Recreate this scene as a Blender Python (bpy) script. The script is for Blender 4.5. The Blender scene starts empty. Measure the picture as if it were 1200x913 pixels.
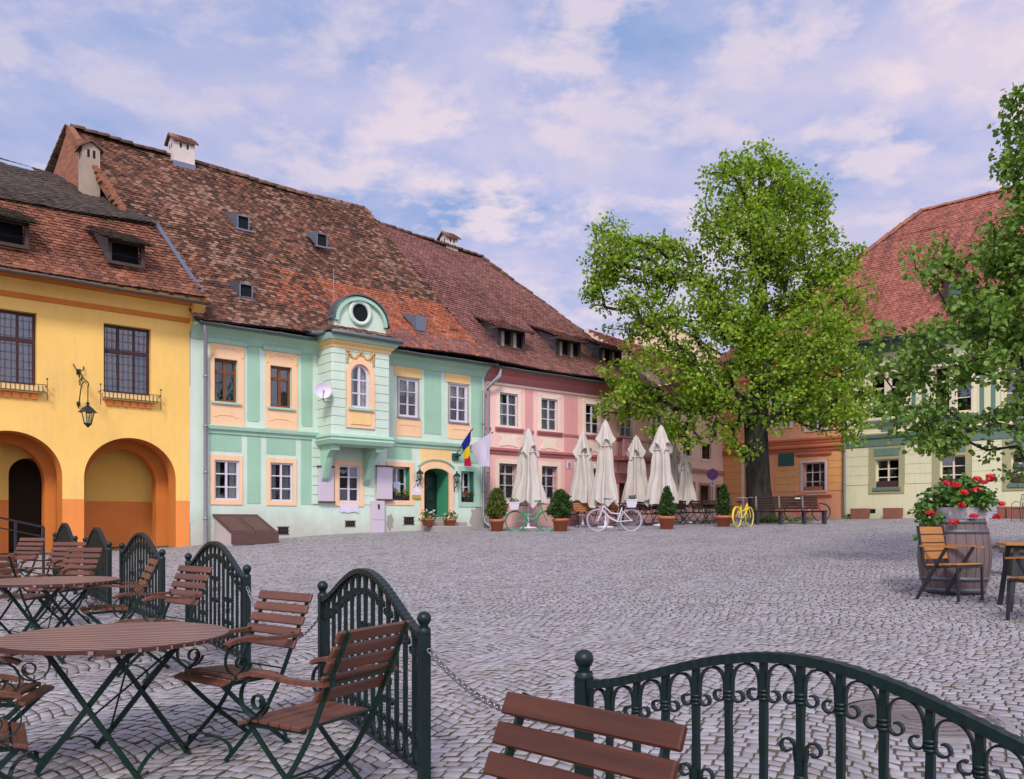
import bpy, math, random
import numpy as np
from mathutils import Vector, Matrix
R = math.radians
random.seed(7)
SC = bpy.context.scene
COL = SC.collection
CAMZ = 1.5

# ------------------------------------------------------------------ terrain
_ctrl = [(-8.76,24,0.0),(-12.5,20.9,0.0),(-7.1,25.4,.08),(-6.05,26.2,.17),(-5.4,26.8,.20),(-3.05,28.8,.14),(-.74,30.7,.085),
         (7.1,37.5,-.16),(10.2,41.2,-.25),(14.4,37.0,-.12),(19.2,32.0,.0),(23,28.5,.0),(3.5,34.2,-.05),(12.3,39.2,-.2),
         (0,28.6,0),(3,30,0),(6,31,0),(9.5,32.5,0),(-5.5,24,0),(-3,26,0)]
def gz(x, y):
    """height of the square's paving (works on numbers and arrays); it climbs gently away from the cafe"""
    x = np.asarray(x, float); y = np.asarray(y, float)
    xc = np.clip(x, -26, 26); yc = np.clip(y, -8, 44)
    z = .041*yc + .0175*xc
    n = 0; w = .25
    for cx, cy, o in _ctrl:
        k = np.exp(-((x-cx)**2 + (y-cy)**2)/5.0)
        n = n + k*o; w = w + k
    return z + n/w
def g(x, y): return float(gz(x, y))
def ray(px, py):           # direction of sight for a point of the survey photograph (1200 x 913)
    return Vector(((px-600)/1000.0, 1.0, (612-py)/1000.0))
def on_ground(px, py):
    r = ray(px, py); d = 1.2
    while d < 70:
        if CAMZ + r.z*d <= g(r.x*d, d): break
        d += .01
    return (r.x*d, d)

# ------------------------------------------------------------------ mesh builder
class MB:
    def __init__(s): s.v = []; s.f = []; s.m = []; s.sm = []
    def add(s, vs, fs, mi=0, smooth=False):
        o = len(s.v); s.v += [tuple(v) for v in vs]
        for f in fs:
            s.f.append([i+o for i in f]); s.m.append(mi); s.sm.append(smooth)
        return s
    def quad(s, a, b, c, d, mi=0): return s.add([a, b, c, d], [(0,1,2,3)], mi)
    def box(s, x0, x1, y0, y1, z0, z1, mi=0, M=None):
        vs = [(x0,y0,z0),(x1,y0,z0),(x1,y1,z0),(x0,y1,z0),(x0,y0,z1),(x1,y0,z1),(x1,y1,z1),(x0,y1,z1)]
        if M is not None: vs = [M @ Vector(v) for v in vs]
        return s.add(vs, [(0,3,2,1),(4,5,6,7),(0,1,5,4),(1,2,6,5),(2,3,7,6),(3,0,4,7)], mi)
    def chbox(s, x0, x1, y0, y1, z0, z1, c=.004, mi=0, M=None):
        """box with chamfered edges"""
        vs = []; idx = {}
        for sx in (0,1):
            for sy in (0,1):
                for sz in (0,1):
                    X=(x0,x1)[sx]; Y=(y0,y1)[sy]; Z=(z0,z1)[sz]
                    ix=c*(1-2*sx); iy=c*(1-2*sy); iz=c*(1-2*sz)
                    for k,p in enumerate(((X,Y+iy,Z+iz),(X+ix,Y,Z+iz),(X+ix,Y+iy,Z))):
                        idx[sx,sy,sz,k]=len(vs); vs.append(p)
        fs=[]
        for a in (0,1):
            fs.append([idx[a,0,0,0],idx[a,1,0,0],idx[a,1,1,0],idx[a,0,1,0]])
            fs.append([idx[0,a,0,1],idx[1,a,0,1],idx[1,a,1,1],idx[0,a,1,1]])
            fs.append([idx[0,0,a,2],idx[1,0,a,2],idx[1,1,a,2],idx[0,1,a,2]])
        for a in (0,1):
            for b in (0,1):
                fs.append([idx[a,b,0,0],idx[a,b,1,0],idx[a,b,1,1],idx[a,b,0,1]])
                fs.append([idx[a,0,b,0],idx[a,1,b,0],idx[a,1,b,2],idx[a,0,b,2]])
                fs.append([idx[0,a,b,1],idx[1,a,b,1],idx[1,a,b,2],idx[0,a,b,2]])
                for d in (0,1): pass
        for a in (0,1):
            for b in (0,1):
                for d in (0,1): fs.append([idx[a,b,d,0],idx[a,b,d,1],idx[a,b,d,2]])
        if M is not None: vs=[M @ Vector(v) for v in vs]
        return s.add(vs, fs, mi)
    def sweep(s, path, w, h, ref, mi=0, closed=False, smooth=False, scale=None):
        """rectangular bar along a path; w across ref, h in the plane"""
        P=[Vector(p) for p in path]; n=len(P); ref=Vector(ref).normalized(); vs=[]
        for i,p in enumerate(P):
            a=P[i-1] if (i>0 or closed) else P[i]; b=P[(i+1)%n] if (i<n-1 or closed) else P[i]
            T=(b-a)
            if T.length<1e-9: T=Vector((0,0,1))
            T.normalize(); U=ref-T*ref.dot(T)
            if U.length<1e-5: U=Vector((1,0,0)).cross(T)
            U.normalize(); V=T.cross(U); k=scale[i] if scale else 1
            for su,sv in ((-1,-1),(1,-1),(1,1),(-1,1)): vs.append(p+U*(su*w/2*k)+V*(sv*h/2*k))
        fs=[]
        for i in range(n if closed else n-1):
            j=(i+1)%n
            for k in range(4): fs.append((i*4+k,i*4+(k+1)%4,j*4+(k+1)%4,j*4+k))
        if not closed: fs += [(3,2,1,0),tuple((n-1)*4+k for k in range(4))]
        return s.add(vs, fs, mi, smooth)
    def tube(s, path, r, n=8, mi=0, closed=False, cap=True):
        P=[Vector(p) for p in path]; N=len(P); vs=[]; fs=[]
        rr = r if hasattr(r,'__len__') else [r]*N
        U=None
        for i,p in enumerate(P):
            a=P[i-1] if (i>0 or closed) else P[i]; b=P[(i+1)%N] if (i<N-1 or closed) else P[i]
            T=(b-a)
            if T.length<1e-9: T=Vector((0,0,1))
            T.normalize()
            if U is None: U=T.orthogonal()
            U=(U-T*U.dot(T))
            if U.length<1e-6: U=T.orthogonal()
            U.normalize(); V=T.cross(U)
            for k in range(n):
                t=2*math.pi*k/n; vs.append(p+(U*math.cos(t)+V*math.sin(t))*rr[i])
        for i in range(N if closed else N-1):
            j=(i+1)%N
            for k in range(n): fs.append((i*n+k,i*n+(k+1)%n,j*n+(k+1)%n,j*n+k))
        s.add(vs, fs, mi, True)
        if cap and not closed:
            s.add([P[0]]+vs[:n], [(0,k+1,(k+1)%n+1) for k in range(n)], mi)
            s.add([P[-1]]+vs[-n:], [(0,(k+1)%n+1,k+1) for k in range(n)], mi)
        return s
    def lathe(s, prof, n=20, mi=0, c=(0,0,0), smooth=True, fn=None):
        """prof: (r,z) list about the z axis at c"""
        vs=[]; fs=[]; m=len(prof)
        for r,z in prof:
            for k in range(n):
                t=2*math.pi*k/n; q=r if fn is None else fn(r,z,t)
                vs.append((c[0]+q*math.cos(t), c[1]+q*math.sin(t), c[2]+z))
        for i in range(m-1):
            for k in range(n): fs.append((i*n+k,i*n+(k+1)%n,(i+1)*n+(k+1)%n,(i+1)*n+k))
        return s.add(vs, fs, mi, smooth)
    def ball(s, c, r, n=14, mi=0, sz=1.0):
        return s.lathe([(max(1e-4,r*math.sin(math.pi*i/n)), -r*sz*math.cos(math.pi*i/n)) for i in range(n+1)], n, mi, c)
    def prism(s, poly, x0, x1, mi=0, mats=None):
        """polygon of (y,z) points extruded along x"""
        n=len(poly); vs=[(x0,a,b) for a,b in poly]+[(x1,a,b) for a,b in poly]
        s.add(vs, [tuple(range(n-1,-1,-1)), tuple(range(n,2*n))], mi)
        return s.add(vs, [(i,(i+1)%n,n+(i+1)%n,n+i) for i in range(n)], mi)
    def plate(s, poly, y0, y1, mi=0):
        """polygon of (x,z) points, thick from y0 to y1"""
        n=len(poly); vs=[(a,y0,b) for a,b in poly]+[(a,y1,b) for a,b in poly]
        s.add(vs, [tuple(range(n)), tuple(range(2*n-1,n-1,-1))], mi)
        return s.add(vs, [(i,(i+1)%n,n+(i+1)%n,n+i) for i in range(n)], mi)
    def build(s, name, mats, parent=None, loc=None):
        me=bpy.data.meshes.new(name); me.from_pydata([tuple(v) for v in s.v], [], s.f)
        if not isinstance(mats,(list,tuple)): mats=[mats]
        for m in mats: me.materials.append(m)
        me.polygons.foreach_set('material_index', s.m)
        me.polygons.foreach_set('use_smooth', s.sm)
        me.update()
        o=bpy.data.objects.new(name, me); COL.objects.link(o)
        if parent is not None: o.parent=parent
        if loc is not None: o.location=loc
        return o

def tag(o, label=None, cat=None, group=None, kind=None):
    if label: o['label']=label
    if cat: o['category']=cat
    if group: o['group']=group
    if kind: o['kind']=kind
    return o
def thing(name, label, cat, loc=(0,0,0), rz=0, group=None):
    o=bpy.data.objects.new(name, None); COL.objects.link(o); o.empty_display_size=.2
    o.location=loc; o.rotation_euler=(0,0,rz)
    return tag(o, label, cat, group)
def kids(o): return [c for c in bpy.data.objects if c.parent is o]
def copy_tree(o, loc=None, rz=None, label=None, scale=None, group=None):
    table={}
    for c in bpy.data.objects:
        if c.parent is not None: table.setdefault(c.parent.name, []).append(c)
    def rec(src, par):
        c=src.copy(); COL.objects.link(c)
        if par is not None: c.parent=par
        for ch in table.get(src.name, []): rec(ch, c)
        return c
    r=rec(o, None)
    if loc is not None: r.location=loc
    if rz is not None: r.rotation_euler=(0,0,rz)
    if label: r['label']=label
    if scale: r.scale=scale
    if group: r['group']=group
    return r
def face(fx, fy): return math.atan2(fx, -fy)     # local -y looks along (fx, fy)

# ------------------------------------------------------------------ materials
def srgb(r,g_,b):
    f=lambda c: (c/255/12.92) if c/255<=.04045 else ((c/255+.055)/1.055)**2.4
    return (f(r),f(g_),f(b))
class NT:
    def __init__(s, name):
        s.mat=bpy.data.materials.new(name); s.mat.use_nodes=True; s.t=s.mat.node_tree; s.t.nodes.clear()
        s.out=s.n('ShaderNodeOutputMaterial')
    def n(s, typ, **kw):
        x=s.t.nodes.new(typ)
        for k,v in kw.items():
            if k.startswith('i_'):
                x.inputs[int(k[2:]) if k[2:].isdigit() else k[2:].replace('_',' ')].default_value=v
            else: setattr(x,k,v)
        return x
    def l(s,a,b): s.t.links.new(a,b)
    def mix(s, fac, a, b, blend='MIX'):
        x=s.n('ShaderNodeMix', data_type='RGBA', blend_type=blend)
        for sock,v in ((x.inputs[0],fac),(x.inputs[6],a),(x.inputs[7],b)):
            if hasattr(v,'is_linked'): s.l(v,sock)
            elif isinstance(v,(int,float)): sock.default_value=v
            else: sock.default_value=(*v[:3],1)
        return x.outputs[2]
    def ramp(s, fac, stops, interp='LINEAR'):
        x=s.n('ShaderNodeValToRGB'); x.color_ramp.interpolation=interp; e=x.color_ramp.elements
        while len(e)<len(stops): e.new(.5)
        for i,(p,c) in enumerate(stops):
            e[i].position=p; e[i].color=(*c,1) if len(c)==3 else c
        s.l(fac,x.inputs[0]); return x.outputs[0]
    def noise(s, vec, scale, detail=4, rough=.55, dist=0):
        x=s.n('ShaderNodeTexNoise'); x.inputs['Scale'].default_value=scale; x.inputs['Detail'].default_value=detail
        x.inputs['Roughness'].default_value=rough; x.inputs['Distortion'].default_value=dist
        if vec is not None: s.l(vec,x.inputs['Vector'])
        return x.outputs[0]
    def map(s, vec, scale=(1,1,1), rot=(0,0,0), loc=(0,0,0)):
        x=s.n('ShaderNodeMapping'); x.inputs['Scale'].default_value=scale; x.inputs['Rotation'].default_value=rot; x.inputs['Location'].default_value=loc
        s.l(vec,x.inputs[0]); return x.outputs[0]
    def math(s, op, a, b=0, c=None):
        x=s.n('ShaderNodeMath', operation=op)
        for i,v in enumerate((a,b) if c is None else (a,b,c)):
            if hasattr(v,'is_linked'): s.l(v,x.inputs[i])
            else: x.inputs[i].default_value=v
        return x.outputs[0]
    def obj(s): return s.n('ShaderNodeTexCoord').outputs['Object']
    def pos(s): return s.n('ShaderNodeNewGeometry').outputs['Position']
    def island(s): return s.n('ShaderNodeNewGeometry').outputs['Random Per Island']
    def bsdf(s, col, rough=.7, metal=0, spec=.5, bump=None, bstr=.3, bdist=.01, **kw):
        p=s.n('ShaderNodeBsdfPrincipled')
        if hasattr(col,'is_linked'): s.l(col,p.inputs['Base Color'])
        else: p.inputs['Base Color'].default_value=(*col[:3],1)
        if hasattr(rough,'is_linked'): s.l(rough,p.inputs['Roughness'])
        else: p.inputs['Roughness'].default_value=rough
        p.inputs['Metallic'].default_value=metal; p.inputs['Specular IOR Level'].default_value=spec
        if bump is not None:
            b=s.n('ShaderNodeBump'); b.inputs['Strength'].default_value=bstr; b.inputs['Distance'].default_value=bdist
            s.l(bump,b.inputs['Height']); s.l(b.outputs[0],p.inputs['Normal'])
        s.l(p.outputs[0],s.out.inputs[0]); s.p=p; return p
def sc_(c,k): return tuple(min(1,x*k) for x in c)

def plaster(name, c, var=.10, dirt=None, rough=.85, base=None):
    """painted render: blotchy tone, faint runs, splash dirt near the pavement (base = height where it fades)"""
    t=NT(name); o=t.obj()
    n1=t.noise(o,.9,5,.6); n2=t.noise(t.map(o,(5,5,.55)),1.3,5,.65); n3=t.noise(o,60,2,.5)
    col=t.mix(t.ramp(n1,[(.3,(0,0,0)),(.7,(1,1,1))]), sc_(c,1-var), sc_(c,1+var*.6))
    grey=sum(c)/3*.8
    col=t.mix(t.math('MULTIPLY',t.ramp(n2,[(.50,(0,0,0)),(.72,(1,1,1))]),.34), col, tuple(.6*x+.4*grey for x in sc_(c,.75)))
    if base is not None:
        sep=t.n('ShaderNodeSeparateXYZ'); t.l(o,sep.inputs[0])
        h=t.math('ADD',sep.outputs[2],t.math('MULTIPLY',t.math('SUBTRACT',n1,.5),1.1))
        m=t.n('ShaderNodeMapRange'); m.inputs[1].default_value=base; m.inputs[2].default_value=base-.75
        t.l(h,m.inputs[0])
        d=t.math('MULTIPLY',m.outputs[0],t.math('ADD',.35,t.math('MULTIPLY',t.noise(o,5,4,.6),.6)))
        col=t.mix(d,col,dirt or (.27,.24,.19))
    t.bsdf(col,rough,spec=.25,bump=t.math('ADD',t.math('MULTIPLY',n1,2.0),t.math('MULTIPLY',n3,.6)),bstr=.2,bdist=.010)
    return t.mat
def paint(name, c, rough=.45, metal=0, var=.12, scale=8, bump=0, spec=.5, coat=0):
    t=NT(name); o=t.obj(); n=t.noise(o,scale,4,.6)
    col=t.mix(n,sc_(c,1-var),sc_(c,1+var))
    t.bsdf(col,t.math('ADD',rough-.08,t.math('MULTIPLY',n,.16)),metal,spec,bump=n if bump else None,bstr=bump or .1,bdist=.003)
    if coat: t.p.inputs['Coat Weight'].default_value=coat; t.p.inputs['Coat Roughness'].default_value=.2
    return t.mat
def wood(name, c, dark=.55, axis=0, rough=.5, grey=0, isl=.25, spec=.32):
    t=NT(name); o=t.obj(); s=[26,26,26]; s[axis]=1.6
    oi=t.n('ShaderNodeObjectInfo').outputs['Random']
    off=t.n('ShaderNodeVectorMath',operation='ADD'); t.l(o,off.inputs[0])
    cmb=t.n('ShaderNodeCombineXYZ'); r=t.island(); t.l(t.math('MULTIPLY',r,40),cmb.inputs[0]); t.l(t.math('MULTIPLY',r,17),cmb.inputs[1]); t.l(t.math('MULTIPLY',oi,9),cmb.inputs[2]); t.l(cmb.outputs[0],off.inputs[1])
    n=t.noise(t.map(off.outputs[0],tuple(s)),1,5,.65,.4); n2=t.noise(off.outputs[0],3,3)
    col=t.mix(t.ramp(n,[(.3,(0,0,0)),(.72,(1,1,1))]),sc_(c,dark),sc_(c,1.12))
    col=t.mix(t.math('MULTIPLY',n2,.5),col,sc_(c,.8))
    col=t.mix(t.math('MULTIPLY',r,isl),col,sc_(c,.5),'MIX')
    if grey: col=t.mix(t.math('MULTIPLY',t.noise(off.outputs[0],2.2,4),grey),col,(.30,.25,.26))
    t.bsdf(col,t.math('ADD',rough-.1,t.math('MULTIPLY',n,.25)),spec=spec,bump=n,bstr=.25,bdist=.003)
    return t.mat
def tiles_mat(name, stops, moss=.0, lichen=0.0, patch=None, rough=.85):
    t=NT(name); o=t.obj(); r=t.island()
    big=t.noise(o,.55,4,.6); mid=t.noise(o,2.6,3,.6); fine=t.noise(o,22,4,.65)
    k=t.math('ADD',t.math('MULTIPLY',r,.54),t.math('MULTIPLY',t.math('ADD',big,mid),.26))
    col=t.ramp(k,stops)
    col=t.mix(t.math('MULTIPLY',t.ramp(fine,[(.45,(0,0,0)),(.75,(1,1,1))]),.35),col,(.05,.035,.028))
    st=t.noise(t.map(o,(2.6,.30,.30)),1.5,5,.65)
    col=t.mix(t.math('MULTIPLY',t.ramp(st,[(.46,(0,0,0)),(.66,(1,1,1))]),.45),col,(.045,.032,.026))
    if moss:  col=t.mix(t.math('MULTIPLY',t.ramp(t.math('ADD',t.math('MULTIPLY',big,.6),t.math('MULTIPLY',fine,.4)),[(.45,(0,0,0)),(.62,(1,1,1))]),moss),col,(.035,.028,.018))
    if lichen: col=t.mix(t.math('MULTIPLY',t.ramp(t.math('ADD',t.math('MULTIPLY',t.noise(o,.8,3,.5),.75),t.math('MULTIPLY',r,.25)),[(.56,(0,0,0)),(.63,(1,1,1))]),lichen),col,(.38,.27,.20))
    t.bsdf(col,rough,spec=.25,bump=fine,bstr=.4,bdist=.01)
    return t.mat
def leafmat(name, stops, trans=.35, rough=.5):
    t=NT(name); r=t.island(); o=t.obj()
    k=t.math('ADD',t.math('MULTIPLY',r,.55),t.math('MULTIPLY',t.noise(o,.75,4,.6),.55))
    col=t.ramp(k,stops)
    p=t.bsdf(col,rough,spec=.35)
    tr=t.n('ShaderNodeBsdfTranslucent'); t.l(t.mix(1.0,col,(1.0,1.0,.45),'MULTIPLY'),tr.inputs[0])
    m=t.n('ShaderNodeMixShader'); m.inputs[0].default_value=trans
    t.l(p.outputs[0],m.inputs[1]); t.l(tr.outputs[0],m.inputs[2]); t.l(m.outputs[0],t.out.inputs[0])
    return t.mat
def glassmat(name, tint=(.8,.9,.9), see=.75):
    t=NT(name)
    gl=t.n('ShaderNodeBsdfGlossy'); gl.inputs['Roughness'].default_value=.03; gl.inputs[0].default_value=(.9,.93,.97,1)
    tr=t.n('ShaderNodeBsdfTransparent'); tr.inputs[0].default_value=(*tint,1)
    b=t.n('ShaderNodeBump'); b.inputs['Strength'].default_value=.25; b.inputs['Distance'].default_value=.02
    t.l(t.noise(t.obj(),2.5,2),b.inputs['Height']); t.l(b.outputs[0],gl.inputs['Normal'])
    fr=t.n('ShaderNodeFresnel'); fr.inputs[0].default_value=1.5
    m=t.n('ShaderNodeMixShader'); t.l(t.math('ADD',t.math('MULTIPLY',fr.outputs[0],.8),1-see-.04),m.inputs[0])
    t.l(tr.outputs[0],m.inputs[1]); t.l(gl.outputs[0],m.inputs[2]); t.l(m.outputs[0],t.out.inputs[0])
    return t.mat
def cloth(name, c, var=.08):
    t=NT(name); o=t.obj(); n=t.noise(o,3,5,.6); w=t.noise(o,140,1)
    p=t.bsdf(t.mix(n,sc_(c,1-var*1.6),sc_(c,1+var*.4)),.9,spec=.15,bump=w,bstr=.15,bdist=.002)
    tr=t.n('ShaderNodeBsdfTranslucent'); tr.inputs[0].default_value=(*c,1)
    m=t.n('ShaderNodeMixShader'); m.inputs[0].default_value=.22
    t.l(p.outputs[0],m.inputs[1]); t.l(tr.outputs[0],m.inputs[2]); t.l(m.outputs[0],t.out.inputs[0])
    return t.mat

GREENM=paint('green_iron_paint',(.0030,.0135,.0115),.40,var=.35,scale=25,bump=.25,spec=.35)
CHAIRG=paint('chair_green_paint',(.0030,.020,.0125),.38,var=.3,scale=30,bump=.15,spec=.35)
BLACKM=paint('black_iron',(.012,.013,.016),.45,var=.3,scale=20)
BROWNW=wood('varnished_brown_wood',(.165,.063,.036),.36,0,.42)
TABLEW=wood('table_wood',(.27,.145,.115),.55,0,.36,grey=.35,spec=.5)
REDW=wood('red_brown_wood',(.105,.032,.014),.38,0,.40)
ORANGEW=wood('honey_wood',(.46,.20,.05),.7,0,.4)
BENCHW=wood('bench_wood',(.040,.020,.016),.5,0,.7,spec=.15)
SHUTW=paint('lavender_board',(.55,.47,.53),.6,var=.07)
WHITEP=paint('white_frame_paint',(.62,.57,.63),.5,var=.08)
BROWNP=wood('brown_frame_wood',(.21,.075,.028),.6,2,.5)
DARKBR=wood('dark_frame_wood',(.07,.028,.022),.6,2,.5)
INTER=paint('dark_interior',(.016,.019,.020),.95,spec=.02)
GLASS=glassmat('window_glass',(.75,.82,.80),.91)
GLASSD=glassmat('window_glass_mirror',(.5,.58,.6),.87)
CURT=cloth('curtain_cloth',(.62,.62,.58))
CURTG=cloth('curtain_green',(.05,.22,.16))
CURTD=cloth('curtain_grey',(.20,.20,.20))
ZINC=paint('zinc_sheet',(.17,.19,.22),.42,.75,var=.15)
GUTTER=paint('gutter_sheet',(.10,.125,.125),.45,.4,var=.2)
BRASSG=paint('old_gutter',(.13,.10,.075),.55,.3,var=.3)
TERRA=paint('terracotta',(.42,.13,.055),.75,var=.2)
TERRAD=paint('old_terracotta',(.24,.09,.06),.8,var=.25)
RUST=paint('rusty_brown_sheet',(.095,.045,.035),.6,var=.25,scale=5)
STONE=plaster('worn_stone',(.34,.31,.27),.2)
CREAMC=cloth('cream_parasol_cloth',(.68,.63,.55),.14)
SOIL=paint('soil',(.03,.02,.012),.95)
GREY=paint('grey_steel',(.28,.29,.31),.45,.5)
# ------------------------------------------------------------------ camera, sky, sun
cam=bpy.data.cameras.new('camera'); co=bpy.data.objects.new('camera',cam); COL.objects.link(co)
co.location=(0,0,CAMZ); co.rotation_euler=(R(90),0,0); cam.lens=30; cam.sensor_width=36; cam.sensor_fit='HORIZONTAL'
cam.shift_y=155.5/1200; cam.clip_start=.05; cam.clip_end=3000; SC.camera=co
SC.render.engine='CYCLES'
SC.view_settings.view_transform='Standard'; SC.view_settings.look='None'; SC.view_settings.exposure=0; SC.view_settings.gamma=1
SC.cycles.use_denoising=True
SC.cycles.max_bounces=8; SC.cycles.transparent_max_bounces=12
SUN_EL, SUN_AZ = 40, 184      # sun behind the viewer, veiled by cloud
w=bpy.data.worlds.new('World'); SC.world=w; w.use_nodes=True
t=w.node_tree; t.nodes.clear()
class WT(NT):
    def __init__(s,tree): s.t=tree; s.out=s.n('ShaderNodeOutputWorld')
W=WT(t)
sky=W.n('ShaderNodeTexSky'); sky.sky_type='NISHITA'; sky.sun_disc=False; sky.sun_elevation=R(SUN_EL); sky.sun_rotation=R(SUN_AZ)
sky.air_density=1.0; sky.dust_density=1.5; sky.ozone_density=2.5
bg1=W.n('ShaderNodeBackground'); bg1.inputs[1].default_value=.12; W.l(sky.outputs[0],bg1.inputs[0])
tc=W.n('ShaderNodeTexCoord').outputs['Generated']
sep=W.n('ShaderNodeSeparateXYZ'); W.l(tc,sep.inputs[0])
up=W.math('ADD',W.math('MAXIMUM',sep.outputs[2],0),.22)
px=W.math('DIVIDE',sep.outputs[0],up); py=W.math('DIVIDE',sep.outputs[1],up)
cmb=W.n('ShaderNodeCombineXYZ'); W.l(px,cmb.inputs[0]); W.l(py,cmb.inputs[1])
v=cmb.outputs[0]
c1=W.noise(W.map(v,(1.0,1.05,1),loc=(3.1,1.7,0)),2.5,9,.58,.2)
c2=W.noise(W.map(v,(1.0,1.1,1),loc=(7.3,4.4,2)),6.0,9,.60,.1)
c3=W.noise(W.map(v,(1,1,1),loc=(1.3,9.4,5)),.7,3,.5)
base=W.ramp(c1,[(.36,(.28,.41,.73)),(.45,(.46,.51,.80)),(.54,(.62,.60,.84)),(.66,(.79,.69,.83))])
lit=W.math('MULTIPLY',W.ramp(c2,[(.47,(0,0,0)),(.60,(1,1,1))]),.9)
base=W.mix(lit,base,(.92,.77,.84))
shade=W.math('MULTIPLY',W.ramp(c3,[(.40,(1,1,1)),(.60,(0,0,0))]),.45)
base=W.mix(shade,base,(.40,.47,.76))
# pale mauve haze low down, stronger to the east (right)
hz=W.n('ShaderNodeMapRange'); hz.inputs[1].default_value=.34; hz.inputs[2].default_value=.02; W.l(sep.outputs[2],hz.inputs[0])
east=W.n('ShaderNodeMapRange'); east.inputs[1].default_value=-.35; east.inputs[2].default_value=.65; W.l(sep.outputs[0],east.inputs[0])
base=W.mix(W.math('MULTIPLY',hz.outputs[0],W.math('ADD',.30,W.math('MULTIPLY',east.outputs[0],.45))),base,(.83,.70,.82))
# unseen cloud overhead and behind the viewer is boosted to brighten the house fronts
b1=W.n('ShaderNodeMapRange'); b1.inputs[1].default_value=.45; b1.inputs[2].default_value=-.7; b1.inputs[3].default_value=1.0; b1.inputs[4].default_value=2.3; W.l(sep.outputs[1],b1.inputs[0])
bg2=W.n('ShaderNodeBackground'); W.l(base,bg2.inputs[0]); W.l(b1.outputs[0],bg2.inputs[1])
ms=W.n('ShaderNodeMixShader'); ms.inputs[0].default_value=.9
W.l(bg1.outputs[0],ms.inputs[1]); W.l(bg2.outputs[0],ms.inputs[2]); W.l(ms.outputs[0],W.out.inputs[0])
L=bpy.data.lights.new('sun','SUN'); L.energy=2.6; L.angle=R(11); L.color=(1,.92,.84)
lo=bpy.data.objects.new('sun',L); COL.objects.link(lo)
# sun_rotation is clockwise from +y: direction towards the sun
sd=Vector((math.sin(R(SUN_AZ))*math.cos(R(SUN_EL)), math.cos(R(SUN_AZ))*math.cos(R(SUN_EL)), math.sin(R(SUN_EL))))
lo.rotation_euler=sd.to_track_quat('Z','Y').to_euler(); lo.location=sd*60

# ------------------------------------------------------------------ ground
def ground():
    xs=np.concatenate([np.array([-900,-400,-200,-100,-60,-40]),np.arange(-30,30.1,.4),np.array([40,60,100,200,400,900])])
    ys=np.concatenate([np.array([-900,-300,-100,-40,-20]),np.arange(-10,46.1,.4),np.array([55,80,150,300,900,1800])])
    X,Y=np.meshgrid(xs,ys); Z=gz(X,Y)-.0105
    nx=len(xs); ny=len(ys)
    vs=np.stack([X.ravel(),Y.ravel(),Z.ravel()],1)
    fs=[(j*nx+i,j*nx+i+1,(j+1)*nx+i+1,(j+1)*nx+i) for j in range(ny-1) for i in range(nx-1)]
    t=NT('joint_sand'); p=t.pos()
    n=t.noise(p,1.2,4,.6); n2=t.noise(p,35,3,.6)
    col=t.mix(t.ramp(n,[(.4,(0,0,0)),(.62,(1,1,1))]),(.130,.108,.080),(.105,.098,.052))
    col=t.mix(t.math('MULTIPLY',n2,.6),col,(.05,.043,.035))
    t.bsdf(col,.95,spec=.2,bump=n2,bstr=.5)
    m=MB(); m.add(vs.tolist(),fs,0,True); o=m.build('ground',t.mat); tag(o,'gently rising ground of the square under the paving',None,None,'structure')
ground()

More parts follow.
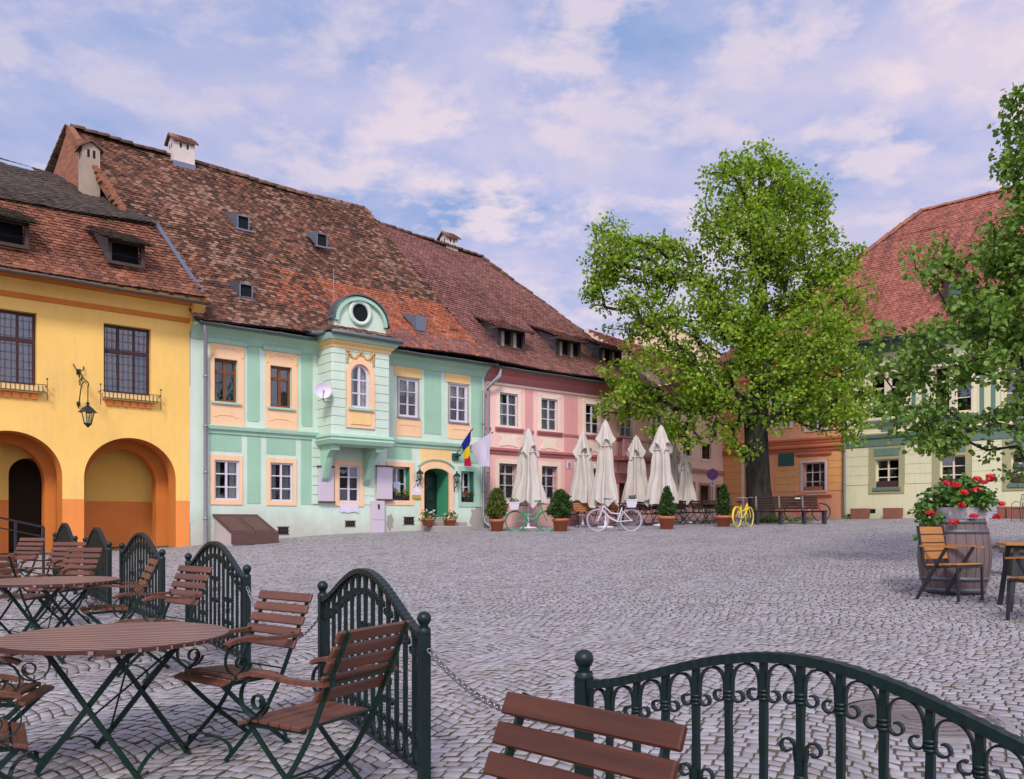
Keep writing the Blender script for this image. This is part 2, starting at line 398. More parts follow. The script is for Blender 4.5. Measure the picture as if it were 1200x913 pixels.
def cobbles():
    rng=np.random.default_rng(3)
    a=R(62); ca,sa=math.cos(a),math.sin(a)
    ST=.089; WQ=1.26; NQ=14; AH=.20       # stacking step, arc width, stones per arc, rise of the arc
    DQ=WQ/NQ
    i=np.arange(-255,640); j=np.arange(-370,430)
    rowoff=rng.uniform(0,1,(len(i),1)); QJ=(j[None,:]+rowoff+rng.uniform(-.17,.17,(len(i),len(j))))*DQ     # joints along each row
    ii=np.repeat(i[:,None].astype(float),len(j)-1,1).ravel(); q0=QJ[:,:-1].ravel(); q1=QJ[:,1:].ravel()
    def world(p,q):
        p2=p+.16*np.sin(q*.55+1.1)+.10*np.sin(q*.21+p*.13); q2=q+.30*np.sin(p*.42+q*.11)+.16*np.sin(p*.93+2+q*.3)
        return (p2*ca-q2*sa, p2*sa+q2*ca)
    def arc(q):                                      # rows bulge in arcs that meet in soft valleys
        f=(q/WQ)%1.0; u=2*f-1
        return (AH+.07*np.sin(q*.37))*(1-np.minimum(u*u,.92))+.05*np.sin(q*.83)
    pc=(ii+.5)*ST+arc((q0+q1)/2); qc=(q0+q1)/2
    x,y=world(pc,qc)
    # the stretch of square one could see from here or a few steps aside, up to the house fronts
    keep=(y>1.6)&(np.abs(x)<.70*y+3.2)&(x>-20)&(x<24)
    b=(x+8.76)*(-.640)+(y-24)*.768
    keep&=(b<.05)
    b2=(x-10.2)*.707+(y-41.2)*.707
    keep&=(b2<.05)&(y<42)
    ii=ii[keep];q0=q0[keep];q1=q1[keep]; n=len(ii)
    gap=.0042; bev=.007; gq=gap; bq=bev
    jit=lambda s: rng.normal(0,s,n)
    sk=rng.normal(0,.10,n)
    def ring(ins,insq,zz,tilt=None):
        c=[]
        for (u,s_) in ((0,0),(1,0),(1,1),(0,1)):
            qf=(q0+insq) if s_==0 else (q1-insq)
            p=(ii+(ins/ST if u==0 else 1-ins/ST))*ST+arc(qf)+jit(.0030)
            q=qf+jit(.0025)+(sk*ST*(u-.5))*.35
            X,Y=world(p,q); Z=gz(X,Y)+zz
            c.append(np.stack([X,Y,Z],1))
        return c
    h=rng.normal(0,.0019,n); tx=rng.normal(0,.0016,n); ty=rng.normal(0,.0016,n)
    lo_=ring(gap,gq,-.016+0*h); hi=ring(gap+bev,gq+bq,h)
    for c,(u,s_) in zip(hi,((0,0),(1,0),(1,1),(0,1))): c[:,2]+=tx*(2*u-1)+ty*(2*s_-1)
    mid=[]
    for cl,ch in zip(lo_,hi):
        m_=cl*.62+ch*.38; m_[:,2]=ch[:,2]-.0035; mid.append(m_)
    V=np.stack(lo_+mid+hi,1).reshape(-1,3)             # 12 verts per stone
    F=np.array([(8,9,10,11)]+[(a_,(a_+1)%4,4+(a_+1)%4,4+a_) for a_ in range(4)]+[(4+a_,4+(a_+1)%4,8+(a_+1)%4,8+a_) for a_ in range(4)])
    FF=(F[None]+(np.arange(n)*12)[:,None,None]).reshape(-1,4)
    me=bpy.data.meshes.new('cobblestone_pavement')
    me.vertices.add(len(V)); me.vertices.foreach_set('co',V.ravel())
    me.loops.add(FF.size); me.loops.foreach_set('vertex_index',FF.ravel())
    me.polygons.add(len(FF)); me.polygons.foreach_set('loop_start',np.arange(0,FF.size,4)); me.polygons.foreach_set('loop_total',np.full(len(FF),4))
    me.update(calc_edges=True)
    t=NT('cobblestone'); p=t.pos(); r=t.island()
    big=t.noise(p,.35,4,.6); f=t.noise(p,45,4,.65); sp=t.noise(p,190,2)
    k_=t.math('ADD',t.math('MULTIPLY',r,.6),t.math('MULTIPLY',big,.45))
    col=t.ramp(k_,[(.12,(.165,.153,.153)),(.4,(.248,.235,.242)),(.68,(.305,.290,.302)),(1,(.39,.365,.365))])
    col=t.mix(t.math('MULTIPLY',t.ramp(f,[(.45,(0,0,0)),(.75,(1,1,1))]),.5),col,(.17,.155,.16))
    col=t.mix(t.math('MULTIPLY',sp,.25),col,(.5,.47,.47))
    stn=t.noise(p,.9,6,.65); col=t.mix(t.math('MULTIPLY',t.ramp(stn,[(.52,(0,0,0)),(.70,(1,1,1))]),.38),col,(.17,.155,.135))
    t.bsdf(col,t.math('ADD',.36,t.math('MULTIPLY',f,.35)),spec=.45,bump=t.math('ADD',f,t.math('MULTIPLY',sp,.3)),bstr=.45,bdist=.006)
    me.materials.append(t.mat); me.materials.append(bpy.data.materials['joint_sand'])
    me.polygons.foreach_set('material_index',np.tile(np.array([0,1,1,1,1,0,0,0,0]),n))
    o=bpy.data.objects.new('cobblestone_pavement',me); COL.objects.link(o)
    tag(o,'grey lilac granite setts laid in curved rows across the square',None,None,'structure')
    print('cobbles',n)
cobbles()
# ------------------------------------------------------------------ house kit: local x along the front, y into the house, z up (world height)
class House:
    def __init__(s, name, label, cat, P, e, group=None):
        s.P=Vector((P[0],P[1],0)); s.e=Vector((e[0],e[1],0)).normalized(); s.n=Vector((-s.e.y,s.e.x,0))
        s.o=thing(name,label,cat,s.P,math.atan2(s.e.y,s.e.x),group); s.holes=[]
        c=Vector((0,0,0))-s.P; s.cam=Vector((c.dot(s.e),c.dot(s.n),CAMZ))
    def dir(s,px,py):
        r=ray(px,py); return Vector((r.dot(s.e),r.dot(s.n),r.z))
    def at(s,px,py,b=0.0):                 # where the front (set back by b) carries that point of the survey photograph
        d=s.dir(px,py); k=(b-s.cam.y)/d.y; p=s.cam+d*k; return p.x,p.z
    def rect(s,x0,y0,x1,y1,b=0.0):
        ym=(y0+y1)/2; xm=(x0+x1)/2
        return s.at(x0,ym,b)[0],s.at(x1,ym,b)[0],s.at(xm,y1,b)[1],s.at(xm,y0,b)[1]
    def onplane(s,px,py,P0,N):
        d=s.dir(px,py); P0=Vector(P0); N=Vector(N); k=(P0-s.cam).dot(N)/d.dot(N); return s.cam+d*k
    def world(s,x,y,z): return s.P+s.e*x+s.n*y+Vector((0,0,z))
    def add(s,mb,name,mats,parent=None): return mb.build(name,mats,parent or s.o)
    def box(s,name,x0,x1,y0,y1,z0,z1,m,parent=None): return s.add(MB().box(x0,x1,y0,y1,z0,z1),name,m,parent)
    # -------- wall with openings
    def wall(s,x0,x1,z0,z1,mats,b=0.0,matfn=None,xb=(),zb=(),name='wall',depth=.30,arches=(),holes=None,room=.9):
        """mats: [plaster.., interior last]; arches: (x0,x1,zspring,ztop,mat,depth)"""
        H=s.holes if holes is None else holes
        m=MB(); ni=len(mats)-1
        hs=[(h[0],h[1],h[2],h[3]) for h in H]+[(a[0],a[1],z0,a[3]) for a in arches]
        X=sorted({x0,x1,*xb,*[q for h in hs for q in h[:2] if x0<q<x1]}); Z=sorted({z0,z1,*zb,*[q for h in hs for q in h[2:4] if z0<q<z1]})
        for i in range(len(X)-1):
            for j in range(len(Z)-1):
                a,c=(X[i]+X[i+1])/2,(Z[j]+Z[j+1])/2
                if any(h[0]<a<h[1] and h[2]<c<h[3] for h in hs): continue
                m.quad((X[i],b,Z[j]),(X[i+1],b,Z[j]),(X[i+1],b,Z[j+1]),(X[i],b,Z[j+1]),matfn(a,c) if matfn else 0)
        for h in H:
            a,c,d,e=h[:4]; mi=h[4] if len(h)>4 else 0; y1=b+depth; y2=b+depth+room; q=.25
            for (p,r_) in (((a,d),(a,e)),((a,e),(c,e)),((c,e),(c,d)),((c,d),(a,d))):
                m.quad((p[0],b,p[1]),(r_[0],b,r_[1]),(r_[0],y1,r_[1]),(p[0],y1,p[1]),mi)
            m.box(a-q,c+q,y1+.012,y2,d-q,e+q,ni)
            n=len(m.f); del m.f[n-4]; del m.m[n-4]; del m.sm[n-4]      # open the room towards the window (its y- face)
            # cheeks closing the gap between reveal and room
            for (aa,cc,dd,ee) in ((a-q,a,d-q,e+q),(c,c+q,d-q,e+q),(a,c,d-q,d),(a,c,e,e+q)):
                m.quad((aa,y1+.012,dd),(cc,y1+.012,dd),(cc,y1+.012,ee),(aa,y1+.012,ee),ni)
        for (a,c,zs,zt,mi,dep) in arches:
            N=28; cx=(a+c)/2; rx=(c-a)/2; rz=zt-zs
            pts=[(cx-rx*math.cos(math.pi*k/N), zs+rz*math.sin(math.pi*k/N)) for k in range(N+1)]
            for k in range(N):
                p,q=pts[k],pts[k+1]
                m.quad((p[0],b,p[1]),(q[0],b,q[1]),(q[0],b,zt),(p[0],b,zt),matfn(p[0],(p[1]+zt)/2) if matfn else 0)
                m.add([(p[0],b,p[1]),(p[0],b+dep,p[1]),(q[0],b+dep,q[1]),(q[0],b,q[1])],[(0,1,2,3)],mi)
            for xx in (a,c): m.quad((xx,b,z0),(xx,b+dep,z0),(xx,b+dep,zs),(xx,b,zs),mi)
        return s.add(m,name,mats)
    def hole(s,r,mi=0): s.holes.append((*r,mi))
    # -------- window: frame with mullions, pane, curtain, optional surround and sill
    def window(s,r,frame,cols=2,rows=(.33,.66),b=0.0,recess=.13,fw=.055,mw=.035,curtain=None,cmode='sides',glass=None,surround=None,sill=None,arch=False,label=None,thick=.06,cross=None):
        a,c,d,e=r; m=MB(); y=b+recess; W=c-a
        m2=MB()
        if not arch:
            m.box(a,a+fw,y,y+thick,d,e); m.box(c-fw,c,y,y+thick,d,e); m.box(a+fw,c-fw,y,y+thick,d,d+fw); m.box(a+fw,c-fw,y,y+thick,e-fw,e)
        else:
            zs=e-W/2*1.02; cx=(a+c)/2
            pth=[(a+fw/2,y+thick/2,d)]+[(cx-(W/2-fw/2)*math.cos(math.pi*k/16),y+thick/2,zs+(e-zs-fw/2)*math.sin(math.pi*k/16)) for k in range(17)]+[(c-fw/2,y+thick/2,d)]
            m.sweep(pth,thick,fw,(0,1,0)); m.box(a+fw,c-fw,y,y+thick,d,d+fw)
        for i in range(1,cols):
            x=a+W*i/cols; k=mw*(1.7 if cols==2 or i*2==cols else 1)
            m.box(x-k/2,x+k/2,y-.006,y+thick-.01,d+fw*.8,e-fw*.8)
        for f in rows:
            z=d+(e-d)*f; k=mw*(1.7 if cross and abs(f-cross)<.01 else 1); m.box(a+fw*.8,c-fw*.8,y+.004,y+thick-.015,z-k/2,z+k/2)
        wo=tag(s.add(m,'window',frame),label)
        if arch:
            zs=e-W/2*1.02; cx=(a+c)/2; pts=[(a+fw,d+fw)]+[(cx-(W/2-fw)*math.cos(math.pi*k/16),zs+(e-zs-fw)*math.sin(math.pi*k/16)) for k in range(17)]+[(c-fw,d+fw)]
            m2.add([(p,y+thick*.6,q) for p,q in pts],[tuple(range(len(pts)))])
        else:
            X=[a+fw*.7]+[a+W*i/cols for i in range(1,cols)]+[c-fw*.7]; Z=[d+fw*.7]+[d+(e-d)*f for f in sorted(rows)]+[e-fw*.7]; yy=y+thick*.55
            for i in range(len(X)-1):          # old panes, none quite in plane with the next
                for j in range(len(Z)-1):
                    u,v_,w0=random.uniform(-.012,.012),random.uniform(-.014,.014),random.uniform(-.002,.002)
                    m2.quad((X[i],yy+w0-u-v_,Z[j]),(X[i+1],yy+w0+u-v_,Z[j]),(X[i+1],yy+w0+u+v_,Z[j+1]),(X[i],yy+w0-u+v_,Z[j+1]))
        s.add(m2,'pane',glass or GLASS,wo)
        if curtain:
            m3=MB(); yc=y+.17
            def sheet(x0,x1,z0,z1,pl=.11):
                n=max(6,int((x1-x0)/.02)); ph=random.random()*6
                vs=[]
                for i in range(n+1):
                    x=x0+(x1-x0)*i/n; yy=yc+.022*math.sin(2*math.pi*x/pl+ph)+.012*math.sin(2*math.pi*x/(pl*.43)+ph*2)
                    vs+=[(x,yy,z0),(x,yy,z1)]
                m3.add(vs,[(2*i,2*i+2,2*i+3,2*i+1) for i in range(n)],0,True)
            if cmode=='sides': sheet(a-.03,a+W*.36,d,e+.05); sheet(c-W*.30,c+.03,d,e+.05)
            elif cmode=='full': sheet(a-.03,c+.03,d-.02,e+.05)
            elif cmode=='left': sheet(a-.03,a+W*.42,d,e+.05)
            elif cmode=='right': sheet(c-W*.45,c+.03,d,e+.05)
            elif cmode=='low': sheet(a-.03,c+.03,d,d+(e-d)*.62)
            elif cmode=='high': sheet(a-.03,c+.03,d+(e-d)*.58,e+.05)
            s.add(m3,'curtain',curtain,wo)
        if surround: s.surround(surround[0],r,surround[1],b,wo,*(surround[2:] or ()))
        if sill: s.add(MB().box(a-.10,c+.10,b-.10,b+recess,d-.07,d-.005),'sill',sill,wo)
        return wo
    def surround(s,outer,inner,m,b=0,parent=None,proud=.025):
        A,C,D,E=outer; a,c,d,e=inner; k=MB(); y0,y1=b-proud,b+.012
        k.box(A,a,y0,y1,D,E); k.box(c,C,y0,y1,D,E)
        if d>D+.005: k.box(a,c,y0,y1,D,d)
        if E>e+.005: k.box(a,c,y0,y1,e,E)
        return s.add(k,'window_surround',m,parent)
    def panel(s,r,m,b=0,proud=.012,name='wall_panel',parent=None,round_top=False):
        a,c,d,e=r
        if not round_top: return s.add(MB().chbox(a,c,b-proud,b+.02,d,e,min(.006,proud*.5)),name,m,parent)
        q=(c-a)/2; pts=[(a,d+.05),(a+.05,d),(c-.05,d),(c,d+.05),(c,e-q*.7),(c-q*.35,e-q*.15),((a+c)/2,e),(a+q*.35,e-q*.15),(a,e-q*.7)]
        return s.add(MB().plate(pts,b-proud,b+.02),name,m,parent)
    def moulding(s,x0,x1,prof,m,name='cornice',parent=None,b=0): return s.add(MB().prism([(b+p[0],p[1]) for p in prof],x0,x1),name,m,parent)
    def gutter(s,x0,x1,y,z,m=None,r=.075,sag=.0,name='gutter',z2=None):
        k=MB(); n=24; N=max(6,int((x1-x0)/.8)); P=[]
        for i in range(N+1):
            x=x0+(x1-x0)*i/N; P.append((x,y,z+((z2 if z2 is not None else z)-z)*i/N-sag*4*(i/N)*(1-i/N)+.008*math.sin(i*2.1)))
        prof=[(math.cos(t)*r,math.sin(t)*r) for t in [math.pi+math.pi*j/8 for j in range(9)]]+[(math.cos(t)*(r-.012),math.sin(t)*(r-.012)) for t in [2*math.pi-math.pi*j/8 for j in range(9)]]
        q=len(prof); vs=[(p[0],p[1]+a,p[2]+c) for p in P for a,c in prof]
        k.add(vs,[(i*q+j,i*q+(j+1)%q,(i+1)*q+(j+1)%q,(i+1)*q+j) for i in range(N) for j in range(q)]+[tuple(range(q)),tuple(range(N*q,N*q+q))],0,True)
        for i in range(0,N+1): 
            x=x0+(x1-x0)*i/N; zz=P[i][2]; k.box(x-.02,x+.02,y-r-.006,y+r+.004,zz-.02,zz+.012)
        return s.add(k,name,m or GUTTER)
    def drainpipe(s,path,m=None,r=.05,name='drainpipe',clips=()):
        k=MB(); k.tube(path,r,10)
        for p in clips: k.lathe([(r+.002,-.03),(r+.014,-.03),(r+.014,.03),(r+.002,.03)],10,0,p)
        return s.add(k,name,m or GUTTER)
    # -------- tiled slope between two eave points and two ridge points
    def roof(s,L0,R0,L1,R1,mats,name='roof',tw=.185,ex=.155,pick=None,wav=.02,under=None,parent=None,flare=0.0,seed=1,thick=.017,skip=None):
        rnd=random.Random(seed)
        L0,R0,L1,R1=map(Vector,(L0,R0,L1,R1))
        m=MB(); N=((R0-L0).cross(L1-L0)).normalized()
        if N.z<0: N=-N
        E=(R0-L0).normalized(); U=(N.cross(E)).normalized()
        if U.z<0: U=-U
        sl=max((L1-L0).dot(U),(R1-R0).dot(U)); rows=int(sl/ex)+1
        def edge(A,B,h):
            H=(B-A).dot(U); t=h/H if abs(H)>1e-6 else 0; return A+(B-A)*t
        def warp(p,h):
            x=p.dot(E); 
            return p+N*(wav*(math.sin(x*.9+seed)+math.sin(x*.37+h*.6+seed*2)+.6*math.sin(h*1.3+x*.2))+flare*max(0,1-h/1.6)**2)
        # boarding beneath the tiles
        vs=[];nu,nv=24,12
        for j in range(nv+1):
            h=sl*j/nv; a=edge(L0,L1,h); c=edge(R0,R1,h)
            for i in range(nu+1): vs.append(warp(a+(c-a)*(i/nu),h)-N*.03)
        m.add(vs,[(j*(nu+1)+i,j*(nu+1)+i+1,(j+1)*(nu+1)+i+1,(j+1)*(nu+1)+i) for j in range(nv) for i in range(nu)],len(mats)-1 if under is None else under,True)
        for r_ in range(rows):
            h=r_*ex; 
            if h>sl-.02: break
            a=edge(L0,L1,h); c=edge(R0,R1,h); xa=(a-L0).dot(E); xc=(c-L0).dot(E)
            k0=math.floor(xa/tw)-1; k1=math.ceil(xc/tw)+1
            for k in range(k0,k1):
                x=(k+.5*(r_%2))*tw
                if x<xa-tw*.5 or x>xc-tw*.45: continue
                base=a+(c-a)*((x-xa)/max(1e-4,xc-xa))
                if skip and skip(base+E*tw/2): continue
                mi=pick(base+E*tw/2,rnd) if pick else 0
                w_=tw*rnd.uniform(.93,.985); hh=ex*1.28; dx=rnd.gauss(0,.004); dz=rnd.gauss(0,.005); tl=rnd.gauss(0,.007)
                low=.024+dz; 
                P=lambda u,v_,o: warp(base+E*(u+dx)+U*v_,h)+N*o
                cut=ex*.20
                tops=[P(0,hh,.0),P(0,cut,low*.85-tl),P(w_*.22,cut*.25,low-tl*.5),P(w_*.5,0,low),P(w_*.78,cut*.25,low+tl*.5),P(w_,cut,low*.85+tl),P(w_,hh,.0)]
                bots=[t_-N*thick for t_ in tops[1:6]]
                m.add(tops+bots,[tuple(range(7)),(1,7,8,2),(2,8,9,3),(3,9,10,4),(4,10,11,5)],mi)
        return s.add(m,name,mats,parent)
    def ridge(s,A,B,m,r=.11,n=None,name='ridge_tiles',parent=None,seed=5):
        rnd=random.Random(seed); A=Vector(A);B=Vector(B); k=MB(); L=(B-A).length; n=n or int(L/.36); T=(B-A).normalized(); S=Vector((0,0,1)).cross(T).normalized(); V=T.cross(S)
        for i in range(n):
            a=A+T*(L*i/n-.02); b=A+T*(L*(i+1)/n+.03); rr=r*rnd.uniform(.92,1.08); dz=rnd.gauss(0,.012); vs=[]
            for p,q,lift in ((a,rr*.92,0),(b,rr*1.06,.018)):
                for j in range(9):
                    t=math.pi*j/8; vs.append(p+S*(math.cos(t)*q)+V*(math.sin(t)*q+dz+lift-.05))
            k.add(vs,[(j,j+1,9+j+1,9+j) for j in range(8)]+[tuple(range(9,18))],0,True)
        return s.add(k,name,m,parent)
    def bands(s,x0,x1,z0,z1,h,m,b=0,proud=.03,gap=.014,name='rustication',parent=None):
        k=MB(); n=max(1,round((z1-z0)/h)); hh=(z1-z0)/n
        for i in range(n): k.chbox(x0,x1,b-proud,b+.01,z0+i*hh+gap/2,z0+(i+1)*hh-gap/2,.008)
        return s.add(k,name,m,parent)
    def sidebands(s,y0,y1,x,z0,z1,h,m,proud=.03,gap=.014,name='rustication',parent=None):
        k=MB(); n=max(1,round((z1-z0)/h)); hh=(z1-z0)/n
        for i in range(n): k.chbox(x-proud,x+.01,y0,y1,z0+i*hh+gap/2,z0+(i+1)*hh-gap/2,.008)
        return s.add(k,name,m,parent)
    def grille(s,r,m,b,nx,nz,parent=None,t=.012):
        a,c,d,e=r; k=MB()
        for i in range(nx+1):
            x=a+(c-a)*i/nx; k.tube([(x,b,d-.03),(x,b,e+.03)],t/2,6)
        for j in range(nz+1):
            z=d+(e-d)*j/nz; k.box(a-.04,c+.04,b-t*.6,b+t*.6,z-t*.5,z+t*.5)
        return s.add(k,'window_grille',m,parent)
    def chimney(s,x,y,z0,w,d,h,mw,mt,flash=True,name='chimney',slim=False,axis='x'):
        """stuccoed stack with smoke openings and a little tiled saddle roof"""
        o=thing(name,None,None,(x,y,z0)); o.parent=s.o
        k=MB(); k.box(-w/2,w/2,-d/2,d/2,0,h)
        hw=.07; zo=h*.70 if not slim else h*.84; ho=.16 if not slim else .24
        k.build('stack',mw,o)
        for i in (-1,1):
            MB().box(i*w*.16-hw/2,i*w*.16+hw/2,-d/2-.004,-d/2+.01,zo,zo+ho).build('smoke_opening',INTER,o)
            MB().box(-w/2-.004,-w/2+.01,i*d*.18-hw/2,i*d*.18+hw/2,zo,zo+ho).build('smoke_opening',INTER,o)
        k3=MB(); ov=.10; rh=(d if axis=='x' else w)*.42
        A=[(-w/2-ov,-d/2-ov,h-.03),(w/2+ov,-d/2-ov,h-.03),(w/2+ov,0,h+rh),(-w/2-ov,0,h+rh)]
        if axis=='x':
            for sgn in (-1,1):
                vs=[(p,q*1 if sgn==-1 else -q,z) for p,q,z in A]; k3.add(vs+[(p,q,z-.06) for p,q,z in vs],[(0,1,2,3),(4,5,6,7),(0,1,5,4),(1,2,6,5),(3,0,4,7)])
            k.add([],[]); g_=MB(); 
            for xx in (-w/2,w/2): g_.add([(xx,-d/2,h),(xx,d/2,h),(xx,0,h+rh-.02)],[(0,1,2)])
            g_.build('gable',mw,o)
            for i in range(int((w+2*ov)/.14)): k3.prism([(-d/2-ov,h-.005),(-.0,h+rh+.03),(-.0,h+rh),(-d/2-ov,h-.03)],-w/2-ov+i*.14+.005,-w/2-ov+i*.14+.125)
        else:
            for sgn in (-1,1):
                vs=[(sgn*(w/2+ov),-d/2-ov,h-.03),(sgn*(w/2+ov),d/2+ov,h-.03),(0,d/2+ov,h+rh),(0,-d/2-ov,h+rh)]
                k3.add(vs+[(p,q,z-.06) for p,q,z in vs],[(0,1,2,3),(4,5,6,7),(0,1,5,4),(1,2,6,5),(3,0,4,7),(2,3,7,6)])
            g_=MB()
            for yy in (-d/2,d/2): g_.add([(-w/2,yy,h),(w/2,yy,h),(0,yy,h+rh-.02)],[(0,1,2)])
            g_.build('gable',mw,o)
        k3.build('saddle_roof',mt,o)
        if flash: MB().box(-w/2-.02,w/2+.02,-d/2-.02,d/2+.02,-.3,.16).build('flashing',ZINC,o)
        return o
# ------------------------------------------------------------------ house materials
Y_PL=plaster('yellow_render',(.86,.55,.145),.08); OR_PL=plaster('orange_render',(.80,.27,.06),.07,(.4,.2,.1),base=-5)
OR_DK=plaster('orange_soffit',(.62,.20,.035),.10)
YIN=plaster('yellow_passage',(.88,.60,.13),.08)
G_PL=plaster('mint_render',(.57,.70,.565),.09,(.42,.39,.31),base=1.85); G_DK=plaster('green_render',(.32,.53,.375),.08)
G_MD=plaster('mint_trim',(.36,.56,.42),.08)
PEACH=plaster('peach_trim',(.85,.55,.32),.06); YTRIM=plaster('yellow_trim',(.82,.56,.23),.06)
G_REV=plaster('green_reveal',(.05,.30,.15),.1)
PK_PL=plaster('pink_render',(.80,.47,.41),.08,(.5,.26,.22),base=1.9); PK_DK=plaster('pink_dark_render',(.68,.33,.31),.09); PK_LT=plaster('salmon_render',(.84,.55,.46),.07)
PK_TR=plaster('dusty_red_trim',(.42,.15,.145),.1); CRM=plaster('cream_trim',(.80,.66,.52),.06)
BRICK=None
def brickmat():
    t=NT('old_brick'); o=t.obj(); b=t.n('ShaderNodeTexBrick'); b.inputs['Scale'].default_value=4.2; b.inputs['Mortar Size'].default_value=.018
    mp=t.map(o,(1,1,1),(R(90),0,R(70))); t.l(mp,b.inputs['Vector'])
    b.inputs[1].default_value=(.36,.12,.05,1); b.inputs[2].default_value=(.20,.065,.035,1); b.inputs[3].default_value=(.16,.12,.09,1)
    n=t.noise(o,6,5,.6); t.bsdf(t.mix(t.math('MULTIPLY',n,.6),b.outputs[0],(.22,.10,.05)),.9,bump=n,bstr=.7,bdist=.04); return t.mat
BRICK=brickmat()
UNDER=paint('roof_boarding',(.03,.02,.016),.95)
T_OLD=tiles_mat('old_brown_tiles',[(.16,(.026,.016,.012)),(.34,(.072,.033,.020)),(.52,(.150,.062,.034)),(.70,(.23,.098,.054)),(.92,(.36,.175,.105))],moss=.25,lichen=.28)
T_NEW=tiles_mat('orange_tiles',[(.1,(.22,.060,.026)),(.5,(.34,.095,.042)),(.9,(.44,.16,.085))],moss=.05)
T_PNK=tiles_mat('mauve_brown_tiles',[(.1,(.135,.055,.044)),(.5,(.215,.088,.068)),(.9,(.285,.130,.102))],moss=.12)
T_YEL=tiles_mat('red_brown_tiles',[(.1,(.10,.039,.023)),(.45,(.21,.078,.041)),(.75,(.31,.120,.067)),(.95,(.42,.20,.125))],moss=.12)
T_MOSS=tiles_mat('mossy_tiles',[(.1,(.035,.026,.020)),(.5,(.07,.050,.036)),(.8,(.11,.08,.06)),(1,(.18,.13,.09))],moss=.6)
T_RED=tiles_mat('red_tiles',[(.1,(.235,.072,.048)),(.5,(.325,.108,.074)),(.9,(.41,.165,.115))],moss=.05)
RIDGE_OLD=tiles_mat('ridge_old',[(.1,(.06,.04,.03)),(.5,(.16,.085,.055)),(.9,(.26,.17,.11))],moss=.5)
RIDGE_RED=tiles_mat('ridge_red',[(.1,(.25,.08,.05)),(.9,(.40,.16,.10))],moss=.1)
CHIMW=plaster('chimney_white',(.62,.55,.50),.15); CHIMO=plaster('chimney_old',(.40,.32,.24),.2)
DARKWD=wood('weathered_timber',(.085,.06,.048),.5,0,.8)

P0=(-8.76,24.0); E0=Vector((.768,.640,0)).normalized(); SK=-.328
def onl(s): return (P0[0]+E0.x*s, P0[1]+E0.y*s)

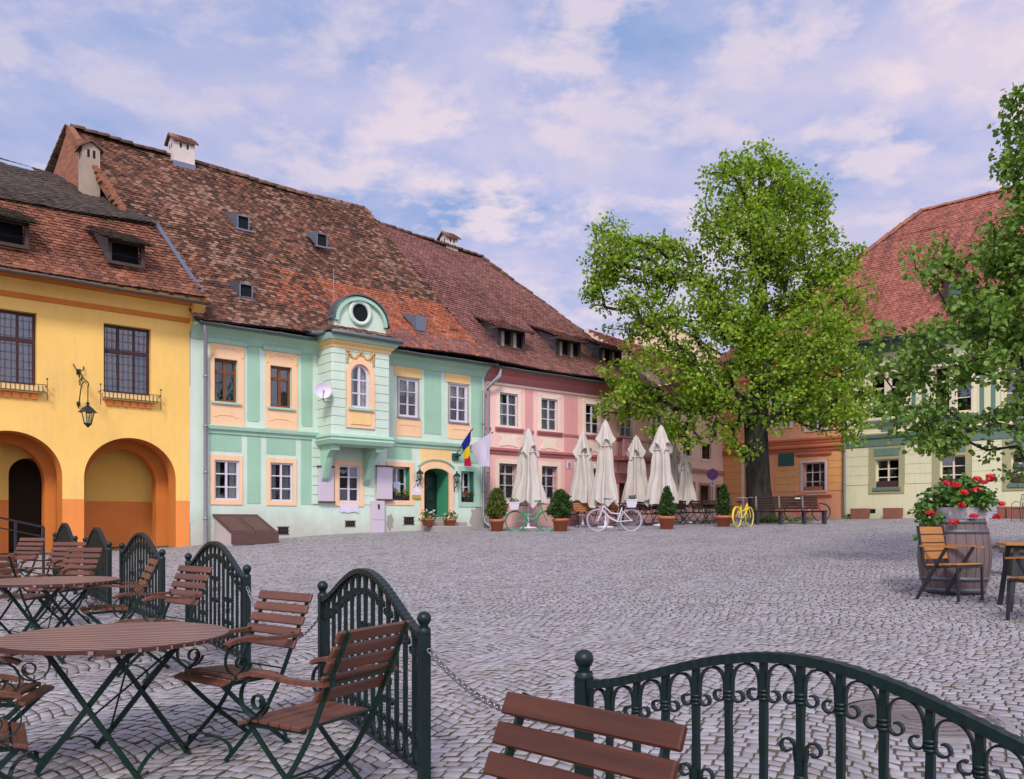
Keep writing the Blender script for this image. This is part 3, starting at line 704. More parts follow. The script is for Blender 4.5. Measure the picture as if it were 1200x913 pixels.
# ================================================================== yellow house
def yellow():
    H=House('yellow_house','bright yellow house with two orange lined arcade arches and brown windows','house',onl(-4.5),E0)
    xl=-6.2; xr=H.at(222.5,500)[0]
    zt=H.at(222.5,378)[1]+.5; zw=H.at(222.5,587)[1]; zb=-.6
    # windows
    r2=H.rect(121.5,382,177,462); r1=(r2[0]-(H.at(121.5,420)[0]-H.at(-12,420)[0]),)*1
    x1b=H.at(43,420)[0]; r1=(x1b-(r2[1]-r2[0]),x1b,r2[2],r2[3])
    for r in (r1,r2): H.hole(r)
    a2x=(H.at(98.5,580)[0],H.at(206,580)[0]); az=H.at(150,513)[1]; wA=a2x[1]-a2x[0]; zs=az-wA*.47
    a1r=H.at(73,580)[0]; a1x=(a1r-wA,a1r)
    # far arch ends inside the wall: keep the front wide enough
    H.wall(min(xl,a1x[0]-1.2),xr,zb,zt,[Y_PL,OR_PL,OR_DK,INTER],matfn=lambda x,z:1 if z<zw else 0,zb=(zw,),arches=((*a2x,zs,az,2,.62),(*a1x,zs,az,2,.62)),depth=.22)
    xL=min(xl,a1x[0]-1.2)
    # vaulted walk behind the arches
    k=MB(); D0=.62; D1=1.95; zc=az+.35
    d0=H.at(10,590,D1)[0]; d1=H.at(56,590,D1)[0]; dt=H.at(33,537,D1)[1]; XA,XB=d0-.2,d1+.2
    for z0,z1,mi in ((zb,zw,1),(zw,zc,0)):
        k.quad((XB,D1,z0),(xr-.05,D1,z0),(xr-.05,D1,z1),(XB,D1,z1),mi)
        k.quad((xr-.05,D0,z0),(xr-.05,D1,z0),(xr-.05,D1,z1),(xr-.05,D0,z1),mi)
        pass
    k.quad((xL,D0,zc),(xr-.05,D0,zc),(xr-.05,D1,zc),(xL,D1,zc),0)
    for q0,q1 in ((xL,a1x[0]),(a1x[1],a2x[0]),(a2x[1],xr-.05)): k.quad((q0,D0,zb),(q1,D0,zb),(q1,D0,zc),(q0,D0,zc),1)
    k.quad((xL,D0,az+.001),(xr-.05,D0,az+.001),(xr-.05,D0,zc),(xL,D0,zc),0)
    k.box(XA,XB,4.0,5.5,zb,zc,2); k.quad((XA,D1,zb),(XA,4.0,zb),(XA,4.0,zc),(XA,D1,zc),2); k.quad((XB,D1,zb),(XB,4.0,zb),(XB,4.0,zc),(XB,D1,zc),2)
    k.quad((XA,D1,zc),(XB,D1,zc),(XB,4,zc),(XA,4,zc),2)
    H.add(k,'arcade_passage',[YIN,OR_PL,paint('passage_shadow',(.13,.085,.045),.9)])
    H.wall(xL,XB,zb,zc,[YIN,OR_PL,OR_DK,INTER],b=D1,name='passage_wall',holes=[],zb=(zw,),matfn=lambda x,z:1 if z<zw else 0,arches=((d0,d1,dt-(d1-d0)*.48,dt,2,.5),))
    # inner arches (orange ribs) across the walk
    for ax in (a2x,a1x):
        m=MB(); N=24; a,c=ax[0]+.28,ax[1]-.20; cx=(a+c)/2; rx=(c-a)/2; z1=az-.22; zs2=zs-.1; rz=z1-zs2; b=1.05
        pts=[(cx-rx*math.cos(math.pi*i/N),zs2+rz*math.sin(math.pi*i/N)) for i in range(N+1)]
        for i in range(N):
            p,q=pts[i],pts[i+1]; m.quad((p[0],b,p[1]),(q[0],b,q[1]),(q[0],b,zc),(p[0],b,zc)); m.quad((p[0],b,p[1]),(p[0],b+.35,p[1]),(q[0],b+.35,q[1]),(q[0],b,q[1]))
        for x0,x1,xx in ((ax[0]-.45,a,a),(c,ax[1]+(.3 if ax is a2x else .45),c)):
            m.quad((x0,b,zb),(x1,b,zb),(x1,b,zc),(x0,b,zc)); m.quad((xx,b,zb),(xx,b+.35,zb),(xx,b+.35,zs2),(xx,b,zs2))
        H.add(m,'arch_rib',OR_DK)
    # windows with leaded upper lights, shelf with iron rail and painted blocks
    for r in (r1,r2):
        w_=H.window(r,DARKBR,cols=3,rows=(.62,),recess=.16,fw=.07,mw=.06,curtain=CURTD,cmode='low' if r is r2 else 'full',glass=GLASSD,cross=.62)
        y=.16-.02; k=MB()
        for i in range(1,9): x=r[0]+(r[1]-r[0])*i/9; k.box(x-.004,x+.004,y,y+.006,r[2],r[3])
        for j in range(1,9): z=r[2]+(r[3]-r[2])*j/9; k.box(r[0],r[1],y+.001,y+.007,z-.004,z+.004)
        H.add(k,'window_grille',BLACKM,w_)
        k=MB(); k.chbox(r[0]-.05,r[1]+.12,-.17,.02,r[2]-.19,r[2]-.01,.01); sh=H.add(k,'window_ledge',YTRIM,w_)
        k=MB(); yy=-.19; 
        for z in (r[2]+.02,r[2]-.16): k.box(r[0]-.12,r[1]+.2,yy-.008,yy+.008,z-.008,z+.008)
        n=15
        for i in range(n+1):
            x=r[0]-.12+(r[1]-r[0]+.32)*i/n
            k.box(x-.006,x+.006,yy-.006,yy+.006,r[2]-.16,r[2]+(.02 if i not in (0,n) else .16))
            if i in (0,n): k.box(x-.01,x+.01,yy-.01,.0,r[2]-.01,r[2]+.01); k.ball((x,yy,r[2]+.17),.025,8); k.box(x-.008,x+.008,yy-.008,yy+.008,r[2]-.36,r[2]-.16)
        H.add(k,'ledge_rail',BLACKM,w_)
        k=MB()
        for i in range(6):
            x=r[0]+.06+(r[1]-r[0]-.0)*i/6; k.chbox(x,x+.15,-.06,.02,r[2]-.34,r[2]-.20,.006)
        H.add(k,'ledge_block',OR_PL,w_)
    # cornice: painted bands under a boxed eave
    z0=H.at(222.5,378)[1]; 
    H.moulding(xL,xr+.02,[(.0,z0-.02),(-.05,z0-.02),(-.07,z0+.10),(0,z0+.10)],OR_DK,'belt_course')
    H.moulding(xL,xr+.04,[(0,z0+.10),(-.06,z0+.10),(-.10,z0+.30),(-.16,z0+.42),(0,z0+.46)],Y_PL,'cornice')
    H.moulding(xL,xr+.10,[(0,z0+.462),(-.20,z0+.42),(-.23,z0+.52),(0,z0+.54)],OR_DK,'cornice_band')
    k=MB(); ze=z0+.55; k.box(xL,xr+.34,-.62,0,ze,ze+.05); H.add(k,'eave_soffit',Y_PL)
    k=MB(); 
    i=0; x=xL
    while x<xr+.2: k.box(x,x+.10,-.60,-.02,ze-.05,ze-.002); x+=.42
    H.add(k,'eave_bracket',OR_DK)
    H.moulding(xr-.02,xr+.30,[(0,z0-.25),(-.05,z0-.25),(-.12,z0+.05),(-.30,z0+.30),(-.52,ze),(0,ze)],Y_PL,'eave_console')
    # roof: steep lower slope, darker flatter upper slope
    eb=-.68; L=lambda px,py,b:H.at(px,py,b)
    er=L(241,354,eb); e0=L(0,316,eb)
    def line(p,q,x): return p[1]+(q[1]-p[1])*(x-p[0])/(q[0]-p[0])
    xa=xL-.6
    t0=L(0,232,2.0); t1=L(181,264,2.0)
    top_r=(t1[0],2.0,t1[1]); top_l=(xa,2.0,line(t0,t1,xa))
    zl=line(e0,er,xa)
    low=H.roof((xa,eb,zl),(er[0],eb,er[1]),top_l,top_r,[T_YEL,UNDER],'roof',seed=3,flare=.10)
    u0=L(0,188,6.6); u1=L(66,206,6.6)
    up_l=(xa,6.6,line(u0,u1,xa)); up_r=(u1[0],6.6,u1[1])
    off=Vector((0,-.16,-.03))
    H.roof(Vector(top_l)+off,Vector(top_r)+off,up_l,up_r,[T_MOSS,UNDER],'upper_roof',seed=9,ex=.14,wav=.035)
    k=MB(); k.quad((xa,6.6,up_l[2]),(up_r[0],6.6,up_r[2]),(up_r[0]-1.2,11,7),(xa,11,7)); k.quad((xa,11,7),(up_r[0]-1.2,11,7),(up_r[0]-1.2,11,-1),(xa,11,-1))
    k.add([(xa,0,-1),(xa,11,-1),(xa,11,7),(xa,6.6,up_l[2]),(xa,2,top_l[2]),(xa,eb,zl),(xa,0,zl)],[tuple(range(7))])
    H.add(k,'rear_roof',UNDER)
    H.gutter(xa,er[0]+.10,eb-.08,er[1]-.02,BRASSG,.085)
    # lead flashing down the junction with the taller roof
    k=MB(); k.sweep([Vector(up_r)+Vector((.03,0,.05)),Vector(top_r)+Vector((.05,.0,.07))],.16,.03,(1,0,.2)); pts=[Vector(top_r).lerp(Vector((er[0]-.02,eb,er[1])),f)+Vector((.05,0,.07+.10*max(0,f-.6))) for f in (0,.25,.5,.75,.92)]
    k.sweep(pts,.13,.03,(1,0,.2)); H.add(k,'flashing',ZINC)
    # dormers: shed hoods grown over with moss
    Nn=Vector((er[0]-xa,0,er[1]-zl)).cross(Vector(top_l)-Vector((xa,eb,zl))); 
    for (px_,py_) in ((147,306),(8,282)):
        p=H.onplane(px_,py_,top_r,Nn); o=thing('dormer',None,None,(p.x,p.y,p.z)); o.parent=H.o
        w_,h_=.92,.50
        k=MB(); y=-.12
        k.box(-w_/2,-w_/2+.09,y,y+.09,-.12,h_); k.box(w_/2-.09,w_/2,y,y+.09,-.12,h_); k.box(-w_/2,w_/2,y-.02,y+.09,-.16,-.08); k.box(-w_/2,w_/2,y,y+.09,h_-.08,h_); k.build('dormer_frame',DARKWD,o)
        k=MB(); k.quad((-w_/2+.09,y+.30,-.1),(w_/2-.09,y+.30,-.1),(w_/2-.09,y+.30,h_),(-w_/2+.09,y+.30,h_)); 
        k.box(-w_/2+.1,w_/2-.1,y+.05,y+.07,.10,.13); k.build('dormer_opening',INTER,o)
        k=MB()
        for sx in (-1,1): k.add([(sx*w_/2,y,-.15),(sx*w_/2,y,h_),(sx*(w_/2+.1),1.05,h_+.46)],[(0,1,2)])
        k.build('dormer_cheek',ZINC,o)
        hd=House.__new__(House); hd.o=o
        House.roof(hd,(-w_/2-.22,y-.28,h_-.06),(w_/2+.22,y-.28,h_-.06),(-w_/2-.30,1.25,h_+.66),(w_/2+.05,1.25,h_+.66),[T_MOSS,UNDER],'dormer_roof',seed=int(px_)+2,ex=.13,tw=.17,wav=.03)
    # skylight strip near the ridge
    Nu=(Vector(up_r)-Vector(up_l)).cross(Vector(top_l)-Vector(up_l))
    a,b,c,d=[H.onplane(q[0],q[1],up_r,Nu)+Vector((0,-.05,.07)) for q in ((-8,192),(40,203),(36,199),(-8,188))]
    k=MB(); k.add([a,b,c,d,a-Vector((0,0,.1)),b-Vector((0,0,.1)),c-Vector((0,0,.1)),d-Vector((0,0,.1))],[(0,1,2,3),(0,1,5,4),(1,2,6,5),(2,3,7,6),(3,0,4,7)]); H.add(k,'skylight',GLASSD if False else paint('skylight_glass',(.25,.33,.45),.08))
    return H,top_r,up_r,Nu
YH,Y_top,Y_up,Y_N=yellow()

# wall lantern between the yellow windows
def lantern(name,label,H,px,py,h,arm,size,yb=0.0,glassc=(.5,.5,.42)):
    x,z=H.at(px,py,yb-arm); w=H.world(x,0,z)
    o=thing(name,label,'lantern',w,math.atan2(H.e.y,H.e.x))
    s=size
    k=MB()
    k.lathe([(.01*s,.62*s),(.035*s,.60*s),(.05*s,.56*s),(.03*s,.53*s),(.06*s,.50*s),(.14*s,.44*s),(.235*s,.34*s),(.255*s,.335*s),(.255*s,.32*s),(.16*s,.32*s)],6,0,(0,-arm,0),False); k.build('lantern_cap',BLACKM,o)
    k=MB()
    for i in range(6):
        t_=math.pi/3*i; k.tube([(.165*s*math.cos(t_),-arm+.165*s*math.sin(t_),.33*s),(.095*s*math.cos(t_),-arm+.095*s*math.sin(t_),.02*s)],.010*s,5)
    k.lathe([(.11*s,.03*s),(.11*s,.0),(.06*s,-.04*s),(.03*s,-.08*s),(.001,-.10*s)],6,0,(0,-arm,0),False); k.build('lantern_cage',BLACKM,o)
    k=MB(); k.lathe([(.155*s,.32*s),(.088*s,.03*s)],6,0,(0,-arm,0),False); k.build('lantern_glass',GLASS,o)
    k=MB(); k.lathe([(.001,.06*s),(.03*s,.07*s),(.035*s,.18*s),(.001,.22*s)],8,0,(0,-arm,0)); k.build('bulb',paint('bulb_white',(.7,.65,.5),.4),o)
    return o,s
def big_lantern():
    H=YH; o,s=lantern('wall_lantern','black iron lantern hanging from a scrolled arm on the yellow front',H,103,497,0,.95,.9)
    k=MB(); a=.95
    k.tube([(0,-a,.60*s),(0,-a,.92)],.012,6)
    pts=[(0,-a,.92),(0,-a-.06,.97),(0,-a-.02,1.03),(0,-.50,1.20),(0,-.15,1.42),(0,0,1.46)]
    k.tube(pts,.016,6)
    k.tube([(0,0,.50),(0,-.06,.55),(0,-.14,.75),(0,-.26,.98),(0,-.48,1.12),(0,-.72,1.06)],.014,6)
    for (cy,cz,r_) in ((-.16,1.14,.10),(-.34,1.20,.06),(-.10,1.30,.05)): k.tube([(0,cy+r_*math.cos(i*.55)*(1-i*.03),cz+r_*math.sin(i*.55)*(1-i*.03)) for i in range(14)],.010,5)
    k.tube([(-.12,-.02,1.62),(-.10,-.10,1.50),(0,-.12,1.44)],.014,6); k.tube([(.12,-.02,1.58),(.10,-.08,1.48),(0,-.10,1.42)],.014,6)
    k.box(-.04,.04,-.02,.0,.55,.66); k.box(-.05,.05,-.02,0,1.36,1.5)
    k.build('bracket',BLACKM,o)
big_lantern()

# ================================================================== green house
def green():
    H=House('green_house','mint green house with peach window frames, arched bay and round-topped gable','house',P0,E0)
    xg=H.at(223,500)[0]; rx=H.at(568,520)[0]; zt=H.at(237,384)[1]+.02; zb=-.3
    h=lambda *a:H.rect(*a)
    W=dict(w1=h(251,421,278,471),w2=h(316.5,429.5,341.5,477.5),w3=h(467,444,489.5,488.5),w4=h(526.5,451,547.5,494.5),
           w5=h(251,539.5,280,586),w6=h(316.5,542.5,343,587.5),w7=h(397,545.5,421,588.5),w8=h(458,547,480,586.5),w9=h(540,552.5,555,588.5))
    door=h(496,549,525.5,608); zd=H.at(510,606)[1]
    for k_,r in W.items(): H.hole(r,1 if k_ in('w8','w9') else 0)
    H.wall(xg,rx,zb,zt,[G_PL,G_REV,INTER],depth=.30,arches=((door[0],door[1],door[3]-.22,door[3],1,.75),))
    # panels and pilaster strips
    zc=lambda px,py:H.at(px,py)[1]
    def surr(key,outer,mat): return H.surround(h(*outer),W[key],mat)
    DK=G_DK
    # bay (oriel) runs from s0 to s1, projecting
    B=.92; s0=H.at(373,450)[0]; s1=H.at(455.5,450,-B)[0]; zb0=H.at(415,512,-B)[1]; zb1=H.at(415,402,-B)[1]
    for r in ((289.5,402,304,494),(353,411,366,500)): H.panel(h(*r),DK,round_top=True)
    H.panel(h(497,432,517,509),DK); H.panel(h(552,440,565,512),DK,proud=.008)
    for r in ((246,508,283,529),(312,511.5,346.5,533),(453.5,520,482.5,538),(536,529,562,543)): H.panel(h(*r),DK,proud=.009)
    for r in ((289.5,510,305.5,590.5),(352.5,514,365,591.5)): H.panel(h(*r),DK,proud=.009)
    H.panel(h(492.5,523,528.5,546),YTRIM,proud=.010)
    # windows
    def win(key,frame,outer,mat,rows,curtain=None,cmode='sides',glass=None,**kw):
        w_=H.window(W[key],frame,2,rows,curtain=curtain,cmode=cmode,glass=glass,recess=kw.pop('recess',.10),**kw)
        H.surround(h(*outer),W[key],mat,0,w_,.028); return w_
    for key,o_,cur in (('w1',(246,404,286,500),CURTG),('w2',(311,413,348.5,503),None)):
        w_=win(key,BROWNP,o_,PEACH,(.70,),cur,'sides',GLASSD if key=='w2' else GLASS,cross=.70,fw=.07,mw=.05)
        a,c,d,e=h(*o_); r=W[key]
        H.moulding(a-.10,c+.10,[(0,e+.0),(-.07,e+.0),(-.10,e+.07),(-.13,e+.12),(0,e+.13)],G_MD,'window_hood',w_)
        H.box('window_sill',r[0]-.10,r[1]+.10,-.09,.02,r[2]-.075,r[2]-.012,G_MD,w_)
        k=MB()
        for sg,zz in ((1,(r[3]+e)/2+.05),(1,(r[2]+d)/2-.08)):
            xs=[r[0]-.02,r[0]+.06,r[0]+.12,r[1]-.12,r[1]-.06,r[1]+.02]; zs=[zz,zz,zz+.05,zz+.05,zz,zz]
            H.add(MB().sweep([(x,-.032,z) for x,z in zip(xs,zs)],.018,.02,(0,1,0)),'surround_relief',YTRIM,w_)
        for xx in (a+.02,c-.10): H.add(MB().chbox(xx,xx+.08,-.045,-.02,e-.35,e-.01,.006),'surround_console',YTRIM,w_)
    for key,t_,b_ in (('w3',(462,430,493.5,444.5),(464,488.5,494,511.5)),('w4',(522,438,550.5,451.5),(525,494.5,552.5,515))):
        w_=H.window(W[key],WHITEP,2,(.33,.66),recess=.04,curtain=CURT,cmode='high',fw=.065,thick=.07)
        r=W[key]; a,c,d,e=h(*t_); H.panel((a,c,r[3]+.05,e),YTRIM,proud=.03,name='window_head',parent=w_)
        H.moulding(a-.05,c+.05,[(0,e),(-.06,e),(-.10,e+.09),(0,e+.10)],G_MD,'window_hood',w_)
        a,c,d,e=h(*b_); H.panel((a,c,d,r[2]-.06),PEACH,proud=.02,name='window_apron',parent=w_)
        H.box('window_sill',r[0]-.06,r[1]+.06,-.07,.02,r[2]-.06,r[2]-.01,GREY,w_)
        k=MB(); zz=(d+r[2])/2; k.sweep([(a+.12,-.024,zz-.03),(a+.16,-.024,zz+.05),(c-.16,-.024,zz+.05),(c-.12,-.024,zz-.03)],.02,.02,(0,1,0)); H.add(k,'surround_relief',YTRIM,w_)
        q=MB(); q.box(r[0]-.06,r[0]-.005,-.012,.02,r[2],r[3]+.05); q.box(r[1]+.005,r[1]+.06,-.012,.02,r[2],r[3]+.05); q.box(r[0]-.06,r[1]+.06,-.012,.02,r[3]+.005,r[3]+.05); H.add(q,'window_surround',STONE,w_)
    win('w5',WHITEP,(246.5,533.5,284,591.5),PEACH,(.33,.66),CURT,'sides',recess=.03)
    win('w6',WHITEP,(312,537,347,592.5),PEACH,(.33,.66),CURT,'sides',recess=.03)
    w7=win('w7',WHITEP,(391.5,540,426,593.5),PEACH,(.36,.68),CURTD,'right',recess=.03)
    w8=win('w8',WHITEP,(453,541.5,485,592),PEACH,(.5,),CURT,'left',recess=.24)
    w9=win('w9',WHITEP,(537,547,563,594),G_MD,(.5,),CURT,'left',recess=.24)
    q=W['w7']; H.add(MB().plate([(q[0]+.05,q[2]-.34),(q[0]+.16,q[2]-.30),(q[0]+.3,q[2]-.34),(q[1]-.2,q[2]-.30),(q[1]-.03,q[2]-.35),(q[1]-.06,q[2]-.06),(q[0]+.02,q[2]-.05)],-.034,-.029),'paper_notice',paint('paper',(.66,.6,.7),.8),w7)
    q=W['w8']; H.add(MB().box(q[0]+.24,q[0]+.50,.22,.235,q[2]+.26,q[2]+.62),'paper_notice',paint('paper_blue',(.55,.62,.75),.8),w8)
    # belt course
    for x0,x1 in ((-.02,s0),(s1+.02,rx)):
        z=H.at(241,503)[1] if x0<1 else H.at(480,520.5)[1]
        H.moulding(x0+(.12 if x0<1 else 0),x1,[(0,z-.10),(-.04,z-.10),(-.05,z-.02),(-.11,z+.02),(-.13,z+.11),(-.03,z+.15),(0,z+.15)],G_MD,'belt_course')
    # eave cove
    ze=H.at(237,379,-.38)[1]
    for x0,x1 in ((xg,s0),(s1,rx)):
        H.moulding(x0,x1,[(0,ze-.36),(-.04,ze-.36),(-.07,ze-.30),(-.14,ze-.18),(-.28,ze-.07),(-.36,ze-.04),(-.36,ze+.04),(0,ze+.06)],G_MD,'cornice')
    # ---- bay
    wr=H.rect(410.5,427,433,478.5,-B)
    hz=[(*wr,0)]
    H.wall(s0,s1,zb0,zb1,[G_PL,INTER],b=-B,name='bay_wall',holes=hz,depth=.16,room=.5)
    k=MB(); k.quad((s0,-B,zb0),(s0,0,zb0),(s0,0,zb1),(s0,-B,zb1)); k.quad((s1,-B,zb0),(s1,0,zb0),(s1,0,zb1),(s1,-B,zb1)); k.quad((s0,-B,zb0),(s1,-B,zb0),(s1,0,zb0),(s0,0,zb0)); H.add(k,'bay_side',G_PL)
    so=H.rect(405.5,419,438.5,502,-B)
    H.bands(s0-.0,so[0]-.02,zb0+.05,zb1-.12,.27,G_PL,-B); H.bands(so[1]+.02,s1,zb0+.05,zb1-.12,.27,G_PL,-B); H.bands(so[0]-.02,so[1]+.02,so[3]+.14,zb1-.12,.27,G_PL,-B,proud=.018,gap=.004)
    H.sidebands(-B,0,s0,zb0+.05,zb1-.12,.27,G_PL)
    w_=H.window(wr,WHITEP,2,(.34,.64),b=-B,recess=.05,fw=.075,mw=.04,curtain=CURT,cmode='sides',arch=True)
    # arched surround
    k=MB(); cx=(wr[0]+wr[1])/2; wd=wr[1]-wr[0]; zs=wr[3]-wd*.51; N=20
    for i in range(N):
        t0,t1=math.pi*i/N,math.pi*(i+1)/N
        P=lambda t_,r_,rz:(cx-r_*math.cos(t_),zs+rz*math.sin(t_))
        a,b2=P(t0,wd/2,wr[3]-zs),P(t1,wd/2,wr[3]-zs); c,d=P(t1,(so[1]-so[0])/2,so[3]-zs),P(t0,(so[1]-so[0])/2,so[3]-zs)
        y0=-B-.05; k.quad((a[0],y0,a[1]),(b2[0],y0,b2[1]),(c[0],y0,c[1]),(d[0],y0,d[1])); k.quad((c[0],y0,c[1]),(d[0],y0,d[1]),(d[0],-B,d[1]),(c[0],-B,c[1])); k.quad((a[0],y0,a[1]),(b2[0],y0,b2[1]),(b2[0],-B+.1,b2[1]),(a[0],-B+.1,a[1]))
        rc=(wr[0] if i<N/2 else wr[1]); k.add([(a[0],-B-.004,a[1]),(b2[0],-B-.004,b2[1]),(rc,-B-.004,wr[3]+.01)],[(0,1,2)])
    k.box(so[0],wr[0],-B-.05,-B+.01,so[2],zs); k.box(wr[1],so[1],-B-.05,-B+.01,so[2],zs); k.box(wr[0],wr[1],-B-.05,-B+.01,so[2],wr[2]-.03); H.add(k,'window_surround',PEACH,w_)
    H.box('window_sill',wr[0]-.10,wr[1]+.10,-B-.12,-B,wr[2]-.08,wr[2]-.01,G_MD,w_)
    k=MB(); k.chbox(wr[0]-.02,wr[1]+.02,-B-.075,-B-.04,so[2]+.10,wr[2]-.16,.01); H.add(k,'surround_relief',YTRIM,w_)
    # stucco garland over the window
    k=MB(); zg=H.at(421,415,-B)[1]; xa,xb=H.at(407,415,-B)[0],H.at(437,415,-B)[0]
    rn=random.Random(4)
    for j in range(2):
        for i in range(13):
            f=i/12; x=xa+(xb-xa)*(j+f)/2; z=zg+.02-.14*math.sin(math.pi*f)+.04*math.cos(2*math.pi*f); k.ball((x,-B-.03,z),.038+.012*rn.random(),7)
    for x in (xa,xb):
        for i in range(6): k.ball((x+rn.uniform(-.02,.02),-B-.03,zg-.05-.05*i),.034,7)
    for x in (xa,(xa+xb)/2,xb): k.ball((x,-B-.035,zg+.06),.055,8)
    H.add(k,'stucco_garland',paint('ochre_stucco',(.60,.33,.10),.7))
    # bay cornice, foot moulding, brackets
    zc1=zb1
    def ringmould(prof,mat,name,x0=s0,x1=s1):
        k=MB(); n=len(prof)
        for i in range(n):
            (o1,z1),(o2,z2)=prof[i],prof[(i+1)%n]
            A=[(x0-o1,0,z1),(x0-o1,-B-o1,z1),(x1+o1,-B-o1,z1),(x1+o1,0,z1)]; C=[(x0-o2,0,z2),(x0-o2,-B-o2,z2),(x1+o2,-B-o2,z2),(x1+o2,0,z2)]
            for j in range(3): k.quad(A[j],A[j+1],C[j+1],C[j])
        return H.add(k,name,mat)
    ringmould([(.0,zc1-.20),(.05,zc1-.20),(.06,zc1-.12),(.13,zc1-.06),(.15,zc1),(0,zc1)],YTRIM,'bay_cornice')
    ringmould([(.0,zc1+.002),(.20,zc1+.002),(.24,zc1+.10),(.26,zc1+.16),(0,zc1+.20)],G_MD,'bay_eave')
    ringmould([(0,zb0+.06),(.10,zb0+.06),(.13,zb0-.02),(.08,zb0-.06),(.15,zb0-.12),(.09,zb0-.24),(-.10,zb0-.30),(-.3,zb0-.30)],G_MD,'bay_foot')
    for px_ in (390,440):
        x=H.at(px_,530,-B*.7)[0]; k=MB()
        pts=[(0,zb0-.27),(-B*.92,zb0-.27),(-B*.95,zb0-.42),(-B*.72,zb0-.44),(-B*.50,zb0-.62),(-B*.36,zb0-.95),(-B*.22,zb0-1.25),(-.05,zb0-1.42),(0,zb0-1.42)]
        k.prism(pts,x-.11,x+.11); k.prism([(a*1.03-.01,c) for a,c in pts[3:8]]+[(0,zb0-1.3),(0,zb0-.5)],x-.045,x+.045); H.add(k,'bay_bracket',G_MD)
    # rusticated pier strips below the bay
    zlo=H.at(371,591)[1]
    for p0,p1 in ((365.5,379),(380,391),(426.5,439)): 
        H.bands(H.at(p0,560)[0],H.at(p1,560)[0],zlo,H.at(372,511)[1]-.1,.28,G_PL,0,proud=.05 if p0<370 else .02,name='pier')
    # bay gutter
    zg=zc1+.20; k=MB(); o_=.32; path=[(s0-o_-.25,-.42,zg+.02),(s0-o_+.0,-B*.7,zg),(s0-o_+.2,-B-o_,zg),(s1+o_,-B-o_,zg-.02)]
    k.tube(path,.075,10); H.add(k,'bay_gutter',GUTTER)
    # ---- roof
    eb=-.45; l=H.at(236,376,eb); r=H.at(579,426,eb); zr=(l[1]+r[1])/2
    a=H.at(83.5,148,6.0); c=H.at(433,252,6.0); zq=(a[1]+c[1])/2
    L0,R0,L1,R1=(xg,eb,l[1]),(r[0]-.1,eb,r[1]),(a[0],6.0,a[1]),(c[0],6.0,c[1])
    N=Vector((R0[0]-L0[0],0,R0[2]-L0[2])).cross(Vector(L1)-Vector(L0))
    def pick(p,rnd):
        # newer orange tiles low down to the east of the gable, a few strays elsewhere
        xrel=p.x; v=(p.y-eb)/(6-eb)
        if xrel>s0+.9 and v<.36 and not(xrel<s1-.2 and v<.02): return (2 if rnd.random()<.85 else 1) if v<.115 and xrel>s1 else (1 if rnd.random()<.97 else 0)
        if s0-1.4<xrel<s0+1.0 and .12<v<.36 and rnd.random()<.55*(1-abs(xrel-s0+.2)/1.4): return 1
        if v<.0: return 0
        return 1 if rnd.random()<.006 else 0
    H.roof(L0,R0,L1,R1,[T_OLD,T_NEW,T_PNK,UNDER],'roof',pick=pick,seed=12,wav=.045,flare=.10,tw=.165,ex=.135)
    H.ridge(L1,R1,RIDGE_OLD,.13)
    k=MB(); k.quad(L1,R1,(R1[0]-2,12,7.2),(L1[0]-2,12,7.2)); H.add(k,'rear_roof',UNDER)
    # old brick gable over the lower neighbour, with mortared verge
    k=MB(); ap=Vector(L1); f0=Vector(L0).lerp(ap,.10); re=Vector((L1[0]-2.0,12,7.2))
    k.add([f0+Vector((-.10,0,-2)),ap+Vector((-.10,0,-.10)),re+Vector((-.1,0,-3))],[(0,1,2)]); H.add(k,'brick_gable',BRICK)
    k=MB(); n=30
    for i in range(n):
        p=ap.lerp(re,i/n*.75); q=ap.lerp(re,(i+1.35)/n*.75); k.sweep([p+Vector((-.06,0,-.02)),q+Vector((-.06,0,.03))],.26,.07,(1,0,0))
    H.add(k,'verge_tiles',RIDGE_OLD)
    H.add(MB().sweep([Vector(L0).lerp(ap,.13)+Vector((-.06,0,-.10)),ap+Vector((-.05,0,-.12))],.20,.26,(1,0,0)),'verge_board',BRICK)
    k=MB(); rn=random.Random(2)
    for i in range(26):
        f=.10+.55*i/26; p=ap.lerp(Vector(L0),f)+Vector((-.10+rn.uniform(-.05,.04),0,.02+rn.uniform(-.03,.03))); k.chbox(p.x-.10,p.x+.10,p.y-.16,p.y+.15,p.z-.12,p.z+.02+rn.uniform(0,.03),.02)
    H.add(k,'verge_bricks',BRICK)
    zl_=lambda x:l[1]+(r[1]-l[1])*(x-xg)/(r[0]-xg); H.gutter(xg+.1,s0-.30,eb-.05,zl_(xg)-.03,z2=zl_(s0)-.03); H.gutter(s1+.15,rx+.15,eb-.05,zl_(s1)-.03,z2=zl_(rx)-.03)
    # small sheet-metal roof hatches
    for (px_,py_,op) in ((283,267,1),(375,287,1),(286,348,1),(490,384,0)):
        p=H.onplane(px_,py_,L0,N); o=thing('roof_hatch',None,None,p); o.parent=H.o
        k=MB(); w_,h_=.52,.44; y0=-.18; z1=h_+.02; dep=.62
        A=[(-w_/2,y0,-.12),(w_/2,y0,-.12),(w_/2,y0,z1),(-w_/2,y0,z1)]; bk=[(-w_/2-.25,dep-.1,z1+.18),(w_/2-.05,dep-.1,z1+.18)]
        k.add(A+bk,[(3,2,5,4),(0,3,4),(1,2,5)]); t_=.05
        k.box(-w_/2,-w_/2+t_,y0-.02,y0+.05,-.12,z1); k.box(w_/2-t_,w_/2,y0-.02,y0+.05,-.12,z1); k.box(-w_/2,w_/2,y0-.02,y0+.05,z1-t_,z1); k.box(-w_/2-.1,w_/2+.1,y0-.10,y0+.02,-.19,-.12)
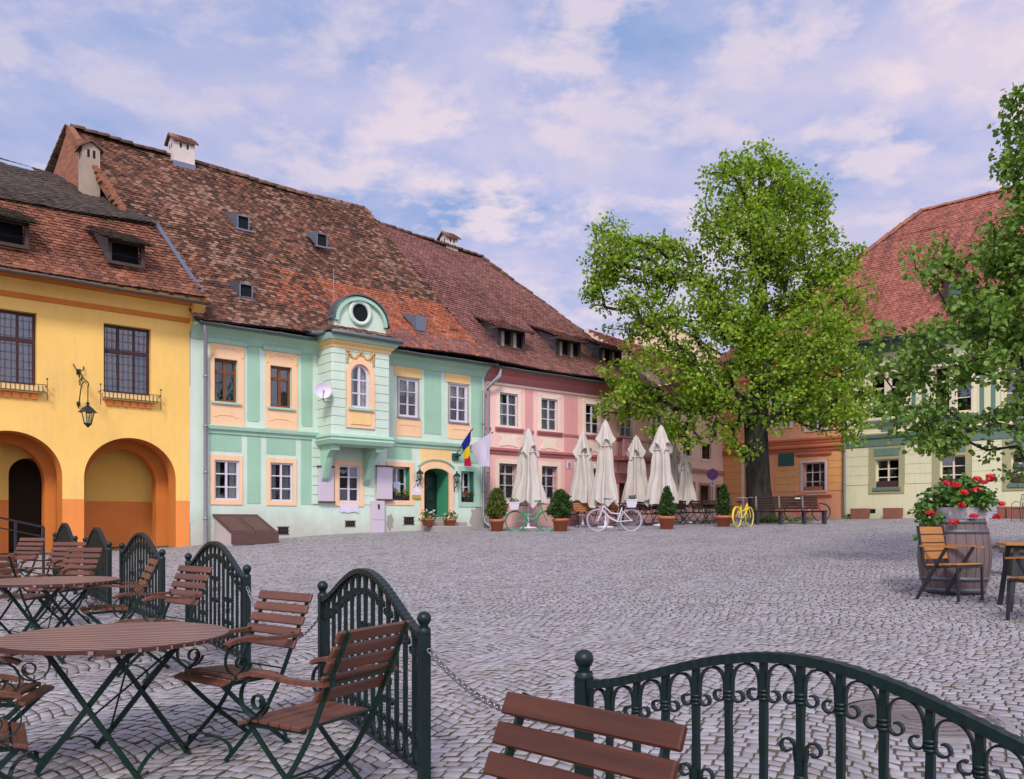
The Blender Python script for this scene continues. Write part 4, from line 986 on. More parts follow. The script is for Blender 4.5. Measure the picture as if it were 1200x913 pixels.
        o.scale=(.8,.8,.8); k.build('hatch_hood',ZINC,o)
        k=MB(); k.quad((-w_/2,y0+.06 if op else y0-.025,-.12),(w_/2,y0+.06 if op else y0-.025,-.12),(w_/2,y0+.06 if op else y0-.025,z1-.01),(-w_/2,y0+.06 if op else y0-.025,z1-.01)); k.build('hatch_opening' if op else 'hatch_shutter',INTER if op else ZINC,o)
    # ---- round-topped attic gable above the bay
    bb=-B+.12; x0,x1=H.at(392,375,bb)[0],H.at(452,375,bb)[0]; z0=zc1+.22; zt2=H.at(422,347.5,bb)[1]; cx=(x0+x1)/2; zsp=H.at(392,371,bb)[1]
    pts=[(x0-.06,z0),(x1+.06,z0),(x1+.06,zsp-.35),(x1,zsp-.2),(x1+.03,zsp)]
    N2=24
    hw=(x1-x0)/2+.02
    arcp=[(cx+hw*math.cos(math.pi*i/N2),zsp+(zt2-zsp)*math.sin(math.pi*i/N2)) for i in range(N2+1)]
    poly=pts+arcp[1:-1]+[(x0-.03,zsp),(x0,zsp-.2),(x0-.06,zsp-.35)]
    gb=H.add(MB().plate(poly,bb,bb+.35),'attic_gable',G_PL)
    k=MB(); k.sweep([(p,bb-.05,q-.10) for p,q in [(p*.93+cx*.07,q) for p,q in arcp]],.12,.10,(0,1,0)); H.add(k,'gable_moulding',G_MD,gb)
    k=MB(); full=[(x1+.13,zsp-.08)]+[(p+(p-cx)*.03,q+.04) for p,q in arcp]+[(x0-.13,zsp-.08)]
    k.sweep([(p,bb+.10,q) for p,q in full],.40,.045,(0,1,0)); H.add(k,'gable_capping',RUST if False else GUTTER,gb)
    pw=H.at(421.5,367,bb); k=MB(); rr=.28
    k.add([(pw[0]+rr*math.cos(2*math.pi*i/24),bb-.004,pw[1]+rr*math.sin(2*math.pi*i/24)) for i in range(24)],[tuple(range(24))]); wd_=H.add(k,'round_window',INTER,gb)
    k=MB(); k.sweep([(pw[0]+(rr+.06)*math.cos(2*math.pi*i/24),bb-.03,pw[1]+(rr+.06)*math.sin(2*math.pi*i/24)) for i in range(24)],.08,.13,(0,1,0),0,True,True); H.add(k,'window_ring',G_PL,gb)
    k=MB(); 
    for sx,xx in ((-1,x0+.22),(1,x1-.22)): k.quad((xx,bb+.3,z0),(xx,1.6,z0+.2),(xx,1.6,zsp),(xx,bb+.3,zsp))
    n=10
    for i in range(N2):
        p,q=[(cx+(a_-cx)*.74,zsp+(c_-zsp)*.72) for a_,c_ in (arcp[i],arcp[i+1])]; k.quad((p[0],bb+.3,p[1]),(q[0],bb+.3,q[1]),(q[0],1.6,q[1]),(p[0],1.6,p[1]))
    H.add(k,'gable_roof',ZINC,gb)
    # little pent of tiles in front of the gable
    H.roof((s0-.30,-B-.30,zc1+.20),(s1+.30,-B-.30,zc1+.20),(s0+.1,bb+.01,zc1+.47),(s1-.05,bb+.01,zc1+.47),[T_OLD,UNDER],'bay_roof',seed=5,wav=.01)
    k=MB(); k.add([(s0-.30,-B-.3,zc1+.21),(s0-.30,.2,zc1+.25),(s0+.1,.6,zc1+.75),(s0+.1,bb,zc1+.47)],[(0,1,2,3)]); k.add([(s1+.30,-B-.3,zc1+.21),(s1+.30,.2,zc1+.25),(s1-.05,.6,zc1+.75),(s1-.05,bb,zc1+.47)],[(0,1,2,3)]); H.add(k,'bay_roof_side',T_OLD)
    # lightning rod
    p=H.at(391,350,.4); H.add(MB().tube([(p[0],.4,p[1]-.3),(p[0],.4,p[1]+.95)],.012,5),'lightning_rod',GREY)
    # ---- door
    a,c,d,e=door
    k=MB(); so=h(492.5,542.5,530.5,608); cx=(a+c)/2; N=16
    hw0,hw1=(c-a)/2,(so[1]-so[0])/2; zs=e-.22
    for i in range(N):
        t0,t1=math.pi*i/N,math.pi*(i+1)/N
        A=[(cx-hw0*math.cos(t_),zs+.22*math.sin(t_)) for t_ in (t0,t1)]; C=[(cx-hw1*math.cos(t_),zs+.02+(so[3]-zs)*math.sin(t_)) for t_ in (t1,t0)]
        k.quad(*[(p,-.06,q) for p,q in (A[0],A[1],C[0],C[1])]); k.quad((C[0][0],-.06,C[0][1]),(C[1][0],-.06,C[1][1]),(C[1][0],.01,C[1][1]),(C[0][0],.01,C[0][1])); k.quad((A[0][0],-.06,A[0][1]),(A[1][0],-.06,A[1][1]),(A[1][0],.02,A[1][1]),(A[0][0],.02,A[0][1]))
    k.box(so[0],a,-.06,.01,-.2,zs+.01); k.box(c,so[1],-.06,.01,-.2,zs+.01); H.add(k,'door_surround',PEACH)
    k=MB(); k.sweep([(cx-(hw1+.12)*math.cos(math.pi*(.12+.76*i/16)),-.03,zs+.12+(so[3]-zs)*math.sin(math.pi*(.12+.76*i/16))) for i in range(17)],.07,.05,(0,1,0)); H.add(k,'door_hood',G_MD)
    k=MB(); y=.70; k.box(a,c,y,y+.07,zd-.1,e); D=H.add(k,'door',paint('door_dark_green',(.008,.022,.016),.4))
    k=MB()
    for j in range(4):
        for i in range(2): x=a+.12+i*(c-a-.16)/2; z=zd+.12+j*.46; k.chbox(x,x+(c-a)/2-.2,y-.03,y+.01,z,z+.36,.012)
    H.add(k,'door_panel',paint('door_panel_dark',(.012,.034,.024),.4),D); H.add(MB().ball((cx+.02,y-.06,zd+1.05),.04,8),'door_handle',paint('brass',(.4,.25,.08),.3,1),D)
    H.add(MB().box(a+.03,a+.20,y-.045,y-.035,zd+1.38,zd+1.72),'paper_notice',paint('paper_white',(.6,.62,.6),.8),D)
    k=MB(); k.chbox(a+.002,c-.002,-.05,.8,zd-.35,zd-.0,.02); k.chbox(a-.15,c+.35,-.62,-.04,zd-.5,zd-.17,.02); k.chbox(so[0]-.1,so[1]+.12,-1.0,-.60,zd-.6,zd-.30,.02); H.add(k,'door_step',STONE)
    # bare patches of old plaster
    def patch(cxp,cyp,rx_,rz_,b=0):
        x,z=H.at(cxp,cyp,b); rn=random.Random(int(cxp)); P=[]
        for i in range(22): t_=2*math.pi*i/22; q=rn.uniform(.75,1.15); P.append((x+rx_*q*math.cos(t_),max(z-rz_,z+rz_*q*math.sin(t_))))
        H.add(MB().plate(P,b-.004,b+.02),'bare_plaster',STONE)
    patch(560,609,.42,.45); patch(457,612,.13,.28)
    # vents, shutters, meter cabinet, hatch, plaques
    for r_ in ((326,617.5,337.5,626),(405,610.5,415.5,617),(473.5,606,484.5,614.5)):
        q=h(*r_); k=MB(); k.box(q[0],q[1],-.006,.01,q[2],q[3]); v_=H.add(k,'cellar_vent',INTER); H.grille((q[0],q[1],q[2],q[3]),RUST,-.012,4,2,v_,.014)
    for (r_,tilt) in (((371.5,548,389.5,587.5),.06),((440,547.5,458,585),.02)):
        q=h(*r_); k=MB(); k.chbox(q[0],q[1],-.11,-.07,q[2],q[3],.006); s_=H.add(k,'shutter',SHUTW)
        k=MB(); k.box(q[0]-.04,q[1]+.02,-.13,-.06,q[3],q[3]+.05); k.box(q[0]+.0,q[1]+.05,-.13,-.06,q[2]-.05,q[2]); H.add(k,'shutter_rail',RUST,s_)
    q=h(433.5,587,448,624); k=MB(); k.chbox(q[0],q[1],-.16,.01,q[2]-.3,q[3],.01); cb=H.add(k,'meter_cabinet',SHUTW); k=MB(); zm=(q[2]+q[3])/2-.1; k.box(q[0]+.0,q[1]+.0,-.164,-.158,zm-.008,zm+.0); k.box((q[0]+q[1])/2-.03,(q[0]+q[1])/2+.02,-.19,-.16,zm+.35,zm+.5); H.add(k,'cabinet_latch',BLACKM,cb)
    # drainpipes
    x=H.at(238,500,-.10)[0]; zt0=l[1]-.1
    H.drainpipe([(x-.1,eb,zt0),(x-.06,eb,zt0-.2),(x+.06,-.13,zt0-.75),(x+.06,-.13,.45),(x+.06,-.13,.3)],GREY,.055,'drainpipe',[(x+.06,-.13,z) for z in (1.6,2.9,4.2,5.6)])
    k=MB(); k.box(x-.02,x+.14,-.18,-.04,.15,.32); H.add(k,'drain_shoe',RUST)
    x=H.at(566,520,-.12)[0]; zt0=r[1]
    H.drainpipe([(x+.55,eb,zt0-.15),(x+.5,eb+.05,zt0-.4),(x+.02,-.14,zt0-.95),(x+.0,-.14,1.75),(x+.02,-.2,1.5),(x+.12,-.32,1.38)],GREY,.05,'drainpipe',[(x,-.14,z) for z in (2.6,3.8,5.0)])
    # chimney on the ridge
    p=H.at(211.5,188,6.0); H.chimney(p[0],5.9,p[1]-.36,.72,.55,.92,CHIMW,T_OLD)
    return H,(L0,R0,L1,R1),N,dict(door=door,W=W,zd=zd,B=B,eb=eb,r=r,rx=rx,zr=r[1])
GH,G_roof,G_N,GD=green()
# tall stack in front of the brick gable stands on the yellow house's upper roof
cx_,cz_=YH.at(104.5,221,4.5); YH.chimney(cx_,4.5,cz_-.9,.50,.50,2.10,CHIMO,RIDGE_OLD,False,slim=True,axis='y')

# ================================================================== pink house
def pink():
    G=GH; H=House('pink_house','two-storey pink house with cream window frames, red trim and three roof dormers','house',onl(GD['rx']),E0)
    x0=.02; xe=H.at(779,520)[0]; zb=-.2
    h=lambda *a:H.rect(*a); ze=H.at(700,447,-.38)[1]; zt=ze-.02
    up=[h(585.5,461,606.5,500),h(634,467.5,653,504.5),h(686,474,702.5,508.5),h(726,480.5,741,512),h(764,486,777,516)]
    lo=[h(584.5,543.5,606,585),h(634.5,546.5,653,585),h(689,549,704,586)]
    for r in up+lo: H.hole(r)
    dr=h(719,566,736,612); H.hole((dr[0],dr[1],-.1,dr[3]))
    H.wall(x0,xe,zb,zt,[PK_PL,INTER],depth=.28)
    k=MB(); k.quad((xe,0,zb),(xe,11,zb),(xe,11,zt),(xe,0,zt)); k.quad((x0,11,zb),(xe,11,zb),(xe,11,zt),(x0,11,zt)); H.add(k,'side_wall',PK_PL)
    zbelt=H.at(620,531)[1]
    # lighter fields upstairs, dark pilasters
    for a,c in ((574,615),(624.5,660.5),(677,722)):
        q=h(a,452,c,522); 
        wins=[u for u in up if q[0]<(u[0]+u[1])/2<q[1]]
        u=wins[0]; k=MB(); y0,y1=-.010,.012
        z1=ze-.62; z0=zbelt+.10
        k.box(q[0],u[0],y0,y1,z0,z1); k.box(u[1],q[1],y0,y1,z0,z1); k.box(u[0],u[1],y0,y1,z0,u[2]); k.box(u[0],u[1],y0,y1,u[3],z1); H.add(k,'wall_panel',PK_LT)
    for a,c,f in ((615.5,624,1),(661,676.5,1),(570.5,573.8,1),(723,725,1)):
        q=h(a,456,c,526); H.panel((q[0],q[1],zbelt+.1,ze-.6),PK_DK,proud=.03,name='pilaster'); H.panel((q[0],q[1],.25,zbelt-.1),PK_DK,proud=.03,name='pilaster')
        zq=H.at(660,510)[1]; H.box('pilaster_band',q[0]-.03,q[1]+.03,-.06,.0,zq-.04,zq+.05,PK_TR)
    for i,u in enumerate(up):
        w_=H.window(u,WHITEP,2,(.36,.68),recess=.05,curtain=CURT if i in (0,1) else CURTD,cmode=('sides','full','low','sides','full')[i],fw=.05)
        m_=.14; H.surround((u[0]-m_,u[1]+m_,u[2]-.05,u[3]+.16),u,CRM,0,w_,.03)
        for xx in (u[0]-m_,u[1]+m_-.12):
            H.add(MB().chbox(xx-.02,xx+.14,-.045,0,u[3]+.06,u[3]+.18,.01),'surround_ear',CRM,w_); H.add(MB().chbox(xx-.02,xx+.14,-.045,0,u[2]-.05,u[2]+.16,.01),'surround_ear',CRM,w_)
        H.moulding(u[0]-.22,u[1]+.22,[(0,u[2]-.20),(-.06,u[2]-.20),(-.12,u[2]-.10),(-.12,u[2]-.055),(0,u[2]-.05)],PK_TR,'window_sill',w_)
        if i<3:
            cx=(u[0]+u[1])/2; zc=(zbelt+.08+u[2]-.2)/2; a,b=.52,.25; P=[]
            for j in range(40):
                t_=2*math.pi*j/40+math.pi/4; q=1-.36*abs(math.sin(2*(t_-math.pi/4)))**.8 if False else (.62+.38*abs(math.cos(2*(t_-math.pi/4)))) 
                cxx=math.copysign(abs(math.cos(t_-math.pi/4))**.55,math.cos(t_-math.pi/4)); czz=math.copysign(abs(math.sin(t_-math.pi/4))**.55,math.sin(t_-math.pi/4))
                pin=1-.34*abs(math.cos(2*(t_-math.pi/4)))**2
                P.append((cx+a*cxx*pin,zc+b*czz*pin))
            H.add(MB().plate(P,-.035,.012),'stucco_panel',CRM,w_)
    for i,u in enumerate(lo):
        w_=H.window(u,WHITEP,2,(.40,.72),recess=.17,curtain=CURTD,cmode='high' if i else 'sides',fw=.06,glass=GLASS,cross=.72)
        H.surround((u[0]-.14,u[1]+.16,u[2]-.17,u[3]+.16),u,CRM,0,w_,.035)
        H.grille((u[0]+.02,u[1]-.02,u[2]+.02,u[3]-.02),BLACKM,.05,8,3,w_,.013)
    # belt courses and eave
    H.moulding(x0,xe,[(0,zbelt-.10),(-.05,zbelt-.10),(-.07,zbelt-.03),(-.12,zbelt+.02),(-.12,zbelt+.09),(0,zbelt+.13)],PK_TR,'belt_course')
    H.moulding(x0+.1,xe,[(0,ze-.58),(-.05,ze-.58),(-.08,ze-.50),(0,ze-.48)],CRM,'frieze_band')
    H.moulding(x0,xe,[(0,ze-.479),(-.06,ze-.479),(-.12,ze-.35),(-.16,ze-.22),(-.30,ze-.10),(-.34,ze-.02),(-.34,ze+.04),(0,ze+.06)],PK_TR,'cornice')
    # balcony over the entrance
    b=h(717,514,745,536); k=MB(); zf=zbelt+.02; zr=H.at(730,515,-.75)[1]
    k.box(b[0]-.1,b[1]+1.0,-.8,0,zf-.10,zf+.06); H.add(k,'balcony_floor',PK_TR)
    k=MB(); k.box(b[0]-.1,b[1]+1.0,-.80,-.68,zr-.06,zr+.03); 
    for xx in (b[0]-.1,b[1]+.2,b[1]+.86): k.box(xx,xx+.16,-.80,-.66,zf+.06,zr-.06)
    H.add(k,'balcony_rail',PK_DK); k=MB(); x=b[0]+.14
    while x<b[1]+.8: k.lathe([(.03,0),(.05,.1),(.03,.25),(.05,.4),(.03,zr-zf-.13)],8,0,(x,-.74,zf+.06)); x+=.135
    H.add(k,'baluster_row' if False else 'balustrade',CRM)
    k=MB(); k.plate([(dr[0]-.35,-.1),(dr[0],-.1),(dr[0],dr[3]),(dr[1],dr[3]),(dr[1],-.1),(dr[1]+.35,-.1),(dr[1]+.35,dr[3]+.4),(dr[0]-.35,dr[3]+.4)],-.06,.01); H.add(k,'door_surround',PK_TR)
    k=MB(); y=.2
    for i in range(2):
        xx=dr[0]+i*(dr[1]-dr[0])/2; k.chbox(xx+.01,xx+(dr[1]-dr[0])/2-.01,y,y+.06,-.1,dr[3],.01); 
        for j in range(3): k.chbox(xx+.08,xx+(dr[1]-dr[0])/2-.08,y-.025,y,.1+j*.62,.6+j*.62,.01)
    H.add(k,'door',DARKBR)
    q=H.at(666,545); k=MB(); k.chbox(q[0]-.11,q[0]+.11,-.06,-.025,q[1]-.14,q[1]+.14,.01); s_=H.add(k,'house_plate',paint('plate_white',(.6,.58,.62),.4)); k=MB()
    for zz,rr in ((.045,.04),(-.04,.05)): k.sweep([(q[0]+rr*math.cos(2*math.pi*i/16),-.064,q[1]+zz+rr*.95*math.sin(2*math.pi*i/16)) for i in range(16)],.006,.026,(0,1,0),0,True)
    H.add(k,'plate_number',BLACKM,s_)
    # roof
    eb=-.45; Lg=GH.world(*GD_R0) if False else None
    gr0=GH.world(*G_roof[1]); gr1=GH.world(*G_roof[3])
    tol=lambda w_:Vector(((w_-H.P).dot(H.e),(w_-H.P).dot(H.n),w_.z))
    l0=tol(gr0)+Vector((.02,0,.02)); l1=tol(gr1)+Vector((.02,0,-.06))
    re=H.at(775,459,eb); r1=H.at(565,301,6.0)
    a1=H.at(437,259,6.0)
    L0=(l0.x,eb,l0.z); R0=(re[0],eb,re[1]); L1=(l1.x,6.0,a1[1]); R1=(r1[0],6.0,r1[1])
    H.roof(L0,R0,L1,R1,[T_PNK,UNDER],'roof',seed=21,wav=.035,flare=.12)
    H.ridge(L1,R1,RIDGE_OLD,.12); H.ridge(R1,R0,RIDGE_OLD,.11,name='hip_tiles')
    k=MB(); k.add([R0,(re[0],12.5,re[1]),R1],[(0,1,2)]); k.quad(L1,R1,(re[0],12.5,re[1]),(l0.x-4,12.5,re[1])); H.add(k,'rear_roof',T_PNK)
    H.gutter(.1,re[0]+.05,eb-.03,(l0.z+re[1])/2-.03)
    N=(Vector(R0)-Vector(L0)).cross(Vector(L1)-Vector(L0))
    # long shed dormers
    for (px_,py_) in ((596,404),(663,415.5),(712,425)):
        p=H.onplane(px_,py_,L0,N); o=thing('dormer',None,None,p); o.parent=H.o; w_,h_=1.25,.55; y=-.22
        k=MB()
        for xx in (-w_/2,-.05,w_/2-.1): k.box(xx,xx+.1,y,y+.1,-.18,h_)
        k.box(-w_/2,w_/2,y-.03,y+.1,-.24,-.16); k.box(-w_/2,w_/2,y,y+.1,h_-.08,h_); k.build('dormer_frame',DARKWD,o)
        k=MB(); k.quad((-w_/2+.02,y+.22,-.16),(w_/2-.02,y+.22,-.16),(w_/2-.02,y+.22,h_),(-w_/2+.02,y+.22,h_)); k.build('dormer_opening',INTER,o)
        ps=bpy.data.materials.get('pale_shutter') or paint('pale_shutter',(.38,.30,.26),.7)
        for xx in (-w_/2+.14,.1): MB().chbox(xx,xx+.17,y+.08,y+.12,-.12,h_-.1,.01).build('dormer_shutter',ps,o)
        k=MB()
        for sx in (-1,1): k.add([(sx*w_/2,y,-.2),(sx*w_/2,y,h_),(sx*w_/2,1.30,h_+.62)],[(0,1,2)])
        k.build('dormer_cheek',ZINC,o)
        hd=House.__new__(House); hd.o=o
        House.roof(hd,(-w_/2-.22,y-.32,h_-.05),(w_/2+.20,y-.32,h_-.05),(-w_/2-.18,1.75,h_+.86),(w_/2+.10,1.75,h_+.86),[T_PNK,UNDER],'dormer_roof',seed=int(px_),ex=.16,wav=.02)
        k=MB(); k.box(-w_/2-.25,w_/2+.23,y-.34,y-.26,h_-.12,h_-.05); k.box(-w_/2-.26,-w_/2-.18,y-.34,y+.3,h_-.10,h_-.02); k.build('dormer_fascia',BLACKM if False else DARKWD,o)
    p=H.at(526,292,6.2); H.chimney(p[0],6.2,p[1]-.40,.60,.5,.88,CHIMW,T_OLD)
    x=H.at(571,520,-.12)[0]
    H.drainpipe([(x+.35,eb,l0.z-.12),(x+.35,eb,l0.z-.42),(x+.03,-.13,l0.z-.85),(x+.03,-.13,.5)],GREY,.05,'drainpipe',[(x+.03,-.13,z) for z in (1.9,3.3,4.6)])
    H.drainpipe([(xe-.05,eb,re[1]-.1),(xe-.1,-.12,re[1]-.7),(xe-.1,-.12,.5)],GREY,.05)
    return H,xe,re
GD_R0=None
PH,PX,PRE=pink()
# ================================================================== peach house in the corner
PE_PL=plaster('pale_peach_render',(.86,.60,.47),.08,(.5,.36,.3),base=2.0); PE_TR=plaster('peach_brown_trim',(.50,.27,.20),.08)
ORF=plaster('orange_front',(.80,.40,.15),.08); ORL=plaster('orange_base',(.82,.38,.20),.08,(.5,.3,.2),base=1.9)
ORT=plaster('red_orange_trim',(.55,.17,.075),.08)
CR_PL=plaster('pale_cream_green_render',(.68,.66,.42),.06,(.45,.42,.3),base=2.1); CR_G=plaster('grey_green_trim',(.135,.215,.16),.1); CR_O=plaster('olive_trim',(.36,.34,.18),.08); CR_L=plaster('ivory_trim',(.72,.62,.47),.06)
pc=PH.world(PX,0,0); C0=Vector((10.2,41.2,0))
def peach():
    P=(pc.x,pc.y); e=(C0.x-P[0],C0.y-P[1]); L=math.hypot(*e)
    H=House('peach_house','narrow pale peach house in the corner of the square behind the parasols','house',P,e)
    h=lambda *a:H.rect(*a); zt=7.4
    W=[h(820,569,831.5,592),h(839,571,847,592),h(804,567,813,592),h(822,520,833,538),h(800,515,810,534)]
    W=[(a,min(c,L-.15),d,e_) for a,c,d,e_ in W]
    for r in W: H.hole(r)
    H.wall(0,L,-.2,zt,[PE_PL,INTER],depth=.25)
    for r in W:
        w_=H.window(r,DARKBR,2,(.5,),recess=.08,curtain=CURTD,cmode='low',fw=.05); H.surround((r[0]-.12,r[1]+.12,r[2]-.1,r[3]+.12),r,PE_TR if r[3]<4 else CRM,0,w_,.03)
        if r[3]<4: H.grille((r[0]+.02,r[1]-.02,r[2],r[3]),BLACKM,.03,5,2,w_)
    z=H.at(812,551)[1]; H.moulding(0,L,[(0,z-.1),(-.08,z-.1),(-.12,z+.02),(-.1,z+.08),(0,z+.1)],PE_TR,'belt_course')
    H.moulding(-.1,L,[(0,zt-.3),(-.1,zt-.3),(-.3,zt),(0,zt)],PE_TR,'cornice')
    H.roof((-.3,-.4,zt),(L,-.4,zt),(-.3,3.8,zt+2.9),(L,3.8,zt+2.9),[T_RED,UNDER],seed=8)
    H.gutter(-.3,L,-.43,zt-.03)
    k=MB(); k.quad((-.3,3.8,zt+2.9),(L,3.8,zt+2.9),(L,8,zt),(-.3,8,zt)); k.add([(-.3,-.4,zt),(-.3,3.8,zt+2.9),(-.3,8,zt)],[(0,1,2)]); k.quad((0,0,-.2),(0,8,-.2),(0,8,zt),(0,0,zt)); H.add(k,'rear_roof',PE_PL)
peach()
E1=Vector((.7071,-.7071,0))
def orange():
    H=House('orange_house','orange plastered house with banded walls and a flower window behind the big tree','house',(C0.x,C0.y),E1)
    h=lambda *a:H.rect(*a); xr=H.at(988.5,560)[0]; ze=H.at(1000,404,-.5)[1]; zt=ze-.1
    w=h(940.5,542,967,575); dr=h(872,540,882,610); wu=[h(946,466,969,503),h(905,462,926,500),h(868,460,886,497)]
    H.hole(w); 
    for r in wu: H.hole(r)
    H.hole((dr[0],dr[1],-.1,dr[3]))
    H.wall(-.02,xr,-.2,zt,[ORL,INTER],depth=.30)
    z0=H.at(900,577)[1]; z1=H.at(960,532)[1]
    H.bands(.0,H.at(875,560)[0]-.25,z0,z1,.36,ORF,0,.025); H.bands(H.at(908.5,560)[0],H.at(935,560)[0],z0,z1,.36,ORF,0,.025); H.bands(H.at(970.5,560)[0],xr,z0,z1,.36,ORF,0,.025)
    w_=H.window(w,WHITEP,3,(.33,.66),recess=.24,curtain=CURTD,cmode='right',fw=.05); H.surround((w[0]-.07,w[1]+.07,w[2]-.06,w[3]+.07),w,WHITEP,0,w_,.05)
    H.moulding(w[0]-.3,w[1]+.3,[(0,w[2]-.3),(-.06,w[2]-.3),(-.10,w[2]-.2),(0,w[2]-.18)],ORT,'window_sill',w_); H.moulding(w[0]-.3,w[1]+.3,[(0,w[3]+.30),(-.06,w[3]+.30),(-.10,w[3]+.38),(0,w[3]+.42)],ORT,'window_hood',w_)
    for r in wu:
        w_=H.window(r,WHITEP,2,(.33,.66),recess=.06,curtain=CURT,cmode='sides'); H.surround((r[0]-.12,r[1]+.12,r[2]-.1,r[3]+.12),r,CRM,0,w_,.04)
    k=MB(); k.chbox(dr[0],dr[1],.2,.26,-.1,dr[3],.01); H.add(k,'door',DARKBR); k=MB(); k.box(dr[1],dr[1]+.12,-.04,.01,-.1,dr[3]+.12); k.box(dr[0]-.12,dr[0],-.04,.01,-.1,dr[3]+.12); k.box(dr[0],dr[1],-.04,.01,dr[3],dr[3]+.12); H.add(k,'door_surround',CRM)
    for zz,pr in ((z1+.28,.16),(z1+.62,.10),(H.at(960,437)[1],.14)): H.moulding(-.02,xr,[(0,zz-.12),(-pr*.5,zz-.12),(-pr*.6,zz-.03),(-pr,zz+.03),(-pr,zz+.10),(0,zz+.13)],ORT,'belt_course')
    q=h(912.5,531.5,931,546); k=MB(); k.chbox(q[0],q[1],-.06,.0,q[2],q[3],.01); H.add(k,'wall_plaque',paint('plaque_bronze_green',(.02,.095,.08),.5))
    H.moulding(-.02,xr,[(0,zt-.3),(-.1,zt-.3),(-.32,zt),(0,zt+.02)],ORT,'cornice'); H.gutter(0,xr,-.62,ze+.02)
    # its share of the long hipped roof
    eb,D=-.6,5.2; hp=H.at(1080,247,D); A=Vector((-.15,eb,ze)); B_=Vector((hp[0],D,hp[1])); f=(xr+.15)/(hp[0]+.15); T=A.lerp(B_,f)
    H.roof(A,(xr+.17,eb,ze),T+Vector((.0,0,0)),T+Vector((.17,0,0)),[T_RED,UNDER],seed=41,wav=.012,flare=.08,tw=.19,ex=.165); H.ridge(A,T,RIDGE_RED,.17,name='hip_tiles')
    k=MB(); k.add([A,T,(xr,9,ze),(-.15,9,ze)],[(0,1,2,3)]); k.quad((0,0,0),(0,9,0),(0,9,ze),(0,0,ze)); H.add(k,'rear_roof',ORF)
    # terracotta flower trough in the window
    return H,xr,w
OH,OXR,OW=orange()
c1=OH.world(OXR,0,0)
def cream():
    H=House('cream_house','large cream house with grey green trim under a steep red tiled roof','house',(c1.x,c1.y),E1)
    h=lambda *a:H.rect(*a); L=13.5; ze=H.at(1000,404,-.5)[1]; zt=ze-.1
    a=h(1026,538,1053.5,571); b=h(1101,534.5,1129,567); st=b[0]-a[0]; wlo=[(a[0]+i*st,a[1]+i*st,a[2],a[3]) for i in range(5)]
    u0=h(1026,440,1040,490); hU=(a[0]+a[1])/2; uw=[]
    uz0=H.at(1035,490)[1]; uz1=H.at(1035,438)[1]
    for i in range(5):
        for sg in (-1,1): cx=hU+i*st+sg*.40; uw.append((cx-.30,cx+.30,uz0,uz1))
    for r in wlo+uw: H.hole(r)
    H.wall(0.02,L,-.3,zt,[CR_PL,INTER],depth=.32)
    k=MB(); k.quad((0.02,0,-.3),(.02,10,-.3),(.02,10,zt),(.02,0,zt)); k.quad((L,0,-.3),(L,10,-.3),(L,10,zt),(L,0,zt)); k.quad((0,10,-.3),(L,10,-.3),(L,10,zt),(0,10,zt)); H.add(k,'side_wall',CR_PL)
    zb=H.at(1010,519)[1]; zlow=H.at(1000,569)[1]
    ed=[.0]
    for r in wlo:
        w_=H.window(r,CR_L,2,(.36,.66),recess=.16,curtain=None,fw=.05,mw=.04,glass=GLASSD)
        so=(r[0]-.27,r[1]+.22,r[2]-.26,zb-.22); H.surround(so,r,CR_O,0,w_,.04)
        H.box('window_head',r[0]-.04,r[1]+.02,-.06,.0,r[3]+.14,zb-.30,CR_G,w_); H.moulding(r[0]-.08,r[1]+.08,[(0.1,r[2]-.14),(-.09,r[2]-.14),(-.11,r[2]-.01),(.1,r[2]-.005)],CR_G,'window_sill',w_)
        H.box('window_box',r[0]+.05,r[1]-.05,.0,.13,r[2],r[2]+.26,paint('box_dark_red',(.05,.018,.018),.7),w_)
        ed+=[so[0]-.01,so[1]+.01]
    ed.append(L)
    for i in range(0,len(ed)-1,2):
        if ed[i+1]-ed[i]>.1: H.bands(ed[i],ed[i+1],zlow,zb-.2,.37,CR_PL,0,.022,.012)
    H.moulding(0,L,[(0,zb-.19),(-.06,zb-.19),(-.08,zb+.10),(-.14,zb+.16),(-.16,zb+.26),(0,zb+.30)],CR_G,'belt_course')
    H.moulding(0,L,[(0,zb+.30),(-.10,zb+.30),(-.12,zb+.36),(0,zb+.40)],CR_L,'belt_band')
    for i in range(10):
        r=uw[i]; w_=H.window(r,CR_L,1,(.30,.68),recess=.10,fw=.05,glass=GLASSD,cross=.68)
        H.surround((r[0]-.10,r[1]+.10,r[2]-.08,r[3]+.10),r,CR_L,0,w_,.035)
    for i in range(5):
        cx=hU+i*st; H.moulding(cx-.95,cx+.95,[(0,uz0-.34),(-.08,uz0-.34),(-.14,uz0-.2),(-.14,uz0-.12),(0,uz0-.10)],CR_G,'window_sill'); H.moulding(cx-.95,cx+.95,[(0,uz1+.14),(-.06,uz1+.14),(-.14,uz1+.30),(0,uz1+.34)],CR_G,'window_hood')
        H.panel((cx-.25,cx+.25,uz0-.78,uz0-.42),CR_G,proud=.03); 
        for sx in (-1.15,1.0): H.panel((cx+sx,cx+sx+.15,uz0-.5,uz1+.3),CR_G,proud=.03,name='pilaster')
    H.moulding(0,L+.3,[(0,ze-.42),(-.06,ze-.42),(-.10,ze-.34),(-.22,ze-.24),(-.42,ze-.12),(-.46,ze),(0,ze)],CR_G,'cornice')
    eb=-.6; H.gutter(-.05,L+.4,eb-.02,ze+.02,paint('gutter_green',(.04,.10,.075),.5),.085)
    # steep hipped roof
    D=5.2; hp=H.at(1080,247,D); zr=hp[1]; 
    HL=Vector((-OXR-.15,eb,ze)); R0=Vector((L+.5,eb,ze)); L1=Vector((hp[0],D,zr)); R1=Vector((L-2,D,zr)); L0=Vector((0.02,eb,ze))
